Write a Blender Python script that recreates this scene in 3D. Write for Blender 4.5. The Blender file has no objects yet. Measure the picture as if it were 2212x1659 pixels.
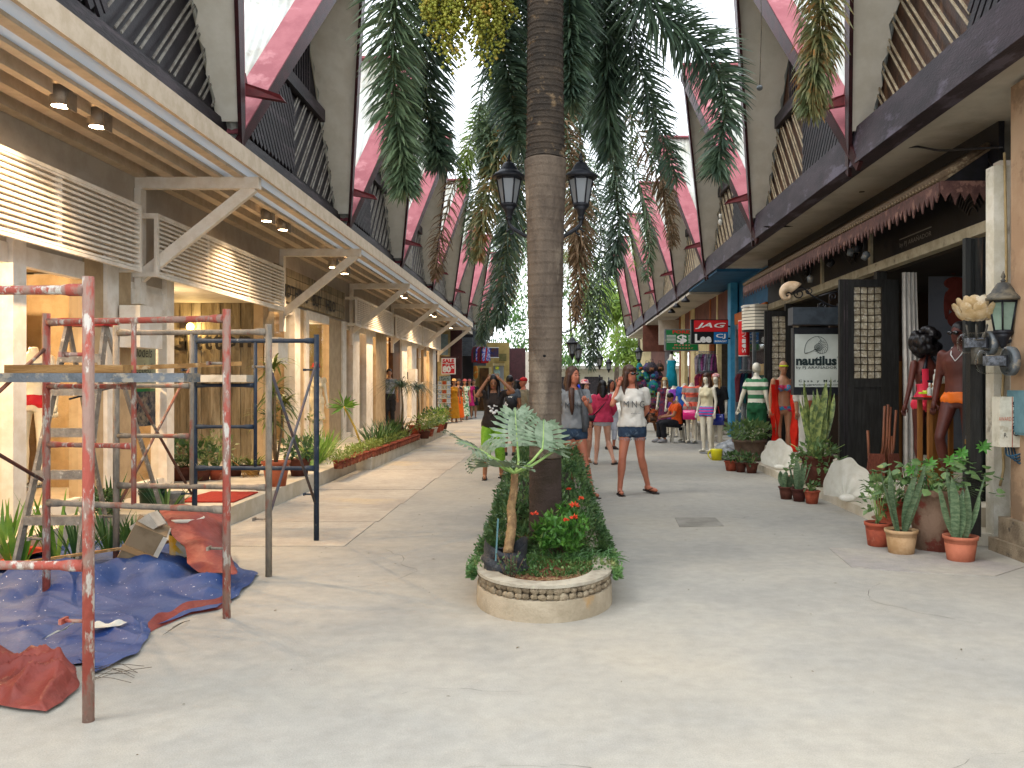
import bpy, bmesh, math, random
from mathutils import Vector, Matrix, Quaternion
from math import sin, cos, pi, radians
random.seed(7)
SC = bpy.context.scene
COL = SC.collection
# ---------------------------------------------------------------- camera, sky, sun, exposure
F = 1878.0; VX = 1190.0; VY = 828.0; CH = 1.52     # measured on the photograph at 2212 x 1659
cam = bpy.data.cameras.new('camera'); camo = bpy.data.objects.new('camera', cam); COL.objects.link(camo)
camo.location = (0, 0, CH); camo.rotation_euler = (pi/2, 0, 0)
cam.sensor_width = 36; cam.lens = 36*F/2212; cam.shift_x = -(VX-1106)/2212; cam.shift_y = -(829.5-VY)/2212
cam.clip_start = 0.05; cam.clip_end = 900
SC.camera = camo
SUN_EL, SUN_AZ = radians(52), radians(-118)         # azimuth from +Y, clockwise positive
w = bpy.data.worlds.new('World'); SC.world = w; w.use_nodes = True
nt = w.node_tree; bg = nt.nodes['Background']
sky = nt.nodes.new('ShaderNodeTexSky'); sky.sky_type = 'NISHITA'; sky.sun_disc = False
sky.sun_elevation = SUN_EL; sky.sun_rotation = SUN_AZ; sky.dust_density = 2; sky.air_density = 1.0; sky.ozone_density = 1.0
hs = nt.nodes.new('ShaderNodeHueSaturation'); hs.inputs['Saturation'].default_value = 0.42
# thin white haze over the blue sky
cl = nt.nodes.new('ShaderNodeMix'); cl.data_type = 'RGBA'; cl.inputs['Factor'].default_value = 0.6; cl.inputs[7].default_value = (12.5, 13.2, 14.0, 1)
nt.links.new(sky.outputs[0], hs.inputs['Color']); nt.links.new(hs.outputs[0], cl.inputs[6]); nt.links.new(cl.outputs[2], bg.inputs['Color'])
bg.inputs['Strength'].default_value = 0.15
sl = bpy.data.lights.new('sun', 'SUN'); slo = bpy.data.objects.new('sun', sl); COL.objects.link(slo)
sl.energy = 0.5; sl.angle = radians(16); sl.color = (1.0, 0.95, 0.87)
sd = Vector((sin(SUN_AZ)*cos(SUN_EL), cos(SUN_AZ)*cos(SUN_EL), sin(SUN_EL)))
slo.rotation_euler = sd.to_track_quat('Z', 'Y').to_euler(); slo.location = (0, 0, 30)
vs = SC.view_settings; vs.view_transform = 'Standard'; vs.look = 'None'; vs.exposure = 0.98; vs.gamma = 1; vs.use_curve_mapping = False
SC.render.engine = 'CYCLES'; SC.cycles.use_denoising = True; SC.cycles.max_bounces = 7; SC.cycles.transparent_max_bounces = 14
SC.cycles.diffuse_bounces = 4; SC.cycles.glossy_bounces = 3; SC.cycles.caustics_reflective = False; SC.cycles.caustics_refractive = False
SC.cycles.sample_clamp_indirect = 6

def W(px, py, Y): return Vector(((px-VX)*Y/F, Y, CH-(py-VY)*Y/F))
def G(px, py, z=0):
    Y = (CH-z)*F/(py-VY); return Vector(((px-VX)*Y/F, Y, z))

# ---------------------------------------------------------------- colours and materials
def H(h):
    r = [int(h[i:i+2], 16)/255 for i in (0, 2, 4)]
    return tuple(c/12.92 if c <= .04045 else ((c+.055)/1.055)**2.4 for c in r)
MATS = {}
def M(name, c, c2=None, sc=6, rough=.8, bump=0, bsc=60, metal=0, stretch=(1, 1, 1), lo=.42, hi=.6, world=False, spec=.3,
      c3=None, sc3=2.0, lo3=.55, hi3=.62, emit=0, alpha=1, trans=0, coat=0, rnd=0, grain=0):
    if name in MATS: return MATS[name]
    if isinstance(c, str): c = H(c)
    if isinstance(c2, str): c2 = H(c2)
    if isinstance(c3, str): c3 = H(c3)
    m = bpy.data.materials.new(name); m.use_nodes = True; MATS[name] = m
    n = m.node_tree.nodes; l = m.node_tree.links; b = n['Principled BSDF']
    b.inputs['Base Color'].default_value = (*c, 1); b.inputs['Roughness'].default_value = rough
    b.inputs['Metallic'].default_value = metal; b.inputs['Specular IOR Level'].default_value = spec
    if coat: b.inputs['Coat Weight'].default_value = coat
    if world: tc = n.new('ShaderNodeNewGeometry').outputs['Position']
    else: tc = n.new('ShaderNodeTexCoord').outputs['Object']
    mp = n.new('ShaderNodeMapping'); mp.inputs['Scale'].default_value = stretch; l.new(tc, mp.inputs[0])
    out = None
    def noise(s, det=6):
        t = n.new('ShaderNodeTexNoise'); t.inputs['Scale'].default_value = s; t.inputs['Detail'].default_value = det
        t.inputs['Roughness'].default_value = .65; l.new(mp.outputs[0], t.inputs['Vector']); return t.outputs['Fac']
    def ramp(fac, a, bb):
        r = n.new('ShaderNodeMapRange'); r.inputs['From Min'].default_value = a; r.inputs['From Max'].default_value = bb
        l.new(fac, r.inputs['Value']); return r.outputs[0]
    def mix(fac, A, B):
        x = n.new('ShaderNodeMix'); x.data_type = 'RGBA'; l.new(fac, x.inputs['Factor'])
        for s, v in ((x.inputs[6], A), (x.inputs[7], B)):
            if isinstance(v, tuple): s.default_value = (*v, 1)
            else: l.new(v, s)
        return x.outputs[2]
    if c2 is not None:
        out = mix(ramp(noise(sc), lo, hi), c, c2)
        if c3 is not None: out = mix(ramp(noise(sc3), lo3, hi3), out, c3)
    if grain and out is not None:
        g1 = ramp(noise(150, 2), .3, .7); g2 = n.new('ShaderNodeMapRange'); g2.inputs['To Min'].default_value = 1-grain; g2.inputs['To Max'].default_value = 1+grain*.6; l.new(g1, g2.inputs['Value'])
        g3 = n.new('ShaderNodeMapRange'); g3.inputs['From Min'].default_value = .35; g3.inputs['From Max'].default_value = .65; g3.inputs['To Min'].default_value = 1-grain*.7; g3.inputs['To Max'].default_value = 1+grain*.3; l.new(noise(9, 8), g3.inputs['Value'])
        mu = n.new('ShaderNodeMath'); mu.operation = 'MULTIPLY'; l.new(g2.outputs[0], mu.inputs[0]); l.new(g3.outputs[0], mu.inputs[1])
        hv = n.new('ShaderNodeHueSaturation'); l.new(mu.outputs[0], hv.inputs['Value']); l.new(out, hv.inputs['Color']); out = hv.outputs[0]
    if rnd:
        oi = n.new('ShaderNodeObjectInfo'); hv = n.new('ShaderNodeHueSaturation')
        mr = n.new('ShaderNodeMapRange'); l.new(oi.outputs['Random'], mr.inputs['Value'])
        mr.inputs['To Min'].default_value = 1-rnd; mr.inputs['To Max'].default_value = 1+rnd
        l.new(mr.outputs[0], hv.inputs['Value'])
        if out is None: hv.inputs['Color'].default_value = (*c, 1)
        else: l.new(out, hv.inputs['Color'])
        out = hv.outputs[0]
    if out is not None: l.new(out, b.inputs['Base Color'])
    if bump:
        bp = n.new('ShaderNodeBump'); bp.inputs['Strength'].default_value = min(1, bump); bp.inputs['Distance'].default_value = .02*max(1, bump)
        l.new(noise(bsc, 3), bp.inputs['Height']); l.new(bp.outputs[0], b.inputs['Normal'])
    if emit:
        b.inputs['Emission Color'].default_value = (*c, 1); b.inputs['Emission Strength'].default_value = emit
    if trans:   # thin translucent sheet or leaf
        mo = n['Material Output']; tr = n.new('ShaderNodeBsdfTranslucent'); mx = n.new('ShaderNodeMixShader'); mx.inputs[0].default_value = trans
        if out is not None: l.new(out, tr.inputs['Color'])
        else: tr.inputs['Color'].default_value = (*c, 1)
        l.new(b.outputs[0], mx.inputs[1]); l.new(tr.outputs[0], mx.inputs[2]); l.new(mx.outputs[0], mo.inputs['Surface'])
    return m
def glass(name, tint=(.9, .93, .92), amt=.12):
    m = bpy.data.materials.new(name); m.use_nodes = True; n = m.node_tree.nodes; l = m.node_tree.links
    n.remove(n['Principled BSDF']); t = n.new('ShaderNodeBsdfTransparent'); t.inputs[0].default_value = (*tint, 1)
    g = n.new('ShaderNodeBsdfGlossy'); g.inputs['Roughness'].default_value = .03
    f = n.new('ShaderNodeLayerWeight'); f.inputs[0].default_value = .5; pw = n.new('ShaderNodeMath'); pw.operation = 'POWER'; pw.inputs[1].default_value = 4.5; l.new(f.outputs['Facing'], pw.inputs[0])
    ad = n.new('ShaderNodeMath'); ad.operation = 'MULTIPLY_ADD'; ad.inputs[1].default_value = .8; ad.inputs[2].default_value = amt*.3
    l.new(pw.outputs[0], ad.inputs[0]); mx = n.new('ShaderNodeMixShader'); l.new(ad.outputs[0], mx.inputs[0])
    l.new(t.outputs[0], mx.inputs[1]); l.new(g.outputs[0], mx.inputs[2]); l.new(mx.outputs[0], n['Material Output'].inputs[0])
    MATS[name] = m; return m

# ---------------------------------------------------------------- mesh helpers
class MB:
    def __init__(s): s.v = []; s.f = []; s.m = []; s.smooth = []
    def add(s, vs, fs, mi=0, sm=False):
        o = len(s.v); s.v += [tuple(p) for p in vs]; s.f += [tuple(i+o for i in f) for f in fs]; s.m += [mi]*len(fs); s.smooth += [sm]*len(fs); return s
    def box(s, x0, x1, y0, y1, z0, z1, mi=0, rot=None, piv=None):
        vs = [Vector((x, y, z)) for x in (x0, x1) for y in (y0, y1) for z in (z0, z1)]
        if rot is not None:
            pv = Vector(piv) if piv is not None else Vector(((x0+x1)/2, (y0+y1)/2, (z0+z1)/2))
            vs = [rot @ (p-pv) + pv for p in vs]
        return s.add(vs, [(0, 1, 3, 2), (4, 6, 7, 5), (0, 4, 5, 1), (2, 3, 7, 6), (0, 2, 6, 4), (1, 5, 7, 3)], mi)
    def bar(s, a, b, w, h, up=(0, 0, 1), mi=0):
        a = Vector(a); b = Vector(b); t = (b-a).normalized(); u = Vector(up); r = t.cross(u)
        if r.length < 1e-4: r = t.cross(Vector((1, 0, 0)))
        r.normalize(); u = r.cross(t).normalized()
        vs = [c + r*(i*w/2) + u*(j*h/2) for c in (a, b) for i, j in ((-1, -1), (1, -1), (1, 1), (-1, 1))]
        return s.add(vs, [(0, 3, 2, 1), (4, 5, 6, 7), (0, 1, 5, 4), (1, 2, 6, 5), (2, 3, 7, 6), (3, 0, 4, 7)], mi)
    def prism(s, poly, d, mi=0):      # poly: 3D points, d: extrusion vector
        n = len(poly); d = Vector(d); vs = [Vector(p) for p in poly] + [Vector(p)+d for p in poly]
        return s.add(vs, [tuple(range(n-1, -1, -1)), tuple(range(n, 2*n))] + [(i, (i+1) % n, (i+1) % n+n, i+n) for i in range(n)], mi)
    def rings(s, rs, mi=0, cap=True, sm=True):
        n = len(rs[0]); vs = [p for r in rs for p in r]; fs = []
        for k in range(len(rs)-1):
            for i in range(n):
                j = (i+1) % n; fs.append((k*n+i, k*n+j, (k+1)*n+j, (k+1)*n+i))
        if cap: fs.append(tuple(range(n-1, -1, -1))); fs.append(tuple(range((len(rs)-1)*n, len(rs)*n)))
        return s.add(vs, fs, mi, sm)
    def tube(s, pts, r, n=8, mi=0, cap=True, sm=True):
        pts = [Vector(p) for p in pts]; R = r if isinstance(r, (list, tuple)) else [r]*len(pts); rs = []; u = None
        for i, p in enumerate(pts):
            t = (pts[min(i+1, len(pts)-1)]-pts[max(i-1, 0)]).normalized()
            if u is None: u = t.cross(Vector((.3, .9, .1)) if abs(t.y) < .8 else Vector((1, 0, 0))).normalized()
            u = (u - t*u.dot(t)).normalized(); v = t.cross(u)
            rs.append([p+(u*cos(2*pi*k/n)+v*sin(2*pi*k/n))*R[i] for k in range(n)])
        return s.rings(rs, mi, cap, sm)
    def lathe(s, prof, n=20, c=(0, 0, 0), mi=0, sm=True, cap=True, flute=0, fn=0):
        c = Vector(c); rs = []
        for r, z in prof:
            rs.append([c+Vector((r*(1+(flute*(i % 2) if fn else 0))*cos(2*pi*i/n), r*(1+(flute*(i % 2) if fn else 0))*sin(2*pi*i/n), z)) for i in range(n)])
        return s.rings(rs, mi, cap, sm)
    def ell(s, c, rx, ry, rz, n=12, m=8, mi=0, rot=None, sm=True):
        c = Vector(c); rs = []
        for j in range(m+1):
            th = pi*j/m; k = max(sin(th), .02)
            ring = [Vector((rx*k*cos(2*pi*i/n), ry*k*sin(2*pi*i/n), -rz*cos(th))) for i in range(n)]
            if rot is not None: ring = [rot @ p for p in ring]
            rs.append([c+p for p in ring])
        return s.rings(rs, mi, True, sm)
    def loft(s, secs, n=14, mi=0, sm=True, pw=2.0, yaw=0):   # secs: (x,y,z,rx,ry)
        rs = []
        for x, y, z, rx, ry in secs:
            r = []
            for i in range(n):
                a = 2*pi*i/n; cx = math.copysign(abs(cos(a))**(2/pw), cos(a))*rx; cy = math.copysign(abs(sin(a))**(2/pw), sin(a))*ry
                r.append(Vector((x+cx*cos(yaw)-cy*sin(yaw), y+cx*sin(yaw)+cy*cos(yaw), z)))
            rs.append(r)
        return s.rings(rs, mi, True, sm)
    def grid(s, P, mi=0, sm=True):     # P[i][j] points
        a = len(P); b = len(P[0]); vs = [p for r in P for p in r]
        return s.add(vs, [(i*b+j, i*b+j+1, (i+1)*b+j+1, (i+1)*b+j) for i in range(a-1) for j in range(b-1)], mi, sm)
    def strip(s, pts, ws, side, mi=0):  # flat tapering strip
        vs = []; fs = []
        for p, wd in zip(pts, ws): vs += [p-side*wd/2, p+side*wd/2]
        for i in range(len(pts)-1): fs.append((2*i, 2*i+1, 2*i+3, 2*i+2))
        return s.add(vs, fs, mi, True)
    def mesh(s, name, mats):
        me = bpy.data.meshes.new(name); me.from_pydata(s.v, [], s.f)
        for m in (mats if isinstance(mats, (list, tuple)) else [mats]): me.materials.append(m)
        me.polygons.foreach_set('material_index', s.m); me.polygons.foreach_set('use_smooth', s.smooth); me.update(); return me
    def build(s, name, mats, parent=None, loc=(0, 0, 0), rot=None, kind=None, label=None):
        return ob(name, s.mesh(name, mats), parent, loc, rot, kind, label)
def ob(name, me, parent=None, loc=(0, 0, 0), rot=None, kind=None, label=None):
    o = bpy.data.objects.new(name, me); COL.objects.link(o); o.location = loc
    if rot is not None: o.rotation_euler = rot
    if parent is not None: o.parent = parent
    if kind: o['kind'] = kind
    if label: o['label'] = label
    return o
def thing(name, label, cat, loc=(0, 0, 0), rz=0, group=None):
    o = bpy.data.objects.new(name, None); COL.objects.link(o); o.location = loc; o.rotation_euler = (0, 0, rz); o.empty_display_size = .1
    return tag(o, label, cat, group)
def tag(o, label, cat, group=None):
    o['label'] = label; o['category'] = cat
    if group: o['group'] = group
    return o
def attach(o, root):      # keep where it stands in the world
    o.parent = root
    o.matrix_local = Matrix.LocRotScale(root.location, root.rotation_euler, root.scale).inverted() @ Matrix.LocRotScale(o.location, o.rotation_euler, o.scale)
    return o
def part(root, name, mb, mat, kind=None, label=None): return attach(mb.build(name, mat, kind=kind, label=label), root)
def copy_tree(o, parent=None):
    c = o.copy(); COL.objects.link(c); c.parent = parent
    for ch in KIDS.get(o.name, []) or [x for x in bpy.data.objects if x.parent == o]: copy_tree(ch, c)
    return c
KIDS = {}
def dup(o, label, loc, rz=None, sc=None):
    c = copy_tree(o); c.location = loc; c['label'] = label
    if rz is not None: c.rotation_euler[2] = rz
    if sc is not None: c.scale = (sc, sc, sc)
    return c
def evalmesh(o):
    dg = bpy.context.evaluated_depsgraph_get(); dg.update()
    return bpy.data.meshes.new_from_object(o.evaluated_get(dg))
def remesh(mb, vox, mat, name='m', smooth=3):
    me = mb.mesh(name, mat); o = bpy.data.objects.new('tmp', me); COL.objects.link(o)
    r = o.modifiers.new('r', 'REMESH'); r.mode = 'VOXEL'; r.voxel_size = vox; r.use_smooth_shade = True
    if smooth: q = o.modifiers.new('s', 'SMOOTH'); q.iterations = smooth; q.factor = .5
    nm = evalmesh(o); bpy.data.objects.remove(o); nm.name = name
    nm.materials.clear(); nm.materials.append(mat); return nm
def textmesh(s, w, h, mat, ext=.004, bold=0, name='lettering', shear=0, space=1.0):
    cu = bpy.data.curves.new(name, 'FONT'); cu.body = s; cu.align_x = 'CENTER'; cu.align_y = 'CENTER'; cu.resolution_u = 2
    cu.offset = bold; cu.shear = shear; cu.space_character = space; cu.extrude = 0
    o = bpy.data.objects.new('tmp', cu); COL.objects.link(o); me = evalmesh(o); bpy.data.objects.remove(o)
    xs = [v.co.x for v in me.vertices]; ys = [v.co.y for v in me.vertices]
    x0, x1, y0, y1 = min(xs), max(xs), min(ys), max(ys)
    for v in me.vertices:
        v.co.x = (v.co.x-(x0+x1)/2)*w/(x1-x0); v.co.y = (v.co.y-(y0+y1)/2)*h/(y1-y0)
    me.materials.clear(); me.materials.append(mat); me.name = name; return me
def text(s, w, h, mat, loc, parent=None, face='cam', name='lettering', **k):
    me = textmesh(s, w, h, mat, name=name, **k)
    rot = {'cam': (pi/2, 0, 0), 'east': (pi/2, 0, pi/2), 'west': (pi/2, 0, -pi/2)}[face]
    return ob(name, me, parent, loc, rot)
def cr(pts, n=6):   # Catmull-Rom through points
    P = [Vector(p) for p in pts]; P = [P[0]*2-P[1]] + P + [P[-1]*2-P[-2]]; out = []
    for i in range(1, len(P)-2):
        for k in range(n):
            t = k/n; a, b, c, d = P[i-1:i+3]
            out.append(.5*((2*b)+(c-a)*t+(2*a-5*b+4*c-d)*t*t+(3*b-a-3*c+d)*t**3))
    out.append(P[-2]); return out
RN = random.Random(3)
def rv(a=1): return Vector((RN.uniform(-a, a), RN.uniform(-a, a), RN.uniform(-a, a)))

# palette
concrete = M('street_concrete', '9d998f', '918e86', sc=.7, rough=.9, bump=.25, bsc=90, world=True, c3='a69e8e', sc3=.3, lo3=.45, hi3=.7, grain=.14)
kerbm = M('kerb_concrete', 'b3ab9c', '8a8274', sc=5, rough=.9, bump=.4, bsc=50, world=True)
stepm = M('white_step', 'c4bba9', 'b3a892', sc=2.5, rough=.8, bump=.2, world=True, c3='8a8474', sc3=4, lo3=.6, hi3=.8)
white = M('white_paint', 'dfd8cc', 'd2c8b8', sc=5, rough=.6, bump=.1)
beige = M('beige_paint', 'b9a68c', 'ab987e', sc=5, rough=.65, bump=.1)
grayw = M('grey_soffit_paint', 'b0a698', 'a59a8b', sc=3, rough=.8, bump=.08)
darkw = M('dark_timber', '2b2326', '1c181c', sc=8, rough=.55, bump=.3, stretch=(1, .15, 1), c3='40363a', sc3=4)
blackw = M('black_timber', '15130f', '23221f', sc=10, rough=.5, bump=.3, stretch=(3, 3, .3))
brownw = M('brown_timber', '4a3020', '2e1d13', sc=5, rough=.5, bump=.3, stretch=(1, 1, .4), c3='6a4a30', sc3=3)
battl = M('pale_batten', '8f8a80', '6f675e', sc=9, rough=.6, bump=.2)
battr = M('cream_batten', 'a89a80', '8a7a62', sc=9, rough=.6, bump=.2)
pink = M('faded_red_flashing', '9c5a60', '8e4c53', sc=3, rough=.65, bump=.15, c3='b07478', sc3=1.3)
maroon = M('maroon_board', '3a1619', '2a1114', sc=6, rough=.5, bump=.2)
soffp = M('eave_plywood', 'dad3c4', 'cfc7b6', sc=2.5, rough=.85, bump=.1, c3='b3aa98', sc3=1.2, lo3=.6, hi3=.8)
roofm = M('corrugated_iron', 'b8bab4', '9c9a8e', sc=1.2, rough=.5, metal=.25, bump=.1, stretch=(1, 1, 1), c3='8a7a62', sc3=3, lo3=.6, hi3=.75)
blackm = M('black_iron', '14151a', '202228', sc=12, rough=.45, bump=.2)
frost = M('frosted_glass', 'a9adb0', rough=.35, trans=.5)
terra = M('terracotta', '9a4a33', '7f3a28', sc=6, rough=.8, bump=.2, c3='b07058', sc3=4)
terrab = M('dark_terracotta', '5a3226', '46251c', sc=6, rough=.8, bump=.2)
tanpot = M('tan_pot', 'a98a66', '94744f', sc=6, rough=.8, bump=.2)
soil = M('soil', '4a2f22', '33211a', sc=20, rough=1, bump=.8)
redsoil = M('red_soil', '7a4630', '5a3a28', sc=14, rough=1, bump=.8)
wg = glass('window_glass')
# ================================================================ ground
mb = MB(); mb.grid([[Vector((x, y, 0)) for y in (-12, 0, 12, 30, 60, 120, 400)] for x in (-300, -60, -9, 0, 9, 60, 300)], sm=False)
street = mb.build('street', concrete, kind='structure')
# paving slabs beside the kerb, joints open
slabm = M('paving_slab', 'aca496', '9c9488', sc=.9, rough=.9, bump=.3, bsc=80, world=True, c3='b0a28a', sc3=.5, grain=.17)
sme = MB().box(0, 1.5, 0, 1.42, -.05, .006).mesh('slab', slabm)
for i in range(15):
    o = ob('slab', sme, street, (-3.42+.028*i+RN.uniform(-.004, .004), 8.1+1.435*i, RN.uniform(-.002, .002)))
# patch covers and scuffed cement patches
pm = M('cement_patch', '8f8a80', '7a756b', sc=3, rough=.95, bump=.4, world=True)
p = G(1510, 1129)
MB().prism([G(1458, 1119), G(1468, 1139), G(1564, 1137), G(1545, 1119)], (0, 0, .006)).build('cover', pm, street)
patchm = M('scuffed_cement', 'a29b8e', '96908a', sc=1, rough=.95, bump=.3, world=True, grain=.17)
MB().prism([G(1790, 1184), G(1840, 1226), G(1905, 1232), G(1990, 1238), G(2150, 1245), G(2212, 1225), G(2000, 1190)], (0, 0, .005)).build('patch', patchm, street)
# hairline cracks and tyre-dark scuffs
mb = MB(); RC = random.Random(11)
for (x, y, a, n_) in ((1.2, 3.2, .3, 26), (-1.4, 6.5, 1.2, 30), (2.6, 5.6, 2.6, 24), (1.9, 9.5, .2, 34), (-2.3, 10.5, 1.5, 40), (.2, 3.4, 2.9, 20), (2.2, 13, 1.0, 26), (-.9, 4.2, .1, 16), (-1.9, 14, 1.5, 40)):
    pts = [Vector((x, y, .0))]
    for i in range(n_): a += RC.uniform(-.45, .45); pts.append(pts[-1]+Vector((cos(a), sin(a), 0))*.06)
    mb.grid([[p+Vector((-.0016-.001*sin(i), 0, .0012)) for i, p in enumerate(pts)], [p+Vector((.0016+.001*sin(i), .001, .0012)) for i, p in enumerate(pts)]], sm=False)
mb.build('crack', M('crack_dark', '57524a', rough=1), street, kind='stuff')
# leaf litter and grit
lm = M('dry_litter', '6b5a3e', '4a3c28', sc=30, rough=1)
mb = MB()
for i in range(200):
    x, y = RN.uniform(-3.3, 3.4), RN.uniform(2.6, 22); s = RN.uniform(.002, .010)
    if abs(x+.05) < .6 and y > 5.3: continue
    a = RN.uniform(0, 6.3); d = Vector((cos(a), sin(a), 0))*s*RN.uniform(1, 2.6); e = Vector((-sin(a), cos(a), .3))*s
    c = Vector((x, y, .004)); mb.add([c-d, c+e*.6, c+d, c-e*.6+Vector((0, 0, .004))], [(0, 1, 2, 3)])
mb.build('leaf_litter', lm, kind='stuff')['label'] = 'scattered dry leaf bits and grit on the pale concrete'

# ================================================================ gabled bays
L = 5.5; AV, ZV, AP, ZP, AW = 3.62, 4.42, 2.72, 8.35, 3.87
def front(s): return Vector((-(AV+(AP-AV)*s), L/2*s, ZV+(ZP-ZV)*s))   # front roof edge, left-hand frame
def slopepts(far): return (lambda s: (front(s) if not far else Vector((front(s).x, L-front(s).y, front(s).z))))
BAYM = {}
def bay_meshes(wallm, battm, darkbm, bp=.06):
    d = {}
    for far in (0, 1):
        fp = slopepts(far); nrm = Vector((0, (1 if far else -1)*(ZP-ZV), L/2)).normalized()
        # corrugated sheet
        mb = MB(); lo, hi = [], []; a = AP+.03; k = 0
        while a < 8.4:
            s0 = max(0, (AV-a)/(AV-AP)); q = sin(2*pi*a/.105)*.013
            for lst, s in ((lo, s0), (hi, 1.0)):
                y = L/2*s; y = L-y if far else y
                lst.append(Vector((-a, y, ZV+(ZP-ZV)*s))+nrm*(.03+q))
            a += .105/5
        mb.grid([lo, hi]); d['roof', far] = mb.mesh('roof', roofm)
        # pink flashing on the roof edge
        mb = MB(); wdt = .36
        A = [fp(0)+nrm*.055, fp(1)+nrm*.055]; B = [p+Vector((-wdt, 0, 0)) for p in A]
        if far: mb.prism([A[0], A[1], B[1], B[0]], nrm*.02)
        else: mb.prism([A[0], B[0], B[1], A[1]], nrm*.02)
        d['flashing', far] = mb.mesh('flashing', pink)
        # barge board hanging below the edge
        mb = MB(); dn = -nrm*.27; e0, e1 = fp(-.075), fp(1.0)
        mb.prism([e0+nrm*.07, e1+nrm*.07, e1+dn, e0+dn*.25], Vector((-.045, 0, 0)))
        d['barge_board', far] = mb.mesh('barge_board', maroon)
        # plywood under the overhang, wavy inner edge
        mb = MB(); P = []; N = 34
        for i in range(N+1):
            s = .045+.955*i/N; o = fp(s)-nrm*.06; inner = Vector((-AW+.02-(.03*sin(i*1.9)+.012*sin(i*4.7)) , o.y, o.z)); out = o+Vector((-.04, 0, 0))
            P.append([out, inner])
        mb.grid(P, sm=False); mb.grid([[p-nrm*.015 for p in r] for r in P], sm=False)
        d['eave_panel', far] = mb.mesh('eave_panel', soffp)
    # wall behind
    mb = MB(); mb.prism([(-AW-.02, .1, ZV+.1), (-AW-.02, L-.1, ZV+.1), (-AW-.02, L/2, ZP-.1)], (-.06, 0, 0)); d['wall'] = mb.mesh('wall', wallm)
    # battens: chevrons meeting on the centre line
    bt = []; th = radians(47)
    def zroof(u): return ZV+(ZP-ZV)*(min(u, L-u)/(L/2))-.05
    for far in (0, 1):
        dirv = Vector((0, 1, 1.07)).normalized() if far else Vector((0, -1, 1.07)).normalized()
        k = 0; z = 4.66-2.9
        while z < 5.72:
            # line from centre (u=L/2, z) going outward and up
            p0 = Vector((0, L/2, z)); t0 = max(0, (4.66-z)/dirv.z); t = t0
            while t < 4:
                q = p0+dirv*t
                if q.z > zroof(q.y) or q.z > 5.86: break
                t += .02
            if t-t0 > .15:
                wd = (.024, .024, 0) if far else (.085, .075, 0)
                bt.append((p0+dirv*t0, p0+dirv*t, wd[k % 2], far))
            k += 1
            z += (.12, .27)[k % 2] if far else .165
    d['battens'] = bt
    # vertical battens above the collar
    for i in range(-6, 7):
        u = L/2+i*.13; bt.append((Vector((0, u, 6.1)), Vector((0, u, zroof(u)-.02)), .05, 0))
    mb = MB(); hw = (ZP-5.9)/(ZP-ZV)*L/2-.2
    mb.box(-AW-.01, -AW+.1, L/2-hw, L/2+hw, 5.88, 6.08); d['collar_beam'] = mb.mesh('collar_beam', darkw)
    mb = MB(); mb.box(-AW-.03, -AW+bp, -.02, L-.022, 4.18, 4.6); d['sill_beam'] = mb.mesh('sill_beam', darkbm)
    mb = MB(); mb.prism([(-3.9, -.05, 4.97), (-3.15, .02, 4.86), (-3.2, 0, 4.93), (-3.9, -.02, 5.16)], (0, .1, 0)); mb.prism([(-3.9, -.14, 5.0), (-3.62, -.14, 5.16), (-3.62, -.02, 4.96)], (0, .2, .04))
    d['spout'] = mb.mesh('spout', M('red_spout', '5c1a1c', '4a1416', sc=8, rough=.5))
    mb = MB(); mb.bar((-2.72, L/2, ZP+.07), (-8.3, L/2, ZP+.07), .26, .05); d['ridge_cap'] = mb.mesh('ridge_cap', pink)
    return d
def mirror(me):
    m2 = me.copy()
    for v in m2.vertices: v.co.x = -v.co.x
    m2.flip_normals(); return m2
def bay(D, side, loc, rz, label, group, detail, battm):
    root = thing('gabled_house', label, 'house', loc, rz, group)
    def put(n, me):
        if side > 0:
            key = ('mir', me.name)
            if key not in BAYM: BAYM[key] = mirror(me)
            me = BAYM[key]
        return ob(n, me, root)
    for far in (0, 1):
        r = put('roof', D['roof', far]); put('flashing', D['flashing', far])
        put('barge_board', D['barge_board', far]); put('eave_panel', D['eave_panel', far])
    put('ridge_cap', D['ridge_cap']); put('wall', D['wall']); put('collar_beam', D['collar_beam']); put('sill_beam', D['sill_beam']); put('spout', D['spout'])
    sx = -side
    mbj = MB()
    for a, b, wd, far in D['battens']:
        x = side*(AW+.005); o = -side*.03
        mm = MB() if detail else mbj
        A = Vector((x, a.y, a.z)); B = Vector((x, b.y, b.z))
        mm.bar(A+Vector((o, 0, 0)), B+Vector((o, 0, 0)), .03 if not far else .014, wd, up=(0, -(B-A).z, (B-A).y))
        if detail: mm.build('batten', battm if far else darkw, root)
    if not detail: mbj.build('batten', battm, root, kind='stuff')
    return root
DL = bay_meshes(M('bay_wall_dark', '2a2529', '1f1b1f', sc=6, rough=.5, bump=.2), battl, darkw)
DR = bay_meshes(brownw, battr, M('plum_beam', '3a3036', '2a2228', sc=5, rough=.6, bump=.25, stretch=(1, .3, 1), c3='57505c', sc3=3), .20)
ordw = ['over the camera end of the canopy', 'first along', 'second along', 'third along', 'fourth along', 'fifth along', 'sixth along', 'seventh along', 'eighth along']
for k in range(9):
    bay(DL, -1, (0, 4.76+L*k, 0), 0, 'dark timber gable above the white canopy, '+ordw[k], 'dark gables above the white shopfront', k < 3, battl)
for k in range(8):
    Y0 = 5.2+L*k
    bay(DR, 1, (.015*(Y0-10.7), Y0, 0), -.015, 'brown battened gable over the grey soffit, '+ordw[k].replace('over the camera end of the canopy', 'closest to the camera'), 'brown gables above the dark shops', k < 3, battr)

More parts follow.
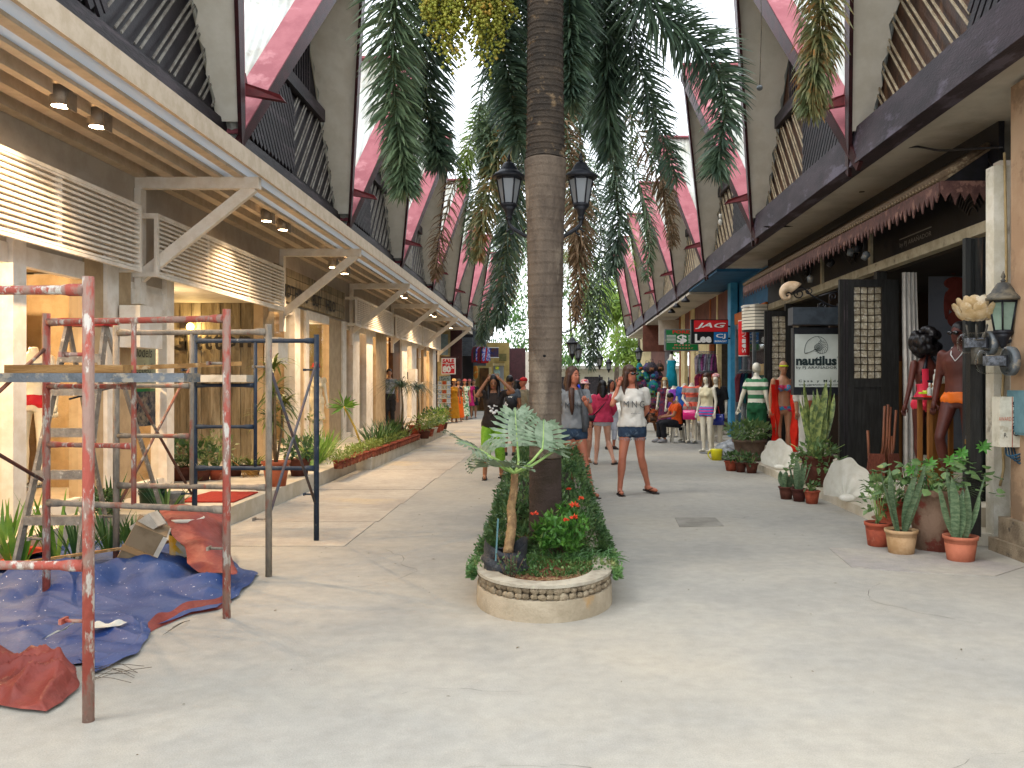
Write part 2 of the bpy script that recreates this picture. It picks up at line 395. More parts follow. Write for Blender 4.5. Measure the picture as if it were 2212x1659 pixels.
# ================================================================ white shop row with canopy
XF = -4.87
shop = thing('shop_building', 'white shopfront row with slatted panels, glass windows and a long bracketed canopy', 'building', (XF, 10, 0))
def P(mb, name, m, parent=None, kind=None, label=None):   # part of shop, geometry in world coordinates
    par = parent or shop; off = Vector((XF, 10, 0)) if par is shop else Vector((0, 0, 0))
    o = mb.build(name, m, par, -off, kind=kind, label=label); return o
MB().box(-9, -4.5, 3, 8.75, 0, .2).box(-9, -3.42, 8.75, 15.2, 0, .2).box(-9, -3.14, 15.2, 26, 0, .21).build('platform', stepm, kind='structure')
MB().box(-9, -4.4, 26, 38, 0, .14).build('platform', stepm, kind='structure')
def yd(px): return -XF*F/(VX-px)
segs = [(-900, -420, 'glass'), (-420, -340, 'white'), (-340, 12, 'glass'), (14, 43, 'white'), (43, 178, 'glass'), (178, 219, 'beige'), (220, 245, 'white'), (246, 279, 'beige'),
        (281, 350, 'glass'), (350, 366, 'white'), (566, 590, 'beige'), (590, 630, 'glass'), (630, 642, 'white'), (642, 654, 'beige'), (654, 661.5, 'white'),
        (662, 709, 'glass'), (709, 735, 'beige'), (735, 742.7, 'white'), (743, 757, 'glass'), (757, 771.5, 'white'), (772, 786.6, 'glass'), (786.6, 800.6, 'white'), (801, 810, 'glass'),
        (810, 833.8, 'beige'), (848.8, 863.8, 'brown'), (864, 875.6, 'white'), (876, 885.3, 'glass'), (885.3, 896, 'white'), (896, 903, 'glass'), (903, 908, 'beige'), (908.5, 914, 'glass'),
        (914, 920, 'beige'), (920, 926, 'glass'), (926, 932, 'beige'), (932, 938.8, 'white')]
mm = {'white': white, 'beige': M('cream_paint', 'b59d7a', 'a58d6c', sc=5, rough=.65), 'brown': M('brown_post', '5a3d28', '452d1c', sc=8, rough=.5)}
for a, b, t in segs:
    ya, yb = yd(a), yd(b); zt = 2.66 if b < 250 else 2.5 if b < 400 else 2.86
    if t == 'glass':
        P(MB().add([(XF-.045, ya-.02, .3), (XF-.045, yb+.02, .3), (XF-.045, yb+.02, zt-.04), (XF-.045, ya-.02, zt-.04)], [(0, 1, 2, 3)]), 'glass_pane', wg)
        P(MB().box(XF-.08, XF+.02, ya, yb, .2, .34), 'sill', white); P(MB().box(XF-.08, XF+.02, ya, yb, zt-.06, zt+.12), 'window_head', white)
    else:
        pr = {'white': .06, 'beige': .02, 'brown': .0}[t]
        P(MB().box(XF-.14, XF+pr, ya, yb, .2, 2.95), 'post', mm[t])
P(MB().box(XF-.06, XF, 3, 11.1, 2.7, 3.97).box(XF-.06, XF, 11.1, 14.66, 2.9, 3.97).box(XF-.06, XF, 14.66, 38, 2.96, 3.97), 'wall', grayw)
P(MB().box(XF-.06, XF-.002, 9.2, 11.1, 2.5, 2.7), 'header', white)
# interior shell
inm = M('shop_interior_wall', 'a38d6c', '8f7856', sc=2, rough=.8); tanfl = M('shop_floor', 'a98e68', '8f7653', sc=3, rough=.4)
P(MB().box(-8.7, -8.6, 3, 38, .2, 3), 'wall', inm)
P(MB().box(-8.6, XF-.15, 3, 11.09, 2.93, 3).box(-8.6, XF-.15, 11.1, 38, 2.97, 3.02), 'ceiling', inm)
P(MB().box(-8.6, XF-.06, 11.02, 11.1, .2, 2.9).box(-8.6, XF-.15, 3, 3.1, .2, 2.9).box(-8.6, XF-.15, 20.3, 20.4, .2, 2.9).box(-8.6, XF-.15, 25.5, 25.6, .2, 2.9).box(-8.6, XF-.15, 30, 30.1, .2, 2.9).box(-8.6, XF-.15, 37.9, 38, .2, 3.9), 'partition', inm)
# plank wall at the entry
plm = [M('weathered_plank_%d' % i, c, c2, sc=4, rough=.85, bump=.5, bsc=50, stretch=(2, 1, .25), c3='57503f', sc3=7, lo3=.55, hi3=.7) for i, (c, c2) in enumerate([('b3a890', '8f8168'), ('a4967b', '7d6f57'), ('bdb39d', '9a8d74'), ('93866c', '6f634c')])]
YP = 14.7; x = -6.6; i = 0
while x < -4.95:
    wd = .165+RN.uniform(-.02, .03); z = .2
    cuts = [2.88] if RN.random() < .5 else [RN.uniform(.9, 2.2), 2.88]
    for zc in cuts:
        P(MB().box(x+.004, x+wd-.004, YP-RN.uniform(.0, .02), YP+.03, z+.003, zc-.003), 'plank', plm[RN.randrange(4)]); z = zc
    x += wd
P(MB().box(-8.6, -4.88, YP+.03, YP+.08, .2, 2.9), 'wall', M('dark_gap', '14110d', rough=1))
P(MB().box(-6.66, -6.6, 11.1, YP, .2, 2.9), 'wall', inm); P(MB().box(-6.6, XF-.06, 11.1, YP, 2.88, 2.92), 'ceiling', white)
dkl = M('dark_letters', '2a2622', rough=.6)
for q, (ch, px, wd, hh) in enumerate([('G', 383, .3, .3), ('l', 402, .05, .3), ('i', 412, .05, .26), ('t', 428, .14, .28), ('t', 449, .14, .28), ('t', 470, .14, .28), ('o', 498, .2, .19), ('n', 530, .2, .19)]):
    attach(text(ch, wd, hh, dkl, W(px, 738, YP-.045), bold=.02, name='letter'), shop)
# board sign above the second shop
for j in range(4):
    P(MB().box(XF+.0, XF+.07, 15.15, 20.25, 3.01+j*.155, 3.16+j*.155-.006), 'board', plm[(j*2+1) % 4])
# sign lettering on the board
for q, (wd_, y0, y1) in enumerate([('NOTHING', 15.45, 17.1), ('BUT', 17.45, 18.15), ('H2O', 18.5, 19.3)]):
    attach(text(wd_, y1-y0, .24, dkl, (XF+.09, (y0+y1)/2, 3.2), face='east', bold=.02), shop)
# slatted panels
XL = -4.6
def louvre(y0, y1, z0, z1, posts):
    fr = P(MB().box(XL-.02, XL+.02, y0, y0+.05, z0, z1).box(XL-.02, XL+.02, y1-.05, y1, z0, z1).box(XL-.02, XL+.02, y0+.05, y1-.05, z0, z0+.035).box(XL-.02, XL+.02, y0+.05, y1-.05, z1-.035, z1)
           .box(XF, XL-.02, y0, y0+.04, z0, z0+.06).box(XF, XL-.02, y1-.04, y1, z0, z0+.06).box(XF, XL-.02, y0, y0+.04, z1-.06, z1).box(XF, XL-.02, y1-.04, y1, z1-.06, z1), 'louvre_frame', white)
    for p in posts: attach(MB().box(XL-.035, XL-.005, p-.035, p+.035, z0+.03, z1-.03).build('post', white), fr).matrix_local = Matrix()
    n = 13; me = MB().box(XL-.03, XL+.012, y0+.05, y1-.05, 0, .024).mesh('slat', white)
    for i in range(n): ob('slat', me, fr, (0, 0, z0+.055+i*(z1-z0-.1)/(n-1)-.012))
louvre(5.0, 9.74, 2.76, 3.51, [6.5, 8.16]); louvre(10.12, 14.97, 2.76, 3.50, [11.7, 13.3])
louvre(20.5, 25.3, 2.88, 3.56, [22.1, 23.7]); louvre(25.8, 30.9, 2.88, 3.56, [27.5, 29.2]); louvre(31.2, 36.2, 2.88, 3.56, [32.8, 34.5])
# canopy
sheet = M('translucent_sheet', 'dfe3e6', rough=.4, trans=.75)
canb = M('canopy_beam_paint', 'c6b49c', 'b8a58b', sc=6, rough=.6, bump=.12, c3='a08c72', sc3=5, lo3=.65, hi3=.75)
P(MB().box(-3.95, -3.38, 3.0, 37.4, 3.968, 3.972), 'canopy_sheet', sheet)
P(MB().box(-3.40, -3.36, 3.0, 37.45, 3.93, 4.12), 'fascia', canb)
for x0, x1 in ((-3.70, -3.59), (-3.95, -3.86), (-4.22, -4.14), (-4.54, -4.40), (-4.86, -4.74)):
    P(MB().box(x0, x1, 3.0, 37.4, 3.93, 3.966 if x1 > -3.95 else 4.05), 'canopy_beam', canb)
P(MB().box(-4.87, -3.95, 3.0, 37.4, 4.06, 4.08), 'ceiling', grayw)
for k in range(7):
    Yb = 4.8+5.42*k
    br = P(MB().bar((-3.42, Yb, 3.87), (-4.87, Yb, 3.87), .09, .135), 'bracket', white)
    attach(MB().bar((-3.5, Yb+.01, 3.83), (-4.86, Yb+.01, 2.74), .075, .13, up=(.6, 0, .8)).build('brace', white), br).matrix_local = Matrix()
    attach(MB().box(-4.865, -4.79, Yb-.07, Yb+.07, 2.45, 3.8).build('backplate', white), br).matrix_local = Matrix()
# dark gap between canopy and upper wall
P(MB().box(-3.86, -3.80, 3.0, 37.4, 4.065, 4.16), 'gutter', darkw)
# box signs on the posts
for px, yy0, yy1, w_ in ((283, 659, 750, .3), (588, 728, 785, .26), (890, 797, 826, .3)):
    Ys = yd(px)*.955; a = W(px, yy0, Ys).z; b = W(px, yy1, Ys).z
    t = thing('light_box_sign', {283: 'blank white box sign standing out from the post beside the first slatted panel', 588: 'blank white box sign by the door post of the plank entry', 890: 'small blank white box sign far down the white shopfront'}[px], 'sign', (-4.75, Ys, b), 0, 'box signs on the white shopfront')
    part(t, 'box', MB().box(-4.78, -4.55, Ys, Ys+.55, b, a), white); part(t, 'bracket', MB().box(-4.86, -4.78, Ys+.2, Ys+.3, b+.1, a-.1), darkw)
# spotlights under the canopy
warm = (1.0, .70, .42)
lampm = M('lamp_glow', (1.0, .74, .46), emit=30); housem = M('lamp_housing', '8f8272', '7a6e60', sc=8, rough=.4, metal=.4)
def point(loc, e, r=.04, col=warm):
    l = bpy.data.lights.new('lamp', 'POINT'); l.energy = e; l.shadow_soft_size = r; l.color = col
    o = bpy.data.objects.new('lamp', l); COL.objects.link(o); o.location = loc; return o
def spotl(loc, d, e, ang=75, col=warm, r=.03):
    l = bpy.data.lights.new('lamp', 'SPOT'); l.energy = e; l.spot_size = radians(ang); l.spot_blend = .7; l.shadow_soft_size = r; l.color = col
    o = bpy.data.objects.new('lamp', l); COL.objects.link(o); o.location = loc; o.rotation_euler = (-Vector(d)).to_track_quat('Z', 'Y').to_euler(); return o
ordn = ['hung over the scaffold', 'hung behind the first, over the scaffold', 'before the second bracket', 'just behind it, before the second bracket', 'by the third bracket', 'behind it by the third bracket', 'past the fourth bracket', 'twin past the fourth bracket', 'past the fifth bracket', 'twin past the fifth bracket', 'at the end of the canopy', 'last at the end of the canopy']
for q, (px, py, X) in enumerate([(132, 212, -4.12), (212, 256, -4.12), (577, 478, -4.02), (612, 497, -4.02), (720, 590, -3.95), (745, 596, -3.95), (864, 640, -3.95), (874, 644, -3.95), (930, 681, -3.95), (938, 684, -3.95), (968, 706, -3.95), (974, 709, -3.95)]):
    Y = X*F/(px-VX); z = W(px, py, Y).z; z = max(3.62, min(z, 3.85))
    t = thing('spotlight', 'lit round spotlight under the slatted canopy, '+ordn[q], 'light', (X, Y, z), 0, 'spotlights under the white canopy')
    part(t, 'housing', MB().lathe([(.07, .17), (.088, .16), (.088, .0), (.078, -.002), (.076, .03)], 18, (X, Y, z), cap=False).box(X-.02, X+.02, Y-.02, Y+.02, z+.15, 3.95).box(X+.075, X+.085, Y-.06, Y+.09, z-.03, z+.12), housem)
    part(t, 'bulb', MB().lathe([(.074, .012), (.074, .002)], 18, (X, Y, z)), lampm)
    spotl((X, Y, z-.02), (.14 if q % 2 else -.12, -.05, -1), 150, 110)
# lamps inside the shops
for x, y, e in ((-5.9, 6.6, 170), (-6.2, 9.3, 170), (-5.7, 12.4, 16), (-6.3, 17.2, 160), (-6.3, 22.6, 160), (-6.2, 28, 160), (-6.2, 33.6, 160)):
    t = thing('ceiling_lamp', 'small lit bulb inside the white shop, '+{6: 'at the edge of the first window', 9: 'behind the corner post', 12: 'in the plank-walled entry', 17: 'behind the sign board', 22: 'over the folded clothes', 28: 'past the doorway', 33: 'in the last room'}[int(y)], 'lamp', (x, y, 2.6), 0, 'bulbs inside the white shops')
    part(t, 'bulb', MB().ell((x, y, 2.6), .05, .05, .06), M('bulb_glow', (1, .66, .3), emit=25)); part(t, 'flex', MB().tube([(x, y, 2.66), (x, y, 2.93)], .006, 6), blackm)
    point((x, y, 2.5), e, .08)
t = thing('wall_light', 'small glowing yellow light on the weathered plank wall', 'light', W(410, 703, YP-.1))
part(t, 'glow', MB().ell(W(411, 706, YP-.08), .07, .03, .07, 10, 6), M('amber_glow', (1, .7, .2), emit=6)); part(t, 'plate', MB().box(-6.25, -6.1, YP-.05, YP-.02, 2.45, 2.6), darkw)
point(W(411, 712, YP-.18), 6, .03, (1, .7, .3))

# ================================================================ scaffolding
redp = M('chipped_red_pipe', '96493c', '8a6f62', sc=14, rough=.75, bump=.5, lo=.46, hi=.56, stretch=(1, 1, .35), c3='b5aea2', sc3=17, lo3=.56, hi3=.62)
grayp = M('cement_caked_pipe', '8c8070', '6e675c', sc=12, rough=.85, bump=.5, c3='8a5040', sc3=5, lo3=.58, hi3=.66, stretch=(1, 1, .4))
bluep = M('dark_blue_pipe', '1c2a3c', '2c3846', sc=12, rough=.6, bump=.3, c3='8a8a84', sc3=16, lo3=.64, hi3=.7)
rustp = M('rusty_brace', '7a4a38', '5c4a42', sc=12, rough=.8, bump=.4, c3='938a7c', sc3=9)
def scaffold(label, Yr, xl, xr, yl, mat, mat2, full_left=True, inner=True, zt=2.0, hi_in=True):
    # xl,yl left post; xr,Yr right post
    A = Vector((xl, yl, 0)); B = Vector((xr, Yr, 0)); d = (B-A); r = .0255
    t = thing('scaffold', label, 'scaffold', B, 0, 'scaffold frames standing on the walkway')
    z_ = Vector((0, 0, 1))
    part(t, 'post', MB().tube([B, B+z_*zt], r, 12), mat); part(t, 'post', MB().tube([A, A+z_*zt], r, 12), mat)
    def brl(name, p, q, rr=.021, m=None):
        dd = (q-p).normalized()*.09
        part(t, name, MB().tube([p+dd*.2, p+dd, p+dd*1.4, q-dd*1.4, q-dd, q-dd*.2], [rr*1.35, rr*1.3, rr, rr, rr*1.3, rr*1.35], 10), m or mat)
    zt2 = zt-.06; brl('top_rail', A+z_*zt2, B+z_*zt2); brl('bottom_rail', A+z_*.70, B+z_*.70, m=mat2)
    if inner:
        I = A+d*.5; part(t, 'inner_post', MB().tube([I+z_*.70, I+z_*zt2], .017, 10), mat)
        brl('rung', A+z_*1.10, I+z_*1.10, .017, mat); brl('rung', A+z_*1.50, I+z_*1.50, .017, mat)
    # coupling studs
    st = MB()
    for P0, s in ((A, -1), (B, 1)):
        for zz in (.45, 1.65): st.tube([P0+z_*zz, P0+z_*zz+Vector((-.11, .01, 0))], .009, 6); st.box(P0.x-.125, P0.x-.11, P0.y-.02, P0.y+.04, zz-.012, zz+.012)
    part(t, 'stud', st, mat2, kind='stuff')
    return t
s1 = scaffold('chipped red pipe scaffold frame with the heaped red-brown tarp at its foot', 3.91, -3.45, -2.08, 3.95, redp, redp, inner=False)
s2 = scaffold('red and cement-stained scaffold frame standing on the blue tarp, carrying planks', 5.63, -3.47, -2.10, 5.98, redp, grayp)
s3 = scaffold('cement grey scaffold frame between the red one and the dark blue one', 6.84, -3.49, -2.22, 6.98, grayp, grayp, zt=1.985)
s4 = scaffold('dark blue scaffold frame, last of the row', 8.38, -3.45, -2.26, 8.42, bluep, bluep, zt=1.99)
def brace(label, pairs, mat):
    t = thing('cross_brace', label, 'scaffold brace', pairs[0][0], 0, 'cross braces of the scaffold')
    for a, b in pairs: part(t, 'brace_tube', MB().tube([a, b], .0125, 8), mat)
brace('crossed brace pipes between the grey and the blue scaffold frames on their street side', [((-2.23, 6.86, 1.68), (-2.27, 8.36, .38)), ((-2.25, 8.34, 1.72), (-2.24, 6.86, .42))], M('grey_blue_brace', '4a4f58', '5c4a48', sc=10, rough=.7, bump=.3))
brace('crossed rusty brace pipes between the grey and the blue scaffold frames on their shop side', [((-3.50, 7.0, 1.72), (-3.47, 8.4, .45)), ((-3.47, 8.4, 1.7), (-3.50, 7.0, .5))], rustp)
brace('crossed brace pipes between the two red scaffold frames on their shop side', [((-3.47, 5.95, 1.75), (-3.46, 3.97, .6)), ((-3.47, 5.93, .86), (-3.46, 3.97, 1.75))], rustp)
# platforms and timbers on the frames
galv = M('galvanised_deck', '6f757a', '5c6266', sc=6, rough=.6, metal=.3, bump=.3, c3='958e80', sc3=8)
woodp = M('scaffold_timber', 'a8804e', '8a6438', sc=6, rough=.8, bump=.5, stretch=(.3, 3, 3), c3='b99f7a', sc3=4)
t = thing('scaffold_deck', 'long grey metal scaffold deck resting across the red frames', 'scaffold deck', (-2.4, 5.7, 1.53))
rot = Matrix.Rotation(radians(-4), 3, 'Z')
part(t, 'deck', MB().box(-4.9, -2.33, 5.52, 5.78, 1.527, 1.585), galv)
t = thing('timber_plank', 'rough brown timber lying on the metal scaffold deck by the red post', 'plank', (-3.0, 5.7, 1.585), 0, 'loose timbers on the scaffold')
part(t, 'timber', MB().box(-3.55, -2.75, 5.62, 5.72, 1.587, 1.64, rot=rot), woodp)
t = thing('timber_plank', 'long thin yellowish timber slanting off the metal deck to the grey frame', 'plank', (-2.6, 5.9, 1.6), 0, 'loose timbers on the scaffold')
part(t, 'timber', MB().bar((-3.0, 5.62, 1.61), (-2.3, 6.4, 1.665), .10, .03), woodp)
t = thing('scaffold_board', 'short whitish board lying on the dark blue scaffold frame', 'board', (-3.2, 8.4, 1.54))
part(t, 'board', MB().box(-3.43, -2.9, 8.28, 8.6, 1.532, 1.60), M('whitish_board', 'b9b3a4', 'a39c8c', sc=5, rough=.7))
# step ladder
alum = M('paint_spattered_aluminium', '9d9486', '857c70', sc=14, rough=.5, metal=.3, bump=.3, c3='c9bfae', sc3=20, lo3=.6, hi3=.66)
redpl = M('red_plastic', 'a82420', '8f1c1a', sc=6, rough=.5)
t = thing('step_ladder', 'aluminium step ladder with a red top cap standing behind the red scaffold', 'ladder', (-3.9, 7.1, 0))
yT, yB = 7.15, 6.75
tl, tr_ = W(148, 702, yT), W(228, 702, yT); bl, br_ = W(30, 1165, yB), W(168, 1192, yB); bl.z = .06; br_.z = .06
for a, b in ((tl, bl), (tr_, br_)): part(t, 'rail', MB().bar(a, b, .025, .07, up=(0, 1, 0)), alum)
for k, z in enumerate((1.73, 1.46, 1.13, .80, .45)):
    f1 = (tl.z-z)/(tl.z-bl.z); a = tl.lerp(bl, f1); b = tr_.lerp(br_, f1); part(t, 'rung', MB().box(a.x+.005, b.x-.005, a.y-.04, a.y+.04, z-.04, z+.03), alum)
for a, dx in ((tl, .02), (tr_, -.02)):
    e = Vector((a.x+(-.12 if dx > 0 else .12), 8.0, .22)); part(t, 'rear_leg', MB().bar(a, e, .02, .045, up=(0, 1, 0)), alum)
part(t, 'cap', MB().box(tl.x-.04, tr_.x+.04, yT-.1, yT+.12, tl.z-.01, tl.z+.05), redpl)
part(t, 'stay', MB().tube([W(150, 862, 7.0), W(240, 838, 7.6)], .008, 6), blackm)

# ================================================================ tarpaulins
tarpb = M('blue_tarp', '183264', '28406e', sc=2.2, rough=.6, bump=.2, bsc=30, spec=.35, c3='c8c9cc', sc3=34, lo3=.66, hi3=.68)
tarpr = M('red_brown_tarp', '7c362c', '6c2e26', sc=3, rough=.55, bump=.4, bsc=20, c3='8c463a', sc3=2)
orangem = M('orange_tarp', 'd0502a', 'b54022', sc=3, rough=.5)
import mathutils.noise as NZ
def inpoly(x, y, P):
    c = False; j = len(P)-1
    for i in range(len(P)):
        if (P[i][1] > y) != (P[j][1] > y) and x < (P[j][0]-P[i][0])*(y-P[i][1])/(P[j][1]-P[i][1])+P[i][0]: c = not c
        j = i
    return c
def sdist(x, y, P):
    d = 9
    for i in range(len(P)):
        a = Vector(P[i]); b = Vector(P[i-1]); p = Vector((x, y)); t = max(0, min(1, (p-a).dot(b-a)/(b-a).length_squared)); d = min(d, (p-a-(b-a)*t).length)
    return d
def cloth(poly, hfun, step, name, mat, root=None, z0=.008):
    # radial grid inside a polygon: interpolate outline towards centre
    n = len(poly); out = []
    per = [Vector((*poly[i], 0)) for i in range(n)]; ring = []
    for i in range(n):
        a, b = per[i], per[(i+1) % n]; k = max(1, int((b-a).length/step))
        ring += [a.lerp(b, j/k) for j in range(k)]
    c = sum(ring, Vector())/len(ring); R = int(max((p-c).length for p in ring)/step); P_ = []
    for k in range(R+1):
        t = 1-k/R; row = []
        for p in ring:
            q = c+(p-c)*t
            e = .02*NZ.noise(q*3.1) if t > .97 else 0
            q = q+Vector((e*2, e*2, 0)); q.z = z0+hfun(q.x, q.y, 1-t, q); row.append(q)
        row.append(row[0]); P_.append(row)
    mb = MB(); mb.grid(P_); return mb
def fold(q, a, f, amp, o):
    m_ = max(0, min(1, .5+1.6*NZ.noise(q*1.3+Vector((o, o, 0))))); return amp*m_*(abs(sin(f*(q.x*cos(a)+q.y*sin(a))+2.4*NZ.noise(q*1.8+Vector((o*3, 0, 0)))*1.6)))**.8 if o in (1, 2) else amp*m_*(1-abs(sin(f*.8*(q.x*cos(a)+q.y*sin(a))+3.2*NZ.noise(q*1.5+Vector((o*3, 0, 0)))))**.6)*1.5
def ridge(q, s, o=0): return 1-abs(NZ.noise(Vector((q.x*s+o, q.y*s*1.5-o, o)))*2)
pl = [G(*p)[:2] for p in ((-260, 1215), (-60, 1200), (60, 1185), (150, 1176), (215, 1172), (330, 1165), (430, 1180), (515, 1228), (555, 1245), (540, 1262), (520, 1290), (470, 1320), (408, 1330), (355, 1352), (318, 1360), (322, 1385), (290, 1420), (200, 1463), (172, 1440), (60, 1452), (-160, 1470))]
def hb(x, y, t, q):
    e = min(1, t*7); hump = .20*math.exp(-((x+3.05)**2/.09+(y-6.65)**2/.12))+.15*math.exp(-((x+3.75)**2/.2+(y-6.2)**2/.15))+.07*math.exp(-((x+2.9)**2/.5+(y-6.3)**2/.06))
    return e*(hump*(1+.5*NZ.noise(q*5))+fold(q, .5, 5, .045, 1)+fold(q, 2.0, 8, .03, 5)+fold(q, 1.2, 17, .013, 9))+ (.012+.012*NZ.noise(q*6))*(t < .06)
o = cloth(pl, hb, .022, 'tarp', tarpb).build('tarpaulin', tarpb); tag(o, 'big blue tarpaulin spattered with white paint, crumpled under the scaffold', 'tarpaulin')
pr = [G(*p)[:2] for p in ((552, 1247), (538, 1268), (520, 1300), (468, 1326), (405, 1336), (350, 1360), (318, 1372), (322, 1388), (311, 1360), (350, 1335), (400, 1305), (470, 1300))]
mb = MB(); ptsr = [W(311, 1358, 4.95), W(330, 1345, 5.1), W(352, 1330, 5.2), W(400, 1296, 5.45), W(440, 1303, 5.4), W(500, 1280, 5.6)]
base = [G(322, 1368), G(345, 1356), G(372, 1345), G(408, 1329), G(470, 1318), G(500, 1303)]
base = [Vector((b.x, b.y, .004)) for b in base]; top = [b+Vector((-.05, .09, .035+.03*abs(sin(i*1.7)))) for i, b in enumerate(base)]
mb.grid([cr(base, 4), cr(top, 4)]); o = mb.build('tarp_fold', tarpr); tag(o, 'red-brown underside of a tarp edge turned up beside the blue tarp', 'tarpaulin')
pq = [G(*p)[:2] for p in ((-120, 1440), (20, 1425), (80, 1416), (130, 1428), (165, 1450), (174, 1462), (160, 1495), (140, 1522), (95, 1545), (40, 1540), (0, 1528), (-110, 1530))]
def hr(x, y, t, q): return min(1, t*4)*(.02+fold(q, .9, 9, .10, 2)+fold(q, 2.3, 14, .07, 6)+fold(q, .2, 24, .035, 11)+.006*NZ.noise(q*20)) + .004
o = cloth(pq, hr, .016, 'tarp', tarpr, z0=.012).build('tarpaulin', tarpr); tag(o, 'crumpled red-brown tarpaulin heaped in front of the blue one', 'tarpaulin')
# red-brown sheet draped over the paint bucket
mb = MB(); P_ = []
rows = [[(345, 1100, 7.3), (352, 1112, 6.95), (372, 1150, 6.75), (402, 1190, 6.6), (412, 1222, 6.45), (428, 1238, 6.4)],
        [(400, 1092, 7.4), (420, 1108, 7.0), (430, 1150, 6.8), (450, 1180, 6.6), (468, 1210, 6.5), (470, 1240, 6.38)],
        [(450, 1102, 7.5), (462, 1120, 7.2), (465, 1150, 7.0), (478, 1180, 6.8), (500, 1205, 6.6), (512, 1238, 6.4)],
        [(470, 1105, 7.7), (488, 1120, 7.5), (490, 1140, 7.4), (484, 1160, 7.3), (476, 1150, 7.3), (470, 1160, 7.2)]]
C_ = [cr([W(*p) for p in r], 5) for r in rows]; Q = list(zip(*C_))
for r in Q:
    rr = cr(list(r), 5); P_.append([p+Vector((0, 0, .03*(ridge(p, 3, 1)-.5)))+Vector((0, .05*NZ.noise(p*7), 0)) for p in rr])
for r in P_:
    for p in r: p.z = max(p.z, .012)
mb.grid(P_); o = mb.build('tarpaulin', tarpr); tag(o, 'red-brown tarp draped over the paint bucket and cartons', 'tarpaulin')
pg = [G(*p)[:2] for p in ((-30, 1245), (40, 1210), (60, 1195), (100, 1192), (108, 1205), (60, 1215), (30, 1240))]
o = cloth(pg, lambda x, y, t, q: .05+.08*t+.03*NZ.noise(q*6), .04, 't', orangem).build('tarp_scrap', orangem); tag(o, 'small bright orange sheet poking out above the blue tarp', 'tarpaulin')
# bucket, cartons, tin, pail, papers, wires
greenb = M('green_bucket', '123a26', '0f2c1e', sc=6, rough=.4); whitepl = M('white_plastic', 'c9c6bc', 'b0ab9e', sc=5, rough=.4)
def bucket(label, c, r, h, m, band=None, lid=True, group=None):
    t = thing('paint_bucket', label, 'bucket', c, 0, group)
    part(t, 'body', MB().lathe([(r*.86, 0), (r*.95, h*.7), (r*.97, h*.86), (r*1.03, h*.865), (r*1.03, h*.9), (r*.97, h*.905), (r, h)], 22, c), m)
    if band: part(t, 'label', MB().lathe([(r*.91, h*.25), (r*.955, h*.68)], 22, c, cap=False), band)
    if lid: part(t, 'lid', MB().lathe([(r*1.05, h*.97), (r*1.05, h*1.03), (r*.98, h*1.04)], 22, c), whitepl)
    part(t, 'handle', MB().tube([Vector(c)+Vector((r*1.02*cos(a), -r*.7*sin(a)-.01, h*.8-r*.5*sin(a))) for a in [pi*i/10 for i in range(11)]], .004, 6), blackm)
    return t
b = bucket('green paint bucket with a yellow and white label under the red-brown tarp', (-2.93, 6.98, .07), .135, .36, greenb, M('yellow_label', 'c9a227', 'b8b49a', sc=9, rough=.5))
attach(text('S', .11, .15, whitepl, (-2.90, 6.84, .22), bold=.03), b)
bucket('dark green paint bucket with white lid rings standing on the shop step', (-4.22, 9.2, .2), .135, .24, greenb, None)
t = thing('paint_tin', 'small dented grey paint tin beside the dark green bucket', 'tin', (-3.28, 7.85, 0))
part(t, 'body', MB().lathe([(.095, .2), (.095, .345), (.10, .35), (.10, .36), (.09, .355), (.09, .3)], 18, (-4.02, 9.3, 0)), galv)
part(t, 'handle', MB().tube([Vector((-4.02+.10*cos(a), 9.28, .33+.12*sin(a))) for a in [pi*i/8 for i in range(9)]], .003, 5), blackm)
card = M('brown_cardboard', '7a6850', '65543e', sc=4, rough=.9); cardw = M('white_carton', 'b9b0a0', 'a1988a', sc=4, rough=.8)
t = thing('carton', 'brown cardboard carton with a white side leaning against the paint bucket', 'box', (-3.1, 6.6, .1))
R_ = Matrix.Rotation(radians(28), 3, 'Y') @ Matrix.Rotation(radians(20), 3, 'Z')
part(t, 'box', MB().box(-3.24, -3.0, 6.5, 6.75, .08, .46, rot=R_), card); part(t, 'white_panel', MB().box(-3.02, -2.985, 6.49, 6.74, .07, .45, rot=R_, piv=(-3.12, 6.62, .27)), cardw)
part(t, 'tape', MB().box(-3.25, -2.99, 6.485, 6.50, .25, .29, rot=R_, piv=(-3.12, 6.62, .27)), M('brown_tape', '8f6f4a', rough=.4))
t = thing('carton', 'small whitish carton on top of the leaning brown one', 'box', (-3.1, 6.7, .4))
part(t, 'box', MB().box(-3.16, -2.98, 6.55, 6.7, .38, .5, rot=Matrix.Rotation(radians(-35), 3, 'Y')), cardw)
t = thing('timber_strip', 'thin timber strip running across the crumpled blue tarp', 'timber', (-3.6, 6.5, .1)); part(t, 'strip', MB().bar((-3.98, 6.3, .2), (-2.95, 7.35, .22), .03, .02), woodp)
paper = M('crumpled_paper', 'b9b8ae', 'a5a398', sc=5, rough=.8)
def paperstrip(label, pts, wd):
    mb = MB(); c = cr([Vector(p) for p in pts], 4); mb.grid([[p+Vector((0, wd/2, .012*sin(i))) for i, p in enumerate(c)], [p-Vector((0, wd/2, 0)) for p in c]])
    tag(mb.build('paper_strip', paper), label, 'paper')
paperstrip('long crumpled paper strip lying on the blue tarp in front of the red post', [G(190, 1352, .07), G(215, 1350, .07), G(245, 1348, .06), G(270, 1345, .05)], .13)
paperstrip('torn paper strip pointing away from the red post on the blue tarp', [G(98, 1378, .07), G(125, 1365, .07), G(150, 1352, .08), G(180, 1335, .08)], .11)
wm_ = M('thin_wire', '3a3228', '5a4c3a', sc=10, rough=.7); mb = MB()
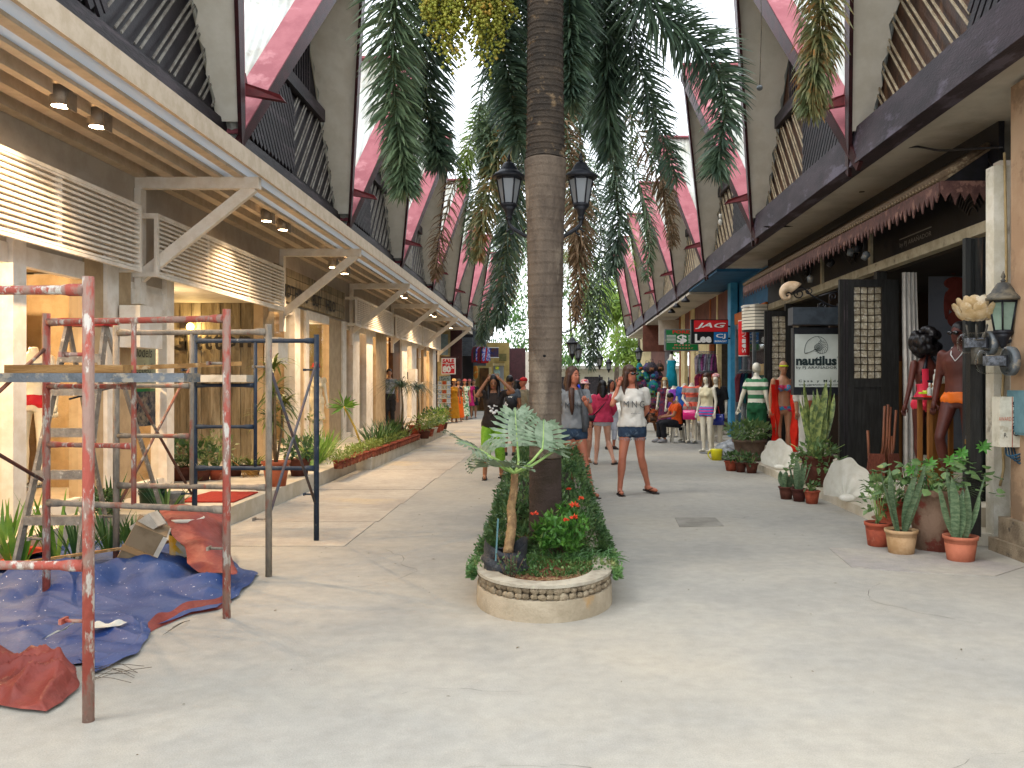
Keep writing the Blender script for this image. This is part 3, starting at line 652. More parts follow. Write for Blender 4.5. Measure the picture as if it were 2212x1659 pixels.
for i in range(9):
    a = G(185+RN.uniform(-10, 20), 1465+RN.uniform(-20, 20)); b = G(RN.uniform(270, 330), 1450+RN.uniform(-20, 30)); b.z = a.z = .012
    c = a.lerp(b, .5)+Vector((RN.uniform(-.05, .05), RN.uniform(-.08, .08), RN.uniform(.01, .05))); mb.tube(cr([a, c, b], 5), .0015, 4)
tag(mb.build('wire_tangle', wm_), 'tangle of thin wires lying by the foot of the red scaffold post', 'wire'); mb = MB()
for i in range(3):
    a = G(410, 1340); b = G(352+10*i, 1375-8*i); mb.tube(cr([a, a.lerp(b, .5)+Vector((.03, -.03*i, .03)), b+Vector((0, 0, .01))], 5), .0015, 4)
tag(mb.build('wire_loop', wm_), 'few loose wires beside the turned-up edge of the tarp', 'wire')
# ================================================================ shops across the walkway
def rroot(name, label, cat, group=None): return thing(name, label, cat, (-.1605, 0, 0), -.015, group)
def RW(a, Y, z=0): return Vector((a+.015*(Y-10.7), Y, z))
sofr = M('stained_soffit', 'bcb5a7', 'ada698', sc=1.3, rough=.9, bump=.1, c3='857c6c', sc3=.7, lo3=.55, hi3=.8)
bluew = M('blue_paint', '1f5f86', '1a5276', sc=3, rough=.6)
ns = rroot('shop_building', 'dark timber shop with capiz shell doors under a carved tiled awning', 'building')
AF = 4.58
MB().box(3.55, 9, 8.2, 20.5, 0, .11).box(4.05, 9, 8.6, 18.95, .11, .30).build('platform', stepm, None, (-.1605, 0, 0), (0, 0, -.015), kind='structure')
MB().box(4.1, 9, 20.5, 50, 0, .13).build('platform', kerbm, None, (-.1605, 0, 0), (0, 0, -.015), kind='structure')
mb = MB().box(3.72, 8.9, 3, 20.3, 4.20, 4.26); mb.build('soffit', sofr, ns)
MB().box(3.9, 8.9, 3, 20.3, 4.26, 4.5).build('wall', darkw, ns)
# fascia chips and holes
hole = M('hole_shadow', '0c0b0a', rough=1)
for (px, py, r) in ((1885, 242, .12), (1680, 489, .13), (1862, 414, .05)):
    Y = 4.2*F/(px-VX) if px != 1885 else 10.6
    if px == 1885: continue
    c = W(px, py, (4.195-CH)*F/(VY-py)); pts = [c+Vector((r*RN.uniform(.6, 1.2)*cos(a)*(2 if r > .1 else 1), r*RN.uniform(.6, 1.2)*sin(a), -.003)) for a in [2*pi*i/9 for i in range(9)]]
    part(ns, 'hole', MB().prism(pts, (0, 0, .001)), hole)
# dark recess wall above the header, header and posts
cream = M('cream_frame', 'b0a78f', '988f78', sc=5, rough=.7, bump=.15, c3='6e6656', sc3=6, lo3=.6, hi3=.7)
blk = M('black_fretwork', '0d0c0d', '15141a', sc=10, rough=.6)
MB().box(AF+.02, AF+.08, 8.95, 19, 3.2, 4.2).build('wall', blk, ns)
MB().box(AF-.05, AF+.08, 8.86, 19, 3.09, 3.21).build('header', cream, ns)
for y in (12.55, 14.9, 17.6): MB().box(AF-.02, AF+.06, y, y+.10, 3.21, 3.75).build('post', cream, ns)
for y in (12.3, 17.3, 18.9): MB().box(AF-.04, AF+.1, y-.06, y+.06, .3, 3.09).build('post', blackw, ns)
MB().box(AF-.06, AF+.12, 8.76, 8.9, .1, 3.75).build('post', white, ns)
# fan shaped fretwork in the recess
fret = M('carved_fret', '2a2320', '1f1a18', sc=10, rough=.5)
for yc in (9.5, 13.4, 16.0):
    mb = MB()
    for i in range(9):
        r = .12+.06*i; mb.tube([(AF+.01, yc+r*cos(a), 3.3+r*1.15*sin(a)) for a in [pi*(.15+.7*j/10) for j in range(11)]], .012, 4)
    mb.build('fretwork', fret, ns)
attach(text('by PJ ARAÑADOR', .95, .09, M('dull_silver', '6f6c66', rough=.5), RW(AF-.0, 10.95, 3.33), face='west', bold=.005), ns)
attach(MB().box(0, .01, -.48, .48, 0, .012).build('lettering_rule', MATS['dull_silver'], loc=RW(AF-.005, 10.95, 3.40)), ns)
# tiled awning with carved valance
tile = M('awning_tile', '6a5844', '4c3c2c', sc=6, rough=.85, bump=.3, c3='8f7f66', sc3=9)
val = M('carved_valance', '5b3e38', '48302c', sc=10, rough=.7, bump=.3, c3='7d5c50', sc3=7)
mb = MB(); mb.prism([(4.08, 9.12, 3.60), (AF+.02, 9.12, 3.95), (AF+.02, 9.12, 3.98), (4.08, 9.12, 3.63)], (0, 9.85, 0)); mb.build('awning_deck', tile, ns)
tb = MB().tube([(4.06, 0, 3.645), (AF+.02, 0, 4.01)], .043, 8).mesh('tile', tile)
for i in range(112): ob('tile', tb, ns, (0, 9.16+.088*i, 0))
mb = MB().box(4.055, 4.075, 9.1, 18.97, 3.50, 3.61)
n = 82
for i in range(n):
    y = 9.1+i*.1204; dz = .14 if i % 2 else .09
    mb.prism([(4.055, y, 3.5), (4.055, y+.118, 3.5), (4.055, y+.085, 3.5-dz*.55), (4.055, y+.059, 3.5-dz), (4.055, y+.033, 3.5-dz*.55)], (.015, 0, 0))
for i in range(5):
    x = 4.07+i*.1; dz = .13 if i % 2 else .09
    mb.box(x, x+.1, 9.08, 9.095, 3.50, 3.62+.0*i); mb.prism([(x, 9.08, 3.5), (x+.033, 9.08, 3.5-dz*.55), (x+.05, 9.08, 3.5-dz), (x+.067, 9.08, 3.5-dz*.55), (x+.1, 9.08, 3.5)], (0, .014, 0))
mb.build('valance', val, ns, kind='stuff')
# black backing on the near end of the awning
MB().prism([(4.1, 9.13, 3.62), (AF, 9.13, 3.95), (AF, 9.13, 3.62)], (0, .02, 0)).build('awning_end', blk, ns)
# interior shell
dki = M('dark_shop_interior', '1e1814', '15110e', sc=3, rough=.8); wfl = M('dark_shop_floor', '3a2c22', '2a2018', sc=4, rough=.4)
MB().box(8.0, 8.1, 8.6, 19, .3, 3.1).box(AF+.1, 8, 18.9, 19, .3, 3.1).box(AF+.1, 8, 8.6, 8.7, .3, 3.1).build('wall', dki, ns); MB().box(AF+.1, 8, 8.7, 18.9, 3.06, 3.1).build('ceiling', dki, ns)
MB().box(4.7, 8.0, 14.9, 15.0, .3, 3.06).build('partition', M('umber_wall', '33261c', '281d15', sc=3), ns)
# carved doors with shell panes
capiz = M('capiz_shell', 'bfb49a', '9c8f78', sc=26, rough=.2, spec=.8, bump=.3, c3='e0d8c4', sc3=18, trans=.25, rnd=.22)
cap2 = M('capiz_frame', '3a2e1e', '2a2014', sc=10, rough=.6)
def capiz_door(Y, x0, x1, z0, z1, gx0, gx1, gz0, gz1, cols, rows, label):
    t = thing('door', label, 'door', (x0, Y, z0), 0, 'open timber doors with shell panes')
    part(t, 'stile', MB().box(x0, gx0, Y-.03, Y+.03, z0, z1), blackw); part(t, 'stile', MB().box(gx1, x1, Y-.03, Y+.03, z0, z1), blackw)
    part(t, 'rail', MB().box(gx0, gx1, Y-.029, Y+.029, gz1, z1), blackw); part(t, 'rail', MB().box(gx0, gx1, Y-.029, Y+.029, gz0-.12, gz0), blackw)
    part(t, 'panel', MB().box(gx0, gx1, Y-.012, Y+.012, z0+.1, gz0-.12), blackw); part(t, 'rail', MB().box(gx0, gx1, Y-.028, Y+.028, z0, z0+.1), blackw)
    part(t, 'stile_groove', MB().box(x0+.06, x0+.075, Y-.036, Y-.03, z0, z1).box(x0+.1, x0+.11, Y-.038, Y-.03, z0, z1), darkw, kind='stuff')
    dx = (gx1-gx0)/cols; dz = (gz1-gz0)/rows; lat = MB()
    for i in range(cols):
        for j in range(rows):
            cx = gx0+dx*(i+.5); cz = gz0+dz*(j+.5); mb = MB(); pts = []
            for k in range(10):
                a = 2*pi*k/10; rx = dx*.5; rz = dz*.5; c_, s_ = cos(a), sin(a)
                pts.append((cx+math.copysign(abs(c_)**.45, c_)*rx, Y-.006+.004*sin(k*2.3+i+j), cz+math.copysign(abs(s_)**.45, s_)*rz))
            mb.add(pts+[(cx, Y-.014, cz)], [(k, (k+1) % 10, 10) for k in range(10)], 0, True); part(t, 'shell_pane', mb, capiz)
    for i in range(cols+1): lat.tube([(gx0+dx*i+.004*sin(j), Y-.018, gz0+dz*j) for j in range(rows+1)], .008, 5)
    for j in range(rows+1): lat.tube([(gx0+dx*i, Y-.02, gz0+dz*j+.004*sin(i*2)) for i in range(cols+1)], .007, 5)
    part(t, 'lattice', lat, cap2)
    return t
Y = 12.15
capiz_door(Y, W(1812, 0, Y).x, W(1940, 0, Y).x, .12, 2.97, W(1843, 0, Y).x, W(1903, 0, Y).x, W(0, 818, Y).z, W(0, 620, Y).z, 4, 13, 'black carved door with grid of shell panes, folded open beside the hanging shell-logo sign')
Y = 17.2
capiz_door(Y, W(1651, 0, Y).x, W(1741, 0, Y).x, .12, 2.95, W(1667, 0, Y).x, W(1726, 0, Y).x, W(0, 826, Y).z, W(0, 683, Y).z, 4, 11, 'black door with shell panes standing behind the hanging shell-logo sign')
# folded dark door stack by the white post, padlock
t = thing('door', 'weathered dark timber folding door with a padlock next to the white post', 'door', W(2110, 1110, 8.98))
xs = [W(p, 0, 8.98).x for p in (2084, 2097, 2106, 2123, 2130, 2146)]
for i in range(5): part(t, 'leaf_panel', MB().box(xs[i], xs[i+1]-.006, 8.96+.03*(i % 2), 9.03, .12, 3.02), M('weathered_black_door', '2a2c2a', '17181a', sc=7, rough=.6, bump=.5, stretch=(3, 3, .2), c3='5a4534', sc3=4, lo3=.6, hi3=.68))
for z in (1.2, 1.05, .7): part(t, 'rail', MB().box(xs[4], xs[5], 8.93, 8.96, z, z+.03), darkw)
brass = M('brass', '8a6a34', rough=.4, metal=.8)
c = W(2089, 953, 8.9); part(t, 'padlock', MB().box(c.x-.02, c.x+.02, 8.88, 8.91, c.z-.03, c.z+.02), brass)
part(t, 'shackle', MB().tube([(c.x-.013, 8.895, c.z+.02), (c.x-.012, 8.895, c.z+.055), (c.x+.012, 8.895, c.z+.055), (c.x+.013, 8.895, c.z+.02)], .004, 6), galv)
# wall pier, meter boxes, lamps
pier = M('tan_render', 'a58a6e', '96795e', sc=2, rough=.9, bump=.2, c3='7e664f', sc3=1.5, world=True)
t = thing('wall', 'tan rendered pier wall with stained base at the edge of the shop', 'wall', (5, 7.2, 0)); PX = 4.10
part(t, 'wall', MB().box(PX, 8, 5.2, 7.75, 0, 4.16), pier); part(t, 'plinth', MB().box(PX-.06, 8, 5.2, 7.85, 0, .32).box(PX-.1, 8, 5.2, 7.95, 0, .12), M('stained_plinth', '8f7f68', '6e5f4c', sc=4, rough=.95, bump=.5, c3='3e3a32', sc3=3, world=True))
t['kind'] = 'thing'
t = thing('post', 'white painted post between the tan wall and the dark folding door', 'post', (4.2, 8.1, 0)); 
part(t, 'shaft', MB().box(W(2147, 0, 8.1).x, W(2181, 0, 8.1).x, 8.1, 8.25, 0, 3.55), M('flaking_white', 'cfcabb', 'bdb6a2', sc=6, rough=.7, bump=.3, c3='7a7466', sc3=4, lo3=.62, hi3=.72))
YQ = 8.05
t = thing('conduit', 'thin yellowish conduit pipe running down the white post', 'pipe', (4.2, 8, 1)); part(t, 'pipe', MB().tube(cr([W(2170, 330, YQ), W(2174, 600, YQ), W(2168, 800, YQ), W(2162, 905, YQ)], 4), .012, 6), M('old_conduit', 'a58f66', '8f7a54', sc=6)); part(t, 'pipe', MB().tube(cr([W(2166, 965, YQ), W(2168, 1010, YQ), W(2160, 1050, YQ)], 4), .012, 6), MATS['old_conduit'])
bluebox = M('blue_grey_box', '5d8089', '4f727c', sc=5, rough=.5, bump=.1)
t = thing('meter_box', 'blue-grey metal box on the tan wall behind the glass meter', 'box', W(2200, 940, 7.6)); c = W(2183, 840, 7.75)
part(t, 'box', MB().box(4.055, 4.1, 6.9, 7.73, W(0, 937, 7.7).z, W(0, 843, 7.7).z), bluebox); part(t, 'door', MB().box(4.045, 4.055, 6.93, 7.70, W(0, 932, 7.7).z, W(0, 848, 7.7).z), bluebox)
t = thing('fuse_box', 'dirty white fuse box with scribbled writing low on the post', 'box', W(2175, 980, 7.6))
whb = M('dirty_white_box', 'c4bfae', 'a9a28f', sc=5, rough=.6, c3='8a7e66', sc3=4, lo3=.6, hi3=.7)
part(t, 'box', MB().box(W(2160, 0, 7.6).x, W(2225, 0, 7.6).x, 7.6, 7.74, W(0, 966, 7.6).z, W(0, 857, 7.6).z), whb)
part(t, 'seam', MB().box(W(2186, 0, 7.6).x, W(2187, 0, 7.6).x, 7.596, 7.6, W(0, 966, 7.6).z, W(0, 857, 7.6).z), terra)
attach(text('JANKED', .27, .07, blackm, W(2198, 912, 7.59), bold=.0).copy() if 0 else text('AWARD', .11, .035, M('faded_red_ink', 'b0604a'), W(2171, 905, 7.59)), t)
o = text('SANKED', .30, .06, blackm, W(2195, 905, 7.59)); o.rotation_euler = (pi/2, pi/2, 0); attach(o, t)
attach(text('R.', .03, .04, blackm, W(2173, 940, 7.59)), t)
# hair-thin wiring bundle under the boxes
mb = MB()
for i in range(4): mb.tube(cr([W(2172+6*i, 966, 7.7), W(2178+7*i, 985+5*i, 7.6), W(2215, 978+5*i, 7.6)], 4), .008, 5)
tag(mb.build('cable', M('blue_cable', '28506a', '1c2c34', sc=14)), 'loose blue and black cables hanging below the white fuse box', 'cable')
mb = MB(); mb.tube(cr([RW(3.7, 11.3, 4.28), W(1950, 320, 10), W(2030, 325, 9.5), W(2095, 322, 9), W(2165, 318, 8.6)], 6), .012, 6); mb.tube(cr([W(1862, 272, 10.9), W(1850, 300, 10.8), W(1838, 300, 10.7), W(1830, 280, 10.6)], 4), .012, 6)
tag(mb.build('cable', blackm), 'sagging black cable strung under the stained soffit', 'cable')
# glass electricity meters
clear = glass('meter_glass', (.95, .96, .96), .05)
for (px, py, r, lab) in ((2152, 770, .115, 'round glass electricity meter lower on the white post'), (2131, 741, .10, 'dusty glass meter behind the lower one')):
    Y = 7.55 if py == 770+0 else 7.9; c = W(px+22, py+10, Y) if r > .11 else W(px, py, Y)
    t = thing('electricity_meter', lab, 'meter', c, 0, 'glass electricity meters')
    ax = Matrix.Rotation(radians(-90), 3, 'Y')
    mb = MB(); mb.lathe([(r*.98, 0), (r, .05), (r*.97, .2), (r*.8, .235), (r*.3, .245)], 20); mb.v = [tuple(c+ax @ Vector(v)) for v in mb.v]; part(t, 'dome', mb, clear)
    mb = MB(); mb.lathe([(r*1.1, -.06), (r*1.1, 0)], 20); mb.v = [tuple(c+ax @ Vector(v)) for v in mb.v]; part(t, 'base', mb, galv)
    part(t, 'register', MB().box(c.x-.18, c.x-.03, c.y-.05, c.y+.05, c.z-.04, c.z+.045), M('meter_face', '6b7078', '3a3c40', sc=25, rough=.5)); part(t, 'plate', MB().box(c.x-.03, c.x-.01, c.y-.05, c.y+.05, c.z-.05, c.z+.05), blackm)
# wall lantern
def lantern(root, c, s, glassm, top=blackm, n=6, frame=blackm):
    c = Vector(c)
    part(root, 'roof', MB().lathe([(.175*s, -.02*s), (.18*s, 0), (.12*s, .045*s), (.10*s, .06*s), (.095*s, .075*s), (.06*s, .13*s), (.045*s, .145*s), (.02*s, .15*s)], 16, c), top)
    part(root, 'finial', MB().lathe([(.012*s, .145*s), (.025*s, .165*s), (.01*s, .18*s), (.022*s, .2*s), (.004*s, .25*s)], 10, c), top)
    part(root, 'glass', MB().lathe([(.075*s, -.30*s), (.125*s, -.025*s)], n, c, sm=False), glassm)
    mb = MB()
    for i in range(n):
        a = 2*pi*i/n; mb.tube([c+Vector((.078*s*cos(a), .078*s*sin(a), -.30*s)), c+Vector((.129*s*cos(a), .129*s*sin(a), -.02*s))], .009*s, 5)
    mb.lathe([(.085*s, -.32*s), (.09*s, -.30*s), (.08*s, -.285*s)], 12, c); mb.lathe([(.125*s, -.04*s), (.14*s, -.02*s)], 12, c)
    mb.lathe([(.02*s, -.45*s), (.03*s, -.42*s), (.05*s, -.36*s), (.082*s, -.32*s)], 12, c)
    part(root, 'cage', mb, frame)
greeng = M('greenish_lamp_glass', 'a8bfae', '8fa898', sc=6, rough=.15, trans=.5)
c = W(2167, 655, 7.75); c.x -= .0
t = thing('wall_lantern', 'weathered iron wall lantern with greenish glass on the tan wall', 'lantern', (4.1, 7.7, c.z-.3))
Sx = .98
lantern(t, c+Vector((0, 0, .04)), Sx, greeng, M('dusty_iron', '6a6252', '3a3a38', sc=9, rough=.6)); 
part(t, 'bulb', MB().tube([c+Vector((0, 0, -.2)), c+Vector((0, 0, -.05))], .03, 8), whitepl)
part(t, 'arm', MB().tube(cr([c+Vector((0, 0, -.36)), c+Vector((.06, 0, -.34)), c+Vector((.13, -.02, -.30))], 4), .014, 8), blackm)
e = c+Vector((.15, -.05, -.30)); mb = MB(); mb.lathe([(.075, 0), (.08, .02), (.05, .035), (.02, .05)], 16); mb.v = [tuple(e+Matrix.Rotation(-pi/2, 3, 'Y') @ Vector(v)) for v in mb.v]; part(t, 'wall_plate', mb, blackm)
# capiz flower lamp
petal = M('capiz_petal', 'd8c29a', 'c4a878', sc=8, rough=.35, trans=.35, spec=.6, c3='e2d6be', sc3=5)
def petals(root, c, R, rows, mat):
    c = Vector(c)
    for k, (el, rr, nn, s, off) in enumerate(rows):
        for i in range(nn):
            a = 2*pi*(i+off)/nn; d = Vector((cos(a)*cos(el), sin(a)*cos(el), sin(el))); p = c+d*rr*R; tng = Vector((-sin(a), cos(a), 0)); up = d.cross(tng)*-1
            up = (Vector((0, 0, 1))*.75+d*.45).normalized(); nr = tng.cross(up).normalized(); mb = MB(); P_ = []
            for u in range(5):
                row = []
                for v in range(5):
                    uu = (u-2)/2; vv = (v-2)/2; q = math.sqrt(uu*uu+vv*vv); sq = 1 if q < 1e-6 else max(abs(uu), abs(vv))/q
                    uu *= sq; vv *= sq; row.append(p+tng*uu*s*R+up*(vv+.6)*s*R - nr*(.25*s*R*(uu*uu+vv*vv)))
                P_.append(row)
            mb.grid(P_); part(root, 'petal', mb, mat)
c = W(2110, 668, 7.9)
t = thing('flower_lamp', 'capiz shell flower lamp with overlapping cream petals on an iron stem by the white post', 'lamp', c)
petals(t, c-Vector((0, 0, .05)), .19, [(-.6, .45, 7, .33, 0), (-.25, .8, 9, .32, .5), (.1, .95, 10, .30, 0), (.4, .85, 9, .31, .5), (.7, .65, 8, .31, .2), (1.0, .42, 6, .32, .1), (1.3, .15, 4, .34, .4)], petal)
mb = MB()
for i in range(6):
    a = 2*pi*i/6; mb.tube([c+Vector((.1*cos(a), .1*sin(a), -.14)), c+Vector((.07*cos(a), .07*sin(a), -.28))], .006, 5)
mb.lathe([(.075, -.285), (.075, -.275)], 14, c); mb.tube([c+Vector((0, 0, -.28)), c+Vector((.0, 0, -.5))], .05, 10); mb.tube([c+Vector((0, 0, -.33)), c+Vector((.2, 0, -.32)), c+Vector((.26, .1, -.33))], .008, 6)
part(t, 'stem', mb, M('dull_iron', '4a4640', '5e5a50', sc=10, rough=.5)); part(t, 'stem_post', MB().box(c.x-.05, c.x+.05, c.y+.02, c.y+.1, .12, c.z-.4), blackw)

# hanging sign with the shell logo
YS = 13.0; sx0, sx1 = W(1717, 0, YS).x, W(1822, 0, YS).x; z0, z1 = W(0, 836, YS).z, W(0, 722, YS).z
signw = M('sign_white', 'bdc2ba', 'b2b7ae', sc=2, rough=.4); ink = M('sign_ink', '1c2a2a', rough=.6)
t = thing('hanging_sign', 'white sign with nautilus shell drawing and lettering in a black frame', 'sign', ((sx0+sx1)/2, YS, z0))
part(t, 'frame', MB().box(sx0-.02, sx1+.01, YS, YS+.14, z0-.12, z1+.10), blackm); part(t, 'panel', MB().box(sx0, sx1, YS-.012, YS-.001, z0, z1), signw)
part(t, 'hood', MB().box(sx0-.06, sx1, YS-.12, YS+.16, W(0, 702, YS).z, W(0, 665, YS).z), M('slate_hood', '3a4148', '2c3238', sc=5, rough=.4))
def wl(px, py): return W(px, py, YS-.018)
Wd = wl(1812, 0).x-wl(1717, 0).x
def tx(s, cx, cy, w_, h_, **k): attach(text(s, w_*YS/F, h_*YS/F, ink, wl(cx, cy), **k), t)
tx('nautilus', 1763.5, 779, 88, 21, bold=.045); tx('by PJ ARAÑADOR', 1764, 794, 88, 8, bold=.01); tx('Casa y Moda', 1769, 823.5, 88, 6.5, bold=.02, space=1.5); tx('www.pjaranadordesign.com', 1769, 831.5, 88, 5, bold=.02)
attach(text('®', .03, .03, ink, wl(1810, 772)), t)
mb = MB(); r_ = .0032
mb.tube([wl(1721, 786), wl(1808, 785.5)], .002, 4)
cen = wl(1770, 749.5); sc_ = YS/F   # nautilus: chambered spiral
def sp(th, off=0): r = (1.2*math.exp(.205*th))*sc_; return cen+Vector((r*cos(-th+off), 0, r*sin(-th+off)))
outer = [(1745.5, 763), (1738.5, 763), (1738.5, 752), (1744, 738), (1756, 729), (1767, 727), (1777, 730), (1784, 737), (1788, 747), (1787, 756), (1782, 762), (1774, 763), (1766, 760), (1760, 753), (1760, 746)]
mb.tube(cr([wl(*p) for p in outer], 5), r_, 5); mb.tube(cr([wl(1738.5, 763), wl(1748, 761), wl(1757, 757), wl(1762, 755)], 4), r_, 5)
mb.tube(cr([wl(1767, 727), wl(1772, 733), wl(1773, 739), wl(1769, 743)], 5), r_, 5)
for i in range(13):
    a = radians(78-i*22); R1 = 17.5+.8*sin(i); p1 = Vector((1770+14.8*cos(a)+2, 749.5-15.5*sin(a)+1.5*0, 0)); p0 = Vector((1770+7*cos(a+.5), 749.5-7*sin(a+.5), 0))
    if p1.x < 1762 and p1.y < 752: continue
    m_ = Vector(((p0.x+p1.x)/2+2.2*cos(a+1.4), (p0.y+p1.y)/2-2.2*sin(a+1.4), 0)); mb.tube(cr([wl(p0.x, p0.y), wl(m_.x, m_.y), wl(p1.x, p1.y)], 3), .0026, 4)
for R1 in (8.0, 3.2): mb.tube([wl(1768+R1*cos(a), 750+R1*sin(a)) for a in [2*pi*i/18 for i in range(19)]], .003, 4)
for i in range(16): a = 2*pi*i/16; mb.tube([wl(1768+3*cos(a), 750+3*sin(a)), wl(1768+8*cos(a+.5), 750+8*sin(a+.5))], .0022, 4)
mb.tube([wl(1768+1.3*cos(a), 750+1.3*sin(a)) for a in [2*pi*i/8 for i in range(9)]], .004, 4)
part(t, 'logo', mb, ink, kind='stuff')
# scrolled iron bracket + shell
t = thing('iron_bracket', 'scrolled black iron bracket holding the shell above the hanging sign', 'bracket', W(1813, 650, YS)); mb = MB()
def scroll(cx, cy, r0, turns, a0, s=1):
    return [W(cx+(r0*(1-.75*i/24))*cos(a0+s*turns*2*pi*i/24), cy+(r0*(1-.75*i/24))*sin(a0+s*turns*2*pi*i/24), YS) for i in range(25)]
mb.tube(cr([W(1822, 665, YS), W(1795, 660, YS), W(1775, 650, YS), W(1752, 637, YS), W(1735, 622, YS), W(1722, 620, YS)], 5), .012, 6); mb.tube(scroll(1726, 634, 13, 1.4, -1.4, -1), .01, 6); mb.tube(scroll(1776, 659, 8, 1.3, 0, 1), .009, 6); mb.tube(scroll(1800, 641, 9, 1.3, 2, 1), .009, 6); mb.tube(scroll(1748, 628, 8, 1.2, 3, -1), .008, 6)
mb.tube([W(1822, 628, YS), W(1795, 632, YS), W(1770, 640, YS)], .01, 6); mb.box(W(1768, 0, YS).x, W(1772, 0, YS).x, YS+.02, YS+.05, W(0, 690, YS).z, W(0, 655, YS).z); mb.box(W(1810, 0, YS).x, W(1814, 0, YS).x, YS+.02, YS+.05, W(0, 690, YS).z, W(0, 655, YS).z)
part(t, 'scrollwork', mb, blackm)
shellm = M('nautilus_shell', 'c9b294', 'b09372', sc=9, rough=.35, c3='ddd3c0', sc3=4)
t = thing('nautilus_shell', 'cream nautilus shell ornament at the end of the scrolled bracket', 'shell', W(1690, 637, YS)); mb = MB()
Cn = W(1702, 638, YS); rs = []
for i in range(40):
    th = i/39*pi*2.7; rad = .012*math.exp(.235*th*1.0)*1.12; rad = .012*math.exp(.31*th); ctr = Cn+Vector((-rad*cos(th-2.35-0.55+pi)*1.0, 0, rad*sin(th-2.35-.55+pi)))
    d = (ctr-Cn).normalized(); q = rad*.62; rs.append([ctr+d*(q*cos(2*pi*k/12))+Vector((0, q*.8*sin(2*pi*k/12), 0)) for k in range(12)])
mb.rings(rs); part(t, 'shell', mb, shellm)
# track lights under the awning
for i, (px, py) in enumerate([(1790, 575), (1835, 552), (1850, 545), (1865, 560), (1700, 635), (1750, 610)]):
    Y = 4.25*F/(px-VX); Y = (4.25-.16)/((px-VX)/F-.015); c = W(px, py, Y)
    t = thing('spotlight', 'small unlit track spotlight under the carved awning, %s' % ['above the scroll bracket', 'above the shell-pane door', 'next to it above the door', 'tilted away above the door', 'beside the shell', 'over the middle of the sign'][i], 'light', c, 0, 'unlit spotlights under the carved awning')
    mb = MB(); mb.lathe([(.04, 0), (.055, .09), (.02, .12)], 12); mb.v = [tuple(c+Matrix.Rotation(.6-.3*(i % 3), 3, 'Y') @ Vector(v)) for v in mb.v]; part(t, 'head', mb, galv if i % 2 else blackm); part(t, 'arm', MB().tube([c+Vector((0, 0, .1)), Vector((c.x+.02, c.y, 3.62))], .008, 5), blackm)

# ---------------------------------------------------------------- next shops
bs = rroot('shop_building', 'glass-fronted shop with blue painted column and blue soffit, beyond the shell-door shop', 'building')
grayf = M('grey_frame', '6e7377', '5d6266', sc=6, rough=.5)
MB().box(3.72, 9, 20.3, 24.8, 4.12, 4.19).box(AF+.1, AF+.14, 19, 24.8, 3.3, 4.13).build('soffit', bluew, bs)
MB().box(AF-.02, AF+.06, 19.05, 22.5, 3.02, 3.3).build('fascia', M('orange_paint', 'b5642c', 'a45a26', sc=4), bs)
MB().box(AF-.12, AF+.06, 22.5, 22.9, .13, 4.12).build('column', M('bright_blue_paint', '3f8fb4', '357fa4', sc=4, rough=.5), bs)
for y in (19.1, 20.3, 21.4, 22.35): MB().box(AF-.02, AF+.06, y, y+.09, .13, 3.02).build('window_frame', grayf, bs)
MB().box(AF, AF+.05, 19.1, 22.5, 2.9, 3.02).build('window_frame', grayf, bs); MB().box(AF+.015, AF+.022, 19.1, 22.5, .2, 2.9).build('glass_pane', wg, bs)
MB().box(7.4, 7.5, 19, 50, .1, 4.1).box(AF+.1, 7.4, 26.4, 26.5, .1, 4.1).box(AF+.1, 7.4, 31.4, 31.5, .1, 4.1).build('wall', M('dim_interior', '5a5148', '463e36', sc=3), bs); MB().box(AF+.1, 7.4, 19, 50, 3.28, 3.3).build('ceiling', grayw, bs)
cs = rroot('shop_building', 'cream and brown shop row under a pale soffit hung with clothes, past the blue column', 'building')
MB().box(3.72, 9, 24.8, 49, 4.05, 4.12).build('soffit', sofr, cs)
crm = M('cream_wall', 'c2b184', 'b09f72', sc=3, rough=.8); brd = M('red_brown_wall', '6a4034', '583428', sc=3, rough=.8); orb = M('orange_brown_post', '8f4f28', '7c4220', sc=5)
for y0, y1, m_ in ((22.9, 23.1, grayf), (25.0, 25.2, crm), (26.2, 26.45, orb), (29.4, 30.3, crm), (30.3, 30.6, orb), (31.8, 32.8, crm), (33.0, 33.3, orb), (36, 38, darkw), (38, 44, brd), (44, 50, crm)):
    MB().box(AF-.02, AF+.1, y0, y1, .13, 4.05).build('post' if y1-y0 < 1 else 'wall', m_, cs)
MB().box(AF, AF+.08, 23.1, 38, 3.1, 4.05).build('wall', brd, cs)
MB().box(AF+.03, AF+.06, 26.45, 29.4, .13, 3.1).build('shutter', crm, cs)
MB().box(3.6, AF, 37.9, 38.0, 2.9, 4.05).build('wall', brd, cs)
MB().box(3.8, AF, 33.4, 33.5, 3.0, 3.95).build('signboard', grayw, cs)
# signs facing the camera
def box_sign(name, label, px0, px1, py0, py1, Y, d, m, root_cat='sign'):
    a, b = W(px0, py1, Y), W(px1, py0, Y); t = thing(name, label, root_cat, (a.x, Y, a.z)); part(t, 'box', MB().box(a.x, b.x, Y, Y+d, a.z, b.z), m); return t
sred = M('sign_red', 'c01c22', rough=.35); sblu = M('sign_blue', '1668a8', rough=.35); sblk = M('sign_black', '0c0d10', rough=.35); swh = M('letter_white', 'dcdcd8', rough=.5); sgr = M('sign_green', '0f6a34', rough=.4)
YJ = 22.4; t = box_sign('box_sign', 'red, black and blue box sign fixed to the bright blue column', 1493, 1573, 690, 743, YJ, .16, sblk)
def q(px0, px1, py0, py1, Y, m, n='panel', dy=.01, root=None):
    a, b = W(px0, py1, Y), W(px1, py0, Y); part(root, n, MB().box(a.x, b.x, Y-dy, Y-.001, a.z, b.z), m)
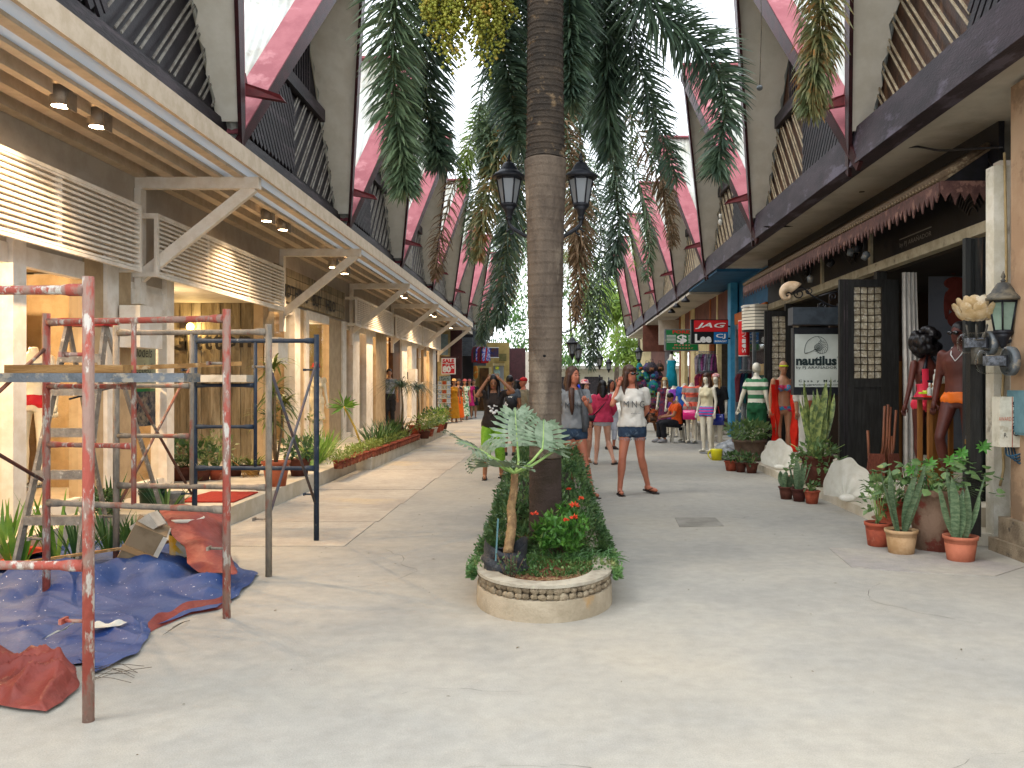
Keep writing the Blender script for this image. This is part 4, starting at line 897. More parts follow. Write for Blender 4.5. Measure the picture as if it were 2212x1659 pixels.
q(1499, 1572, 692, 716.5, YJ, sred, root=t); q(1542, 1572, 717.5, 742, YJ, sblu, root=t)
def txs(s, px, py, w_, h_, Y, m, root, **k): attach(text(s, w_*Y/F, h_*Y/F, m, W(px, py, Y-.02), **k), root)
txs('JAG', 1535, 704, 66, 13.5, YJ, swh, t, bold=.02, shear=.3); txs('Lee', 1519, 731, 36, 19, YJ, swh, t, bold=.05); txs('CJ', 1557, 726.5, 21, 11, YJ, swh, t, bold=.02); txs('BORACAY', 1557, 737, 26, 4, YJ, swh, t, bold=.03)
part(t, 'arm', MB().tube([W(1573, 705, YJ+.08), W(1584, 705, YJ+.08)], .02, 6).tube([W(1573, 731, YJ+.08), W(1584, 731, YJ+.08)], .02, 6), blackm)
YG = 26.0; t = box_sign('box_sign', 'green money changer sign with a dollar symbol, partly behind the red and black sign', 1436, 1509, 711, 758, YG, .16, galv)
q(1439, 1507, 713, 756, YG, sgr, root=t); txs('FOREX', 1477, 717, 48, 7, YG, sred, t, bold=.03); txs('$', 1473, 733, 22, 20, YG, swh, t, bold=.04); txs('Money', 1474, 745.5, 34, 4.5, YG, M('sign_pale_red', 'd8806a'), t, bold=.02, space=1.6); txs('Changer', 1475, 752, 44, 4.5, YG, MATS['sign_pale_red'], t, bold=.02, space=1.6)
for i in range(6): q(1440, 1460, 724+2.9*i, 725+2.9*i, YG-.01, swh, 'stripe', root=t); q(1487, 1506, 724+2.9*i, 725+2.9*i, YG-.01, swh, 'stripe', root=t)
# hanging red lantern with letters, slatted lamp box, shells
YV = 19.3; c = W(1607, 731, YV); t = thing('hanging_lantern', 'red cylinder lantern with white letters hung beside the slatted lamp', 'lantern', c); hh = 37*YV/F
part(t, 'body', MB().lathe([(.12, -hh), (.125, -hh+.02), (.125, hh-.02), (.12, hh)], 20, c), sred); part(t, 'cap', MB().lathe([(.128, hh), (.128, hh+.015), (.02, hh+.03)], 20, c).lathe([(.12, -hh-.015), (.124, -hh)], 20, c), swh)
for i, ch in enumerate("LEVI'S"): o = text(ch, .09, .085, swh, c+Vector((-.03, -.128, .25-.105*i))); o.rotation_euler = (pi/2, pi/2, 0); attach(o, t)
part(t, 'wire', MB().tube([c+Vector((0, 0, hh)), c+Vector((0, 0, hh+.5))], .004, 4), blackm)
YB = 18.7; t = thing('lamp_box', 'white slatted hexagonal lamp box hanging behind the red lantern', 'lamp', W(1630, 690, YB)); pts = [(1609, YB+.3), (1609, YB+.1), (1628, YB-.1), (1655, YB-.1), (1668, YB+.3)]
for i in range(8):
    zt_, zb_ = W(0, 658+6.9*i, YB).z, W(0, 663.4+6.9*i, YB).z; mb = MB()
    P_ = [Vector((W(p[0], 0, YB).x, p[1], zb_)) for p in pts]; mb.grid([P_, [p+Vector((0, 0, zt_-zb_)) for p in P_]], sm=False); part(t, 'slat', mb, M('lamp_slat', 'cfc9b8', rough=.5))
part(t, 'core', MB().prism([Vector((W(p[0]+1, 0, YB).x, p[1]+.02, W(0, 716, YB).z)) for p in pts], (0, 0, W(0, 658, YB).z-W(0, 716, YB).z)), blackm)
part(t, 'rod', MB().bar(W(1601, 664, YB), W(1640, 656, YB), .02, .03), swh)
t = thing('flower_lamp', 'cluster of cream shell petals hanging by the grey window frame', 'lamp', W(1615, 806, 19)); petals(t, W(1645, 805, 18.2), .2, [(-.4, .5, 6, .4, 0), (.2, .6, 6, .4, .5), (.8, .3, 4, .45, .2)], petal)
# bell shaped lamps under the pale soffit
for i, (px, py) in enumerate([(1451, 673), (1462, 661), (1481, 649)]):
    Y = [29.5, 27.6, 25.2][i]; c = W(px, py, Y); t = thing('bell_lamp', 'dark bell-shaped lamp under the pale soffit, %s' % ['farthest of three', 'middle of three', 'closest of three'][i], 'lamp', c, 0, 'bell lamps under the pale soffit')
    part(t, 'shade', MB().lathe([(.13, -.05), (.12, 0), (.06, .06), (.03, .10), (.02, .12)], 14, c), blackm); part(t, 'rod', MB().tube([c+Vector((0, 0, .1)), Vector((c.x, c.y, 4.08))], .01, 5), blackm)
c = W(1380, 765, 33); t = thing('wall_lantern', 'black iron wall lantern far down the shop row above the bag rack', 'lantern', c); lantern(t, c+Vector((0, 0, .1)), 1.0, frost)
part(t, 'arm', MB().tube(cr([c+Vector((0, 0, -.33)), c+Vector((.1, 0, -.5)), c+Vector((.35, 0, -.45)), c+Vector((.5, 0, -.3))], 4), .018, 6), blackm)

# ---------------------------------------------------------------- far shops beyond the white row
fs = thing('shop_building', 'cluster of maroon, grey and yellow shops beyond the end of the white canopy', 'building', (-5, 45, 0)); off = None
mar = M('maroon_wall', '3e1f22', '30181a', sc=4, rough=.6); yel = M('yellow_wall', 'a8935a', '968250', sc=3, rough=.8); clad = M('grey_cladding', '4c5258', '3f454b', sc=5, rough=.6)
def fr(px0, px1, py0, py1, Y, d, m, n='wall'): a, b = W(px0, py1, Y), W(px1, py0, Y); part(fs, n, MB().box(a.x, b.x, Y, Y+d, max(a.z, 0), b.z), m)
fr(945, 972, 700, 920, 37.6, .1, M('pale_yellow_wall', 'a89a70', '958860', sc=3)); fr(951, 967, 722, 767, 37.4, .1, M('pale_blue_relief', '7f96a0', '6c848e', sc=5), 'relief')
fr(972, 998, 700, 880, 38.0, .1, mar); fr(953, 990, 770, 773, 33.2, .05, mar, 'sign_hanger')
fr(998, 1022, 722, 900, 40.6, .1, M('dark_doorway', '1c1a1c'), 'doorway')
for i in range(7): fr(998, 1021, 729+5.7*i, 734.2+5.7*i, 40, .25, clad, 'cladding_board')
fr(1021, 1050, 715, 790, 41, .1, clad); fr(1018, 1065, 772, 893, 48, .1, yel); fr(1050, 1100, 740, 893, 50, .1, yel); fr(1096, 1135, 752, 893, 60, .1, mar); fr(1110, 1190, 760, 880, 75, .1, grayw)
fr(1036, 1056, 795, 885, 47.7, .1, M('lit_doorway', '5a3c1c', '2c1c10', sc=2), 'doorway'); fr(1056, 1061, 793, 880, 47.6, .1, crm, 'door_leaf')
fr(1066, 1088, 790, 850, 49.8, .08, frost, 'window'); fr(1064, 1090, 785, 790, 49.7, .1, crm, 'window_frame')
fr(1068, 1080, 800, 815, 49.6, .05, M('pale_poster', '8fa8a0', rough=.7), 'poster'); fr(1070, 1078, 792, 798, 49.55, .05, M('lime_poster', 'b4b83c'), 'poster'); fr(1068, 1081, 818, 824, 49.6, .05, sgr, 'poster')
fr(1078, 1094, 764, 780, 49.5, .1, M('moss_panel', '5a5a34', '6f6440', sc=9), 'panel')
attach(MB().box(-9, -3.9, 37.6, 70, 3.95, 4.1).build('soffit', grayw), fs)
attach(MB().box(-9, -4.6, 41, 70, .1, 4).build('wall', mar), fs)
t = box_sign('box_sign', 'dark blue printed signboard beyond the hanging shirts', 1053, 1077, 751, 772, 44, .1, M('navy_sign', '24305c', '5a3a34', sc=4)); q(1052, 1078, 750, 751.5, 43.9, swh, 'trim', root=t); q(1052, 1078, 771.5, 773, 43.9, swh, 'trim', root=t)
YA = 33; t = box_sign('sale_sign', 'red and white SALE up to 80% sign above the postcard rack', 953.5, 984, 773.5, 808.5, YA, .04, swh); q(955.5, 982, 786, 806.5, YA, sred, root=t)
txs('SALE', 968.5, 780, 25, 9, YA, sred, t, bold=.05); txs('UP TO', 967, 788, 10, 3, YA, swh, t, bold=.03); txs('80', 965, 797.5, 18, 15, YA, swh, t, bold=.06); txs('%', 978, 793, 7, 7, YA, swh, t, bold=.04)
# ================================================================ median planter
PCX, PW = -.045, .475
rimm = M('planter_rim', 'a8a08e', '8f8676', sc=6, rough=.9, bump=.4, bsc=50, world=True); wallp = M('planter_render', 'a39680', '8c7f69', sc=2.5, rough=.95, bump=.4, bsc=40, world=True, c3='9c7f58', sc3=1.5)
rub = [M('rubble_stone_%d' % i, c, c2, sc=12, rough=1, bump=1.2, bsc=40) for i, (c, c2) in enumerate([('9c8c72', '7a6c56'), ('8c7c64', '6a5d4a'), ('a89a80', '857660')])]
def stad(off, n=28, yend=13.6):
    pts = []
    for i in range(n+1):
        a = pi+pi*i/n; pts.append(Vector((PCX+(PW+off)*cos(a), 6.12+(.62+off)*sin(a), 0)))
    return [Vector((PCX-PW-off, yend, 0))]+pts+[Vector((PCX+PW+off, yend, 0))]
def band(o1, z1, o2, z2, n=28):
    A, B = stad(o1, n), stad(o2, n); return [[p+Vector((0, 0, z1)) for p in A], [p+Vector((0, 0, z2)) for p in B]]
pl_ = thing('planter', 'long raised concrete planter with a rounded end and a band of rubble stones', 'planter', (PCX, 5.6, 0))
mb = MB(); mb.grid(band(.0, 0, -.005, .135)); mb.grid(band(-.005, .135, -.045, .14)); part(pl_, 'lower_wall', mb, wallp)
mb = MB(); mb.grid(band(-.045, .12, -.04, .23)); part(pl_, 'mortar', mb, M('dark_mortar', '5e5342', '4a4034', sc=10, rough=1, bump=1))
mb = MB(); mb.grid(band(-.002, .218, -.0, .238)); mb.grid(band(0, .238, -.13, .240)); mb.grid(band(-.13, .240, -.135, .19)); mb.grid(band(-.045, .216, -.002, .218)); part(pl_, 'rim', mb, rimm)
arc = stad(-.03, 60)[1:-1]; ln = [0]
for i in range(len(arc)-1): ln.append(ln[-1]+(arc[i+1]-arc[i]).length)
def along(s):
    for i in range(len(arc)-1):
        if ln[i+1] >= s: t = (s-ln[i])/(ln[i+1]-ln[i]); return arc[i].lerp(arc[i+1], t), (arc[i+1]-arc[i]).normalized()
    return arc[-1], (arc[-1]-arc[-2]).normalized()
for row in range(2):
    s = .01+.02*row
    while s < ln[-1]-.03:
        r = RN.uniform(.018, .031); p, tn = along(s); ang = math.atan2(tn.y, tn.x); mb = MB()
        mb.ell((0, 0, 0), r*1.25, .022, r*.95, 8, 5); mb.v = [tuple(Vector(v)*(1+.28*NZ.noise(Vector(v)*60+Vector((s*9, row, 0))))) for v in mb.v]
        o = part(pl_, 'stone', mb, rub[RN.randrange(3)]); o.matrix_local = Matrix.Translation(Vector((p.x, p.y, .155+.042*row+RN.uniform(-.005, .005)))-pl_.location) @ Matrix.Rotation(ang, 4, 'Z') @ Matrix.Rotation(RN.uniform(-.4, .4), 4, 'Y')
        s += r*RN.uniform(1.9, 2.5)
mb = MB(); S_ = stad(-.13, 28); cc = [Vector((PCX, min(max(p.y, 6.1), 13.6), 0)) for p in S_]
mb.grid([[p+Vector((0, 0, .205)) for p in S_], [p.lerp(c, .5)+Vector((0, 0, .215)) for p, c in zip(S_, cc)], [c+Vector((0, 0, .225)) for c in cc]]); part(pl_, 'soil', mb, redsoil)
def leafmat(n, a, b, **k): return M(n, a, b, sc=k.pop('sc', 5), rough=k.pop('rough', .45), trans=k.pop('trans', .25), spec=.4, **k)
hedm = leafmat('hedge_leaf', '385430', '567040', world=True, c3='76804c', sc3=2.5, lo3=.6, hi3=.75, sc=7); grassm = leafmat('grass_blade', '456a38', '5c7e44', world=True, c3='86844e', sc3=4, lo3=.55, hi3=.7)
def leaf(mb, c, d, nrm, l, wd, mi=0, fold=.15):
    d = d.normalized(); s = d.cross(nrm).normalized(); n_ = s.cross(d)
    mb.add([c, c+d*l*.45+s*wd/2+n_*fold*wd, c+d*l, c+d*l*.45-s*wd/2+n_*fold*wd, c+d*l*.45], [(0, 1, 4), (1, 2, 4), (2, 3, 4), (3, 0, 4)], mi, False)
def leafcloud(mb, fn, n, l, wd, mi=0, up=.3):
    for i in range(n):
        r_ = fn()
        c, d = r_; d = (d+rv(.8)+Vector((0, 0, up))).normalized(); leaf(mb, c, d, rv()+Vector((0, 0, 1.2)), l*RN.uniform(.7, 1.3), wd*RN.uniform(.8, 1.2), mi)
# hedge
def hz(y): return .27+.34*min(1, max(0, (y-6.5)/1.8))+.04*sin(y*3)
def hfn():
    y = 6.5+(13.6-6.5)*RN.random()**1.5; x = RN.uniform(-1, 1); h = hz(y); sd_ = RN.random()
    if abs(PCX+x*.46-(-.045)) < .17 and abs(y-6.9) < .2: y += .5
    if sd_ < .45: Z = RN.uniform(.2, h); X = math.copysign(.46-.14*(Z-.2)/h+.09*NZ.noise(Vector((x, y*4, Z*5)))+RN.uniform(-.02, .03), x); d = Vector((x, -.4, .2))
    else: X = x*.37; Z = h+.13*NZ.noise(Vector((x*3, y*4, 2)))+RN.uniform(-.02, .04); d = Vector((x*.3, -.4, .8))
    if y < 6.75: d = Vector((0, -1, .3))
    return Vector((PCX+X, y, Z)), d
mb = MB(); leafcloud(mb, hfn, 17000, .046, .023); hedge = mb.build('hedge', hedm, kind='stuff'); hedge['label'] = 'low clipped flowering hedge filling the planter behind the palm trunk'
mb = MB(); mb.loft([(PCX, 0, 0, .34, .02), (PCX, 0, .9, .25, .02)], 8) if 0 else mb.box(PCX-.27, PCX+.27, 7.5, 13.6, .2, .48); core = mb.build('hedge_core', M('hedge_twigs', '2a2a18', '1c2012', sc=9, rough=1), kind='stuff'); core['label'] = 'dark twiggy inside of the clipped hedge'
def gfn():
    a = RN.uniform(0, 2*pi); r = RN.random()**.5; return Vector((PCX+.46*r*cos(a)+.05, 6.35+.5*r*sin(a), .21)), Vector((cos(a)*.6, sin(a)*.6-.2, 1))
mb = MB()
for i in range(1500):
    c, d = gfn()
    if c.y < 5.86+.1*NZ.noise(c*8) and RN.random() < .93: continue
    h = RN.uniform(.04, .11)*(1.2 if c.y > 6.2 else .75); d = (d+rv(.6)).normalized(); s = d.cross(Vector((0, 1, 0.1))).normalized(); b = d*h; g = Vector((d.x, d.y, -.6))*h*.6
    mb.strip([c, c+b*.6, c+b*.9+g*.5, c+b+g], [.007, .008, .006, .001], s)
leafcloud(mb, lambda: (Vector((PCX+RN.uniform(-.55, .55), RN.uniform(5.95, 9), .24)), Vector((0, 0, .3))), 1500, .03, .02)
for sx_ in (-1, 1): leafcloud(mb, lambda: (Vector((PCX+sx_*(.46+.06*RN.random()), 5.95+RN.random()**2*4, .24-.06*RN.random())), Vector((sx_, 0, 0))), 900, .035, .02)
g = mb.build('grass', grassm, kind='stuff'); g['label'] = 'green grass and creeping weeds at the front of the planter'
mb = MB()
for i in range(500):
    a = RN.uniform(pi*1.0, pi*2); r = RN.uniform(.6, .98); c = Vector((PCX+.40*r*cos(a), 6.12+.5*r*sin(a), .222)); d = rv(); d.z *= .15; leaf(mb, c, d, Vector((0, 0, 1)), RN.uniform(.02, .05), .008)
mb.build('dead_leaves', M('straw_litter', '9a8460', '7d6846', sc=30, rough=1, world=True), kind='stuff')['label'] = 'straw coloured dead leaves on the planter soil'
# ixora bush with red flowers in front of the trunk
flm = M('ixora_red', 'c43422', 'd85a34', sc=30, rough=.6); ixm = leafmat('ixora_leaf', '3a6426', '5c8a38', world=True, sc=9)
t = thing('ixora_bush', 'small bush with red flower heads growing against the palm trunk', 'bush', (.1, 6.5, .22)); mb = MB(); st = MB()
for (px, py, Y, r) in ((1190, 1130, 6.35, .09), (1225, 1112, 6.45, .1), (1245, 1140, 6.35, .11), (1205, 1165, 6.3, .08), (1180, 1175, 6.3, .06), (1235, 1175, 6.4, .09), (1165, 1150, 6.4, .06), (1215, 1140, 6.3, .08)):
    c = W(px, py, Y); leafcloud(mb, lambda: (c+rv(r*.7), rv()+Vector((0, -.3, .5))), 110, .062, .026)
    st.tube([Vector((.06+RN.uniform(-.05, .08), 6.5, .2)), c], .005, 5)
part(t, 'leaves', mb, ixm, kind='stuff'); part(t, 'stem', st, M('twig', '5a4636', '40342a', sc=9), kind='stuff')
for (px, py, Y, r) in ((1155, 1111, 6.25, .026), (1241, 1094, 6.3, .034), (1240, 1119, 6.25, .028), (1223, 1124, 6.2, .018), (1254, 1078, 6.6, .022), (1228, 1058, 7.2, .02)):
    c = W(px, py, Y); mb = MB()
    for i in range(34):
        d = rv().normalized(); d.z = abs(d.z)*.8; leaf(mb, c+d*r*.3, d, rv(), r*RN.uniform(.8, 1.2), .011)
    part(t, 'flower_head', mb, flm)
# ---------------------------------------------------------------- main palm trunk
trm = M('palm_trunk', '5a4e42', '463c33', sc=7, rough=.9, bump=.6, bsc=60, stretch=(1, 1, .35), world=True, c3='6c6052', sc3=3); trd = M('palm_trunk_mossy', '2c2620', '3c332a', sc=6, rough=.95, bump=.8, bsc=50, world=True, c3='6a5842', sc3=7, lo3=.58, hi3=.66); trb = M('palm_trunk_foot', '3b2f29', '32281f', sc=7, rough=.95, bump=.5, bsc=70, world=True)
prof = [(1175, 38), (1100, 35), (1000, 34.5), (800, 35.5), (700, 37), (600, 39), (490, 40), (420, 43), (345, 45)]
def trunk(root, Y, xc, prof, mat, n=28, ringgap=.085, amp=.003, top=None):
    zs = []; ps = [((W(0, py, Y)).z, hw*Y/F) for py, hw in prof]; mb = MB(); rs = []; z = ps[0][0]
    while z < ps[-1][0]:
        k = max(i for i in range(len(ps)) if ps[i][0] <= z+1e-6); k = min(k, len(ps)-2); f = (z-ps[k][0])/(ps[k+1][0]-ps[k][0]); r = ps[k][1]*(1-f)+ps[k+1][1]*f
        ph = (z % ringgap)/ringgap; r += amp*(1.5 if ph < .16 else 0)-amp*.8*(ph > .84)
        rs.append([Vector((xc+(r*(1+.012*NZ.noise(Vector((cos(2*pi*i/n)*2, sin(2*pi*i/n)*2, z*3)))))*cos(2*pi*i/n), Y+r*sin(2*pi*i/n), z+.008*NZ.noise(Vector((cos(2*pi*i/n)*1.5, sin(2*pi*i/n)*1.5, z*2))))) for i in range(n)]); z += ringgap/7
    mb.rings(rs, cap=True); part(root, 'trunk', mb, mat)
YT = 6.92; XT = (1178-VX)*YT/F
palm = thing('foxtail_palm', 'tall foxtail palm with thick ringed trunk rising from the rounded planter', 'palm tree', (XT, YT, .2))
trunk(palm, YT, XT, [(1175, 37), (1100, 35), (990, 34.5)], trb, amp=.0015)
trunk(palm, YT, XT, [(989, 34.5), (800, 35.5), (700, 37), (600, 39), (490, 40), (420, 43), (346, 45)], trm)
trunk(palm, YT, XT, [(344, 43), (330, 41.5), (200, 39), (60, 38), (0, 38.5), (-350, 34)], trd, ringgap=.05, amp=.005)
part(palm, 'crownshaft', MB().tube([Vector((XT, YT, W(0, -345, YT).z)), Vector((XT, YT, W(0, -480, YT).z)), Vector((XT, YT, W(0, -640, YT).z))], [.125, .15, .07], 14), leafmat('crownshaft', '5a7a3c', '47662e'))
c = Vector((XT-.0-.005, YT-.127, W(0, 770, YT).z)); part(palm, 'knot_hole', MB().ell(c, .016, .008, .014, 8, 6), hole)
# ---------------------------------------------------------------- fronds
frm = [leafmat('frond_green', '45584a', '5c7056', world=True, sc=4, c3='788060', sc3=5, lo3=.62, hi3=.75, rough=.33, trans=.25), leafmat('frond_mid', '50644a', '6a7c5a', world=True, sc=4, c3='8c8864', sc3=5, lo3=.6, hi3=.72, rough=.4),
       leafmat('frond_yellowing', '66704a', '8a7c4e', world=True, sc=5, c3='9a6c3c', sc3=5, rough=.5), leafmat('frond_dead', '8a7256', '6b563f', world=True, sc=5, rough=.8), leafmat('frond_sunny', '5f7a34', '86984a', world=True, sc=3, trans=.45)]
rachm = M('rachis', '4c5a34', '5f6640', sc=8, rough=.6)
def frond(root, pts, l, mat, n=90, k=6, wd=.02, droop=.3, rr=.012, name='frond', fan=0, split=True):
    C = cr(pts, 10); mb = MB(); tot = len(C)-1
    mb.tube(C, [rr*(1-.75*i/tot) for i in range(tot+1)], 5, mi=1)
    for i in range(n):
        f = (i+RN.random())/n; q_ = f*tot; a = int(min(q_, tot-1)); p = C[a].lerp(C[a+1], q_-a); T = (C[a+1]-C[a]).normalized()
        s = T.cross(Vector((0, 0, 1)))
        if s.length < .2: s = T.cross(Vector((0, 1, 0)))
        s.normalize(); u = s.cross(T).normalized(); ll = l*(.55+.45*sin(pi*min(1, f*1.05+.1)))*(1 if f < .9 else 1-(f-.9)*3)
        for j in range(k):
            ph = 2*pi*(j+RN.random())/k if not fan else (0.15+.3*RN.random())*(1 if j % 2 else -1)*pi*.6+pi/2*0
            d = (s*cos(ph)+u*sin(ph))*(1.0)+T*(.30+.45*f)+rv(.16); d.normalize(); L_ = ll*RN.uniform(.75, 1.15); g = Vector((0, 0, -1))
            d2 = (d+g*droop*.6).normalized(); d3 = (d2+g*droop).normalized(); w_ = wd*RN.uniform(.7, 1.2); sd2 = d.cross(rv()).normalized()
            p1 = p+d*L_*.35; p2 = p1+d2*L_*.35; mb.strip([p, p1, p2, p2+d3*L_*.3], [w_*.5, w_, w_*.8, w_*.1], sd2, 0)
    return part(root, name, mb, [mat, rachm])
def FP(*a): return [W(*p) for p in a]
top = (1178, -600, YT)
frond(palm, FP(top, (1080, -560, 7.2), (960, -400, 7.5), (880, -180, 7.7), (852, 20, 7.8), (852, 200, 7.8), (868, 330, 7.75), (874, 410, 7.7)), 0.49, frm[1], 225, 9, 0.023)
frond(palm, FP(top, (1100, -520, 7.6), (1010, -360, 8.2), (950, -150, 8.5), (925, 40, 8.6), (918, 180, 8.6), (935, 290, 8.5), (950, 350, 8.4)), 0.55, frm[0], 177, 9, 0.026)
frond(palm, FP(top, (1140, -560, 7.6), (1090, -380, 8.4), (1050, -180, 8.8), (1075, 20, 8.9), (1100, 180, 8.7), (1120, 310, 8.4)), 0.58, frm[0], 177, 9, 0.029)
frond(palm, FP(top, (1200, -560, 7.5), (1230, -380, 8.0), (1235, -150, 8.2), (1230, 20, 8.2), (1232, 130, 8.1), (1234, 220, 8.0)), 0.52, frm[0], 177, 10, 0.026)
frond(palm, FP(top, (1210, -520, 7.8), (1260, -350, 8.6), (1300, -120, 9.0), (1310, 60, 9.0), (1312, 190, 9.0), (1318, 330, 9.2)), 0.58, frm[0], 177, 10, 0.029)
frond(palm, FP(top, (1230, -560, 7.3), (1310, -380, 7.9), (1350, -180, 8.4), (1365, 60, 8.8), (1395, 190, 8.9), (1428, 290, 8.9), (1462, 390, 8.8)), 0.48, frm[0], 154, 7, 0.020)
frond(palm, FP(top, (1260, -520, 7.2), (1370, -350, 7.6), (1400, -130, 8.0), (1400, 10, 8.3), (1470, 62, 8.4), (1530, 125, 8.4), (1565, 210, 8.3), (1556, 320, 8.2), (1545, 370, 8.2)), 0.51, frm[0], 177, 8, 0.022)
frond(palm, FP(top, (1150, -500, 7.9), (1120, -300, 8.8), (1160, -50, 9.2), (1168, 150, 9.2), (1170, 300, 9.0)), 0.61, frm[0], 142, 10, 0.029)
frond(palm, FP(top, (1300, -640, 7.2), (1500, -560, 7.6), (1680, -350, 8.0), (1765, -120, 8.2), (1772, 60, 8.2), (1760, 170, 8.2), (1752, 235, 8.2)), 0.49, frm[2], 201, 9, 0.024, droop=.7)
frond(palm, FP(top, (1150, -660, 6.6), (1080, -620, 6.0), (980, -560, 5.4)), 0.49, frm[1], 118, 8, 0.024); frond(palm, FP(top, (1260, -680, 6.4), (1400, -640, 5.8), (1560, -520, 5.2)), 0.49, frm[1], 118, 8, 0.024)
# fruit bunch: strings of green-yellow beads
frtm = M('palm_fruit', '7d8430', '94903a', sc=20, rough=.5, world=True, c3='a88a3c', sc3=6)
mb = MB(); cen = W(1012, 10, 7.3)
for i in range(150):
    a = RN.uniform(0, 2*pi); r = .34*math.sqrt(RN.random()); p = cen+Vector((r*cos(a), r*sin(a)*.7, .12+.1*RN.random())); L_ = RN.uniform(.45, .9)*(1-.55*r/.3)
    n_ = int(L_/.021); 
    for j in range(n_):
        q_ = p+Vector((.02*sin(j*.7+i)+.10*(j/n_)*cos(a), .02*cos(j+i), -j*.021)); s = RN.uniform(.013, .019); 
        o_ = [Vector(v)*s for v in ((1, 0, 0), (0, 1, 0), (-1, 0, 0), (0, -1, 0), (0, 0, 1), (0, 0, -1))]; q_ += rv(.012)
        mb.add([q_+v for v in o_], [(0, 1, 4), (1, 2, 4), (2, 3, 4), (3, 0, 4), (1, 0, 5), (2, 1, 5), (3, 2, 5), (0, 3, 5)], 0, True)
mb.tube([W(1160, -330, 7.0), W(1090, -230, 7.1), cen+Vector((0, 0, .3))], .02, 6)
part(palm, 'fruit_bunch', mb, frtm, kind='stuff')
# trailing strings and hanging bulbs by the gable on the far side
for i, (pts, lab, bead) in enumerate([([(1643, -40, 9.5), (1645, 60, 9.5), (1642, 150, 9.5), (1641, 190, 9.5)], 'small silver bell hanging on a thin string before the pale eave', True), ([(1557, 350, 14), (1556, 430, 14), (1556, 480, 14)], 'white bulb socket hanging on a wire before the far pale eave', True)]):
    t = thing('hanging_bulb', lab, 'bulb', W(*pts[-1])); part(t, 'wire', MB().tube([W(*p) for p in pts], .005, 5), MATS['thin_wire'])
    c = W(*pts[-1]); part(t, 'bulb', MB().ell(c, .035, .035, .03 if i == 0 else .055), galv if i == 0 else whitepl)
    if i: part(t, 'socket', MB().tube([c+Vector((0, 0, .05)), c+Vector((0, 0, .13))], .022, 8), whitepl)
# ---------------------------------------------------------------- palms farther along the planter
def auto_palm(label, x, Y, zc, nf, mats_, seed, trunk_r=.13, L_=2.6, extra=(), nn=60, kk=5, lf=.36):
    r = random.Random(seed); t = thing('foxtail_palm', label, 'palm tree', (x, Y, 0), 0, 'palms lining the middle of the walkway')
    mb = MB(); N = int(zc/.1); mb.rings([[Vector((x+(trunk_r*(1.1-.25*j/N)+(.006 if j % 2 else 0))*cos(2*pi*i/12), Y+trunk_r*(1.1-.25*j/N)*sin(2*pi*i/12), zc*j/N)) for i in range(12)] for j in range(N+1)]); part(t, 'trunk', mb, trm)
    for i in range(nf):
        a = 2*pi*(i+r.uniform(-.3, .3))/nf; el = r.uniform(.1, .9); o = Vector((cos(a), sin(a), 0)); l = L_*r.uniform(.8, 1.15); reach = l*r.uniform(.45, .62)
        p0 = Vector((x, Y, zc)); p1 = p0+o*reach*.45+Vector((0, 0, .45*el*l*.5)); p2 = p0+o*reach*.9+Vector((0, 0, -.05*l)); p3 = p0+o*reach*1.08+Vector((0, 0, -.42*l)); p4 = p0+o*reach*1.1+Vector((0, 0, -.72*l))
        frond(t, [p0, p1, p2, p3, p4], lf, mats_[r.randrange(len(mats_))], nn, kk, .026, .55)
    for pts, m_, l, n_ in extra: frond(t, FP(*pts), l, m_, n_, 7, .03, .6)
    return t
auto_palm('second foxtail palm along the planter, with a brown dead frond hanging behind the twin lantern', .02, 13.4, 6.6, 7, [frm[1], frm[0]], 5, L_=2.2, nn=55, lf=.36, extra=[
    ([(1190, 110, 13.4), (1230, 330, 13.2), (1250, 470, 13), (1252, 560, 13), (1245, 690, 13)], frm[3], .42, 95),
    ([(1190, 110, 13.4), (1120, 250, 13.2), (1080, 330, 13), (1055, 430, 13), (1040, 500, 13), (1035, 560, 13)], frm[2], .42, 90),
    ([(1190, 110, 13.4), (1120, 180, 13.4), (1065, 270, 13.2), (1055, 320, 13), (1050, 370, 13)], frm[1], .44, 80),
    ([(1190, 110, 13.4), (1260, 200, 13.4), (1320, 330, 13.2), (1335, 480, 13), (1325, 590, 13)], frm[0], .48, 110),
    ([(1190, 110, 13.4), (1300, 150, 13.6), (1400, 330, 13.8), (1440, 430, 13.8), (1455, 530, 13.8)], frm[3], .42, 60),
    ([(1190, 110, 13.4), (1150, 260, 13.4), (1110, 420, 13.6), (1095, 520, 13.6), (1085, 640, 13.6), (1075, 700, 13.6)], frm[0], .48, 110)])
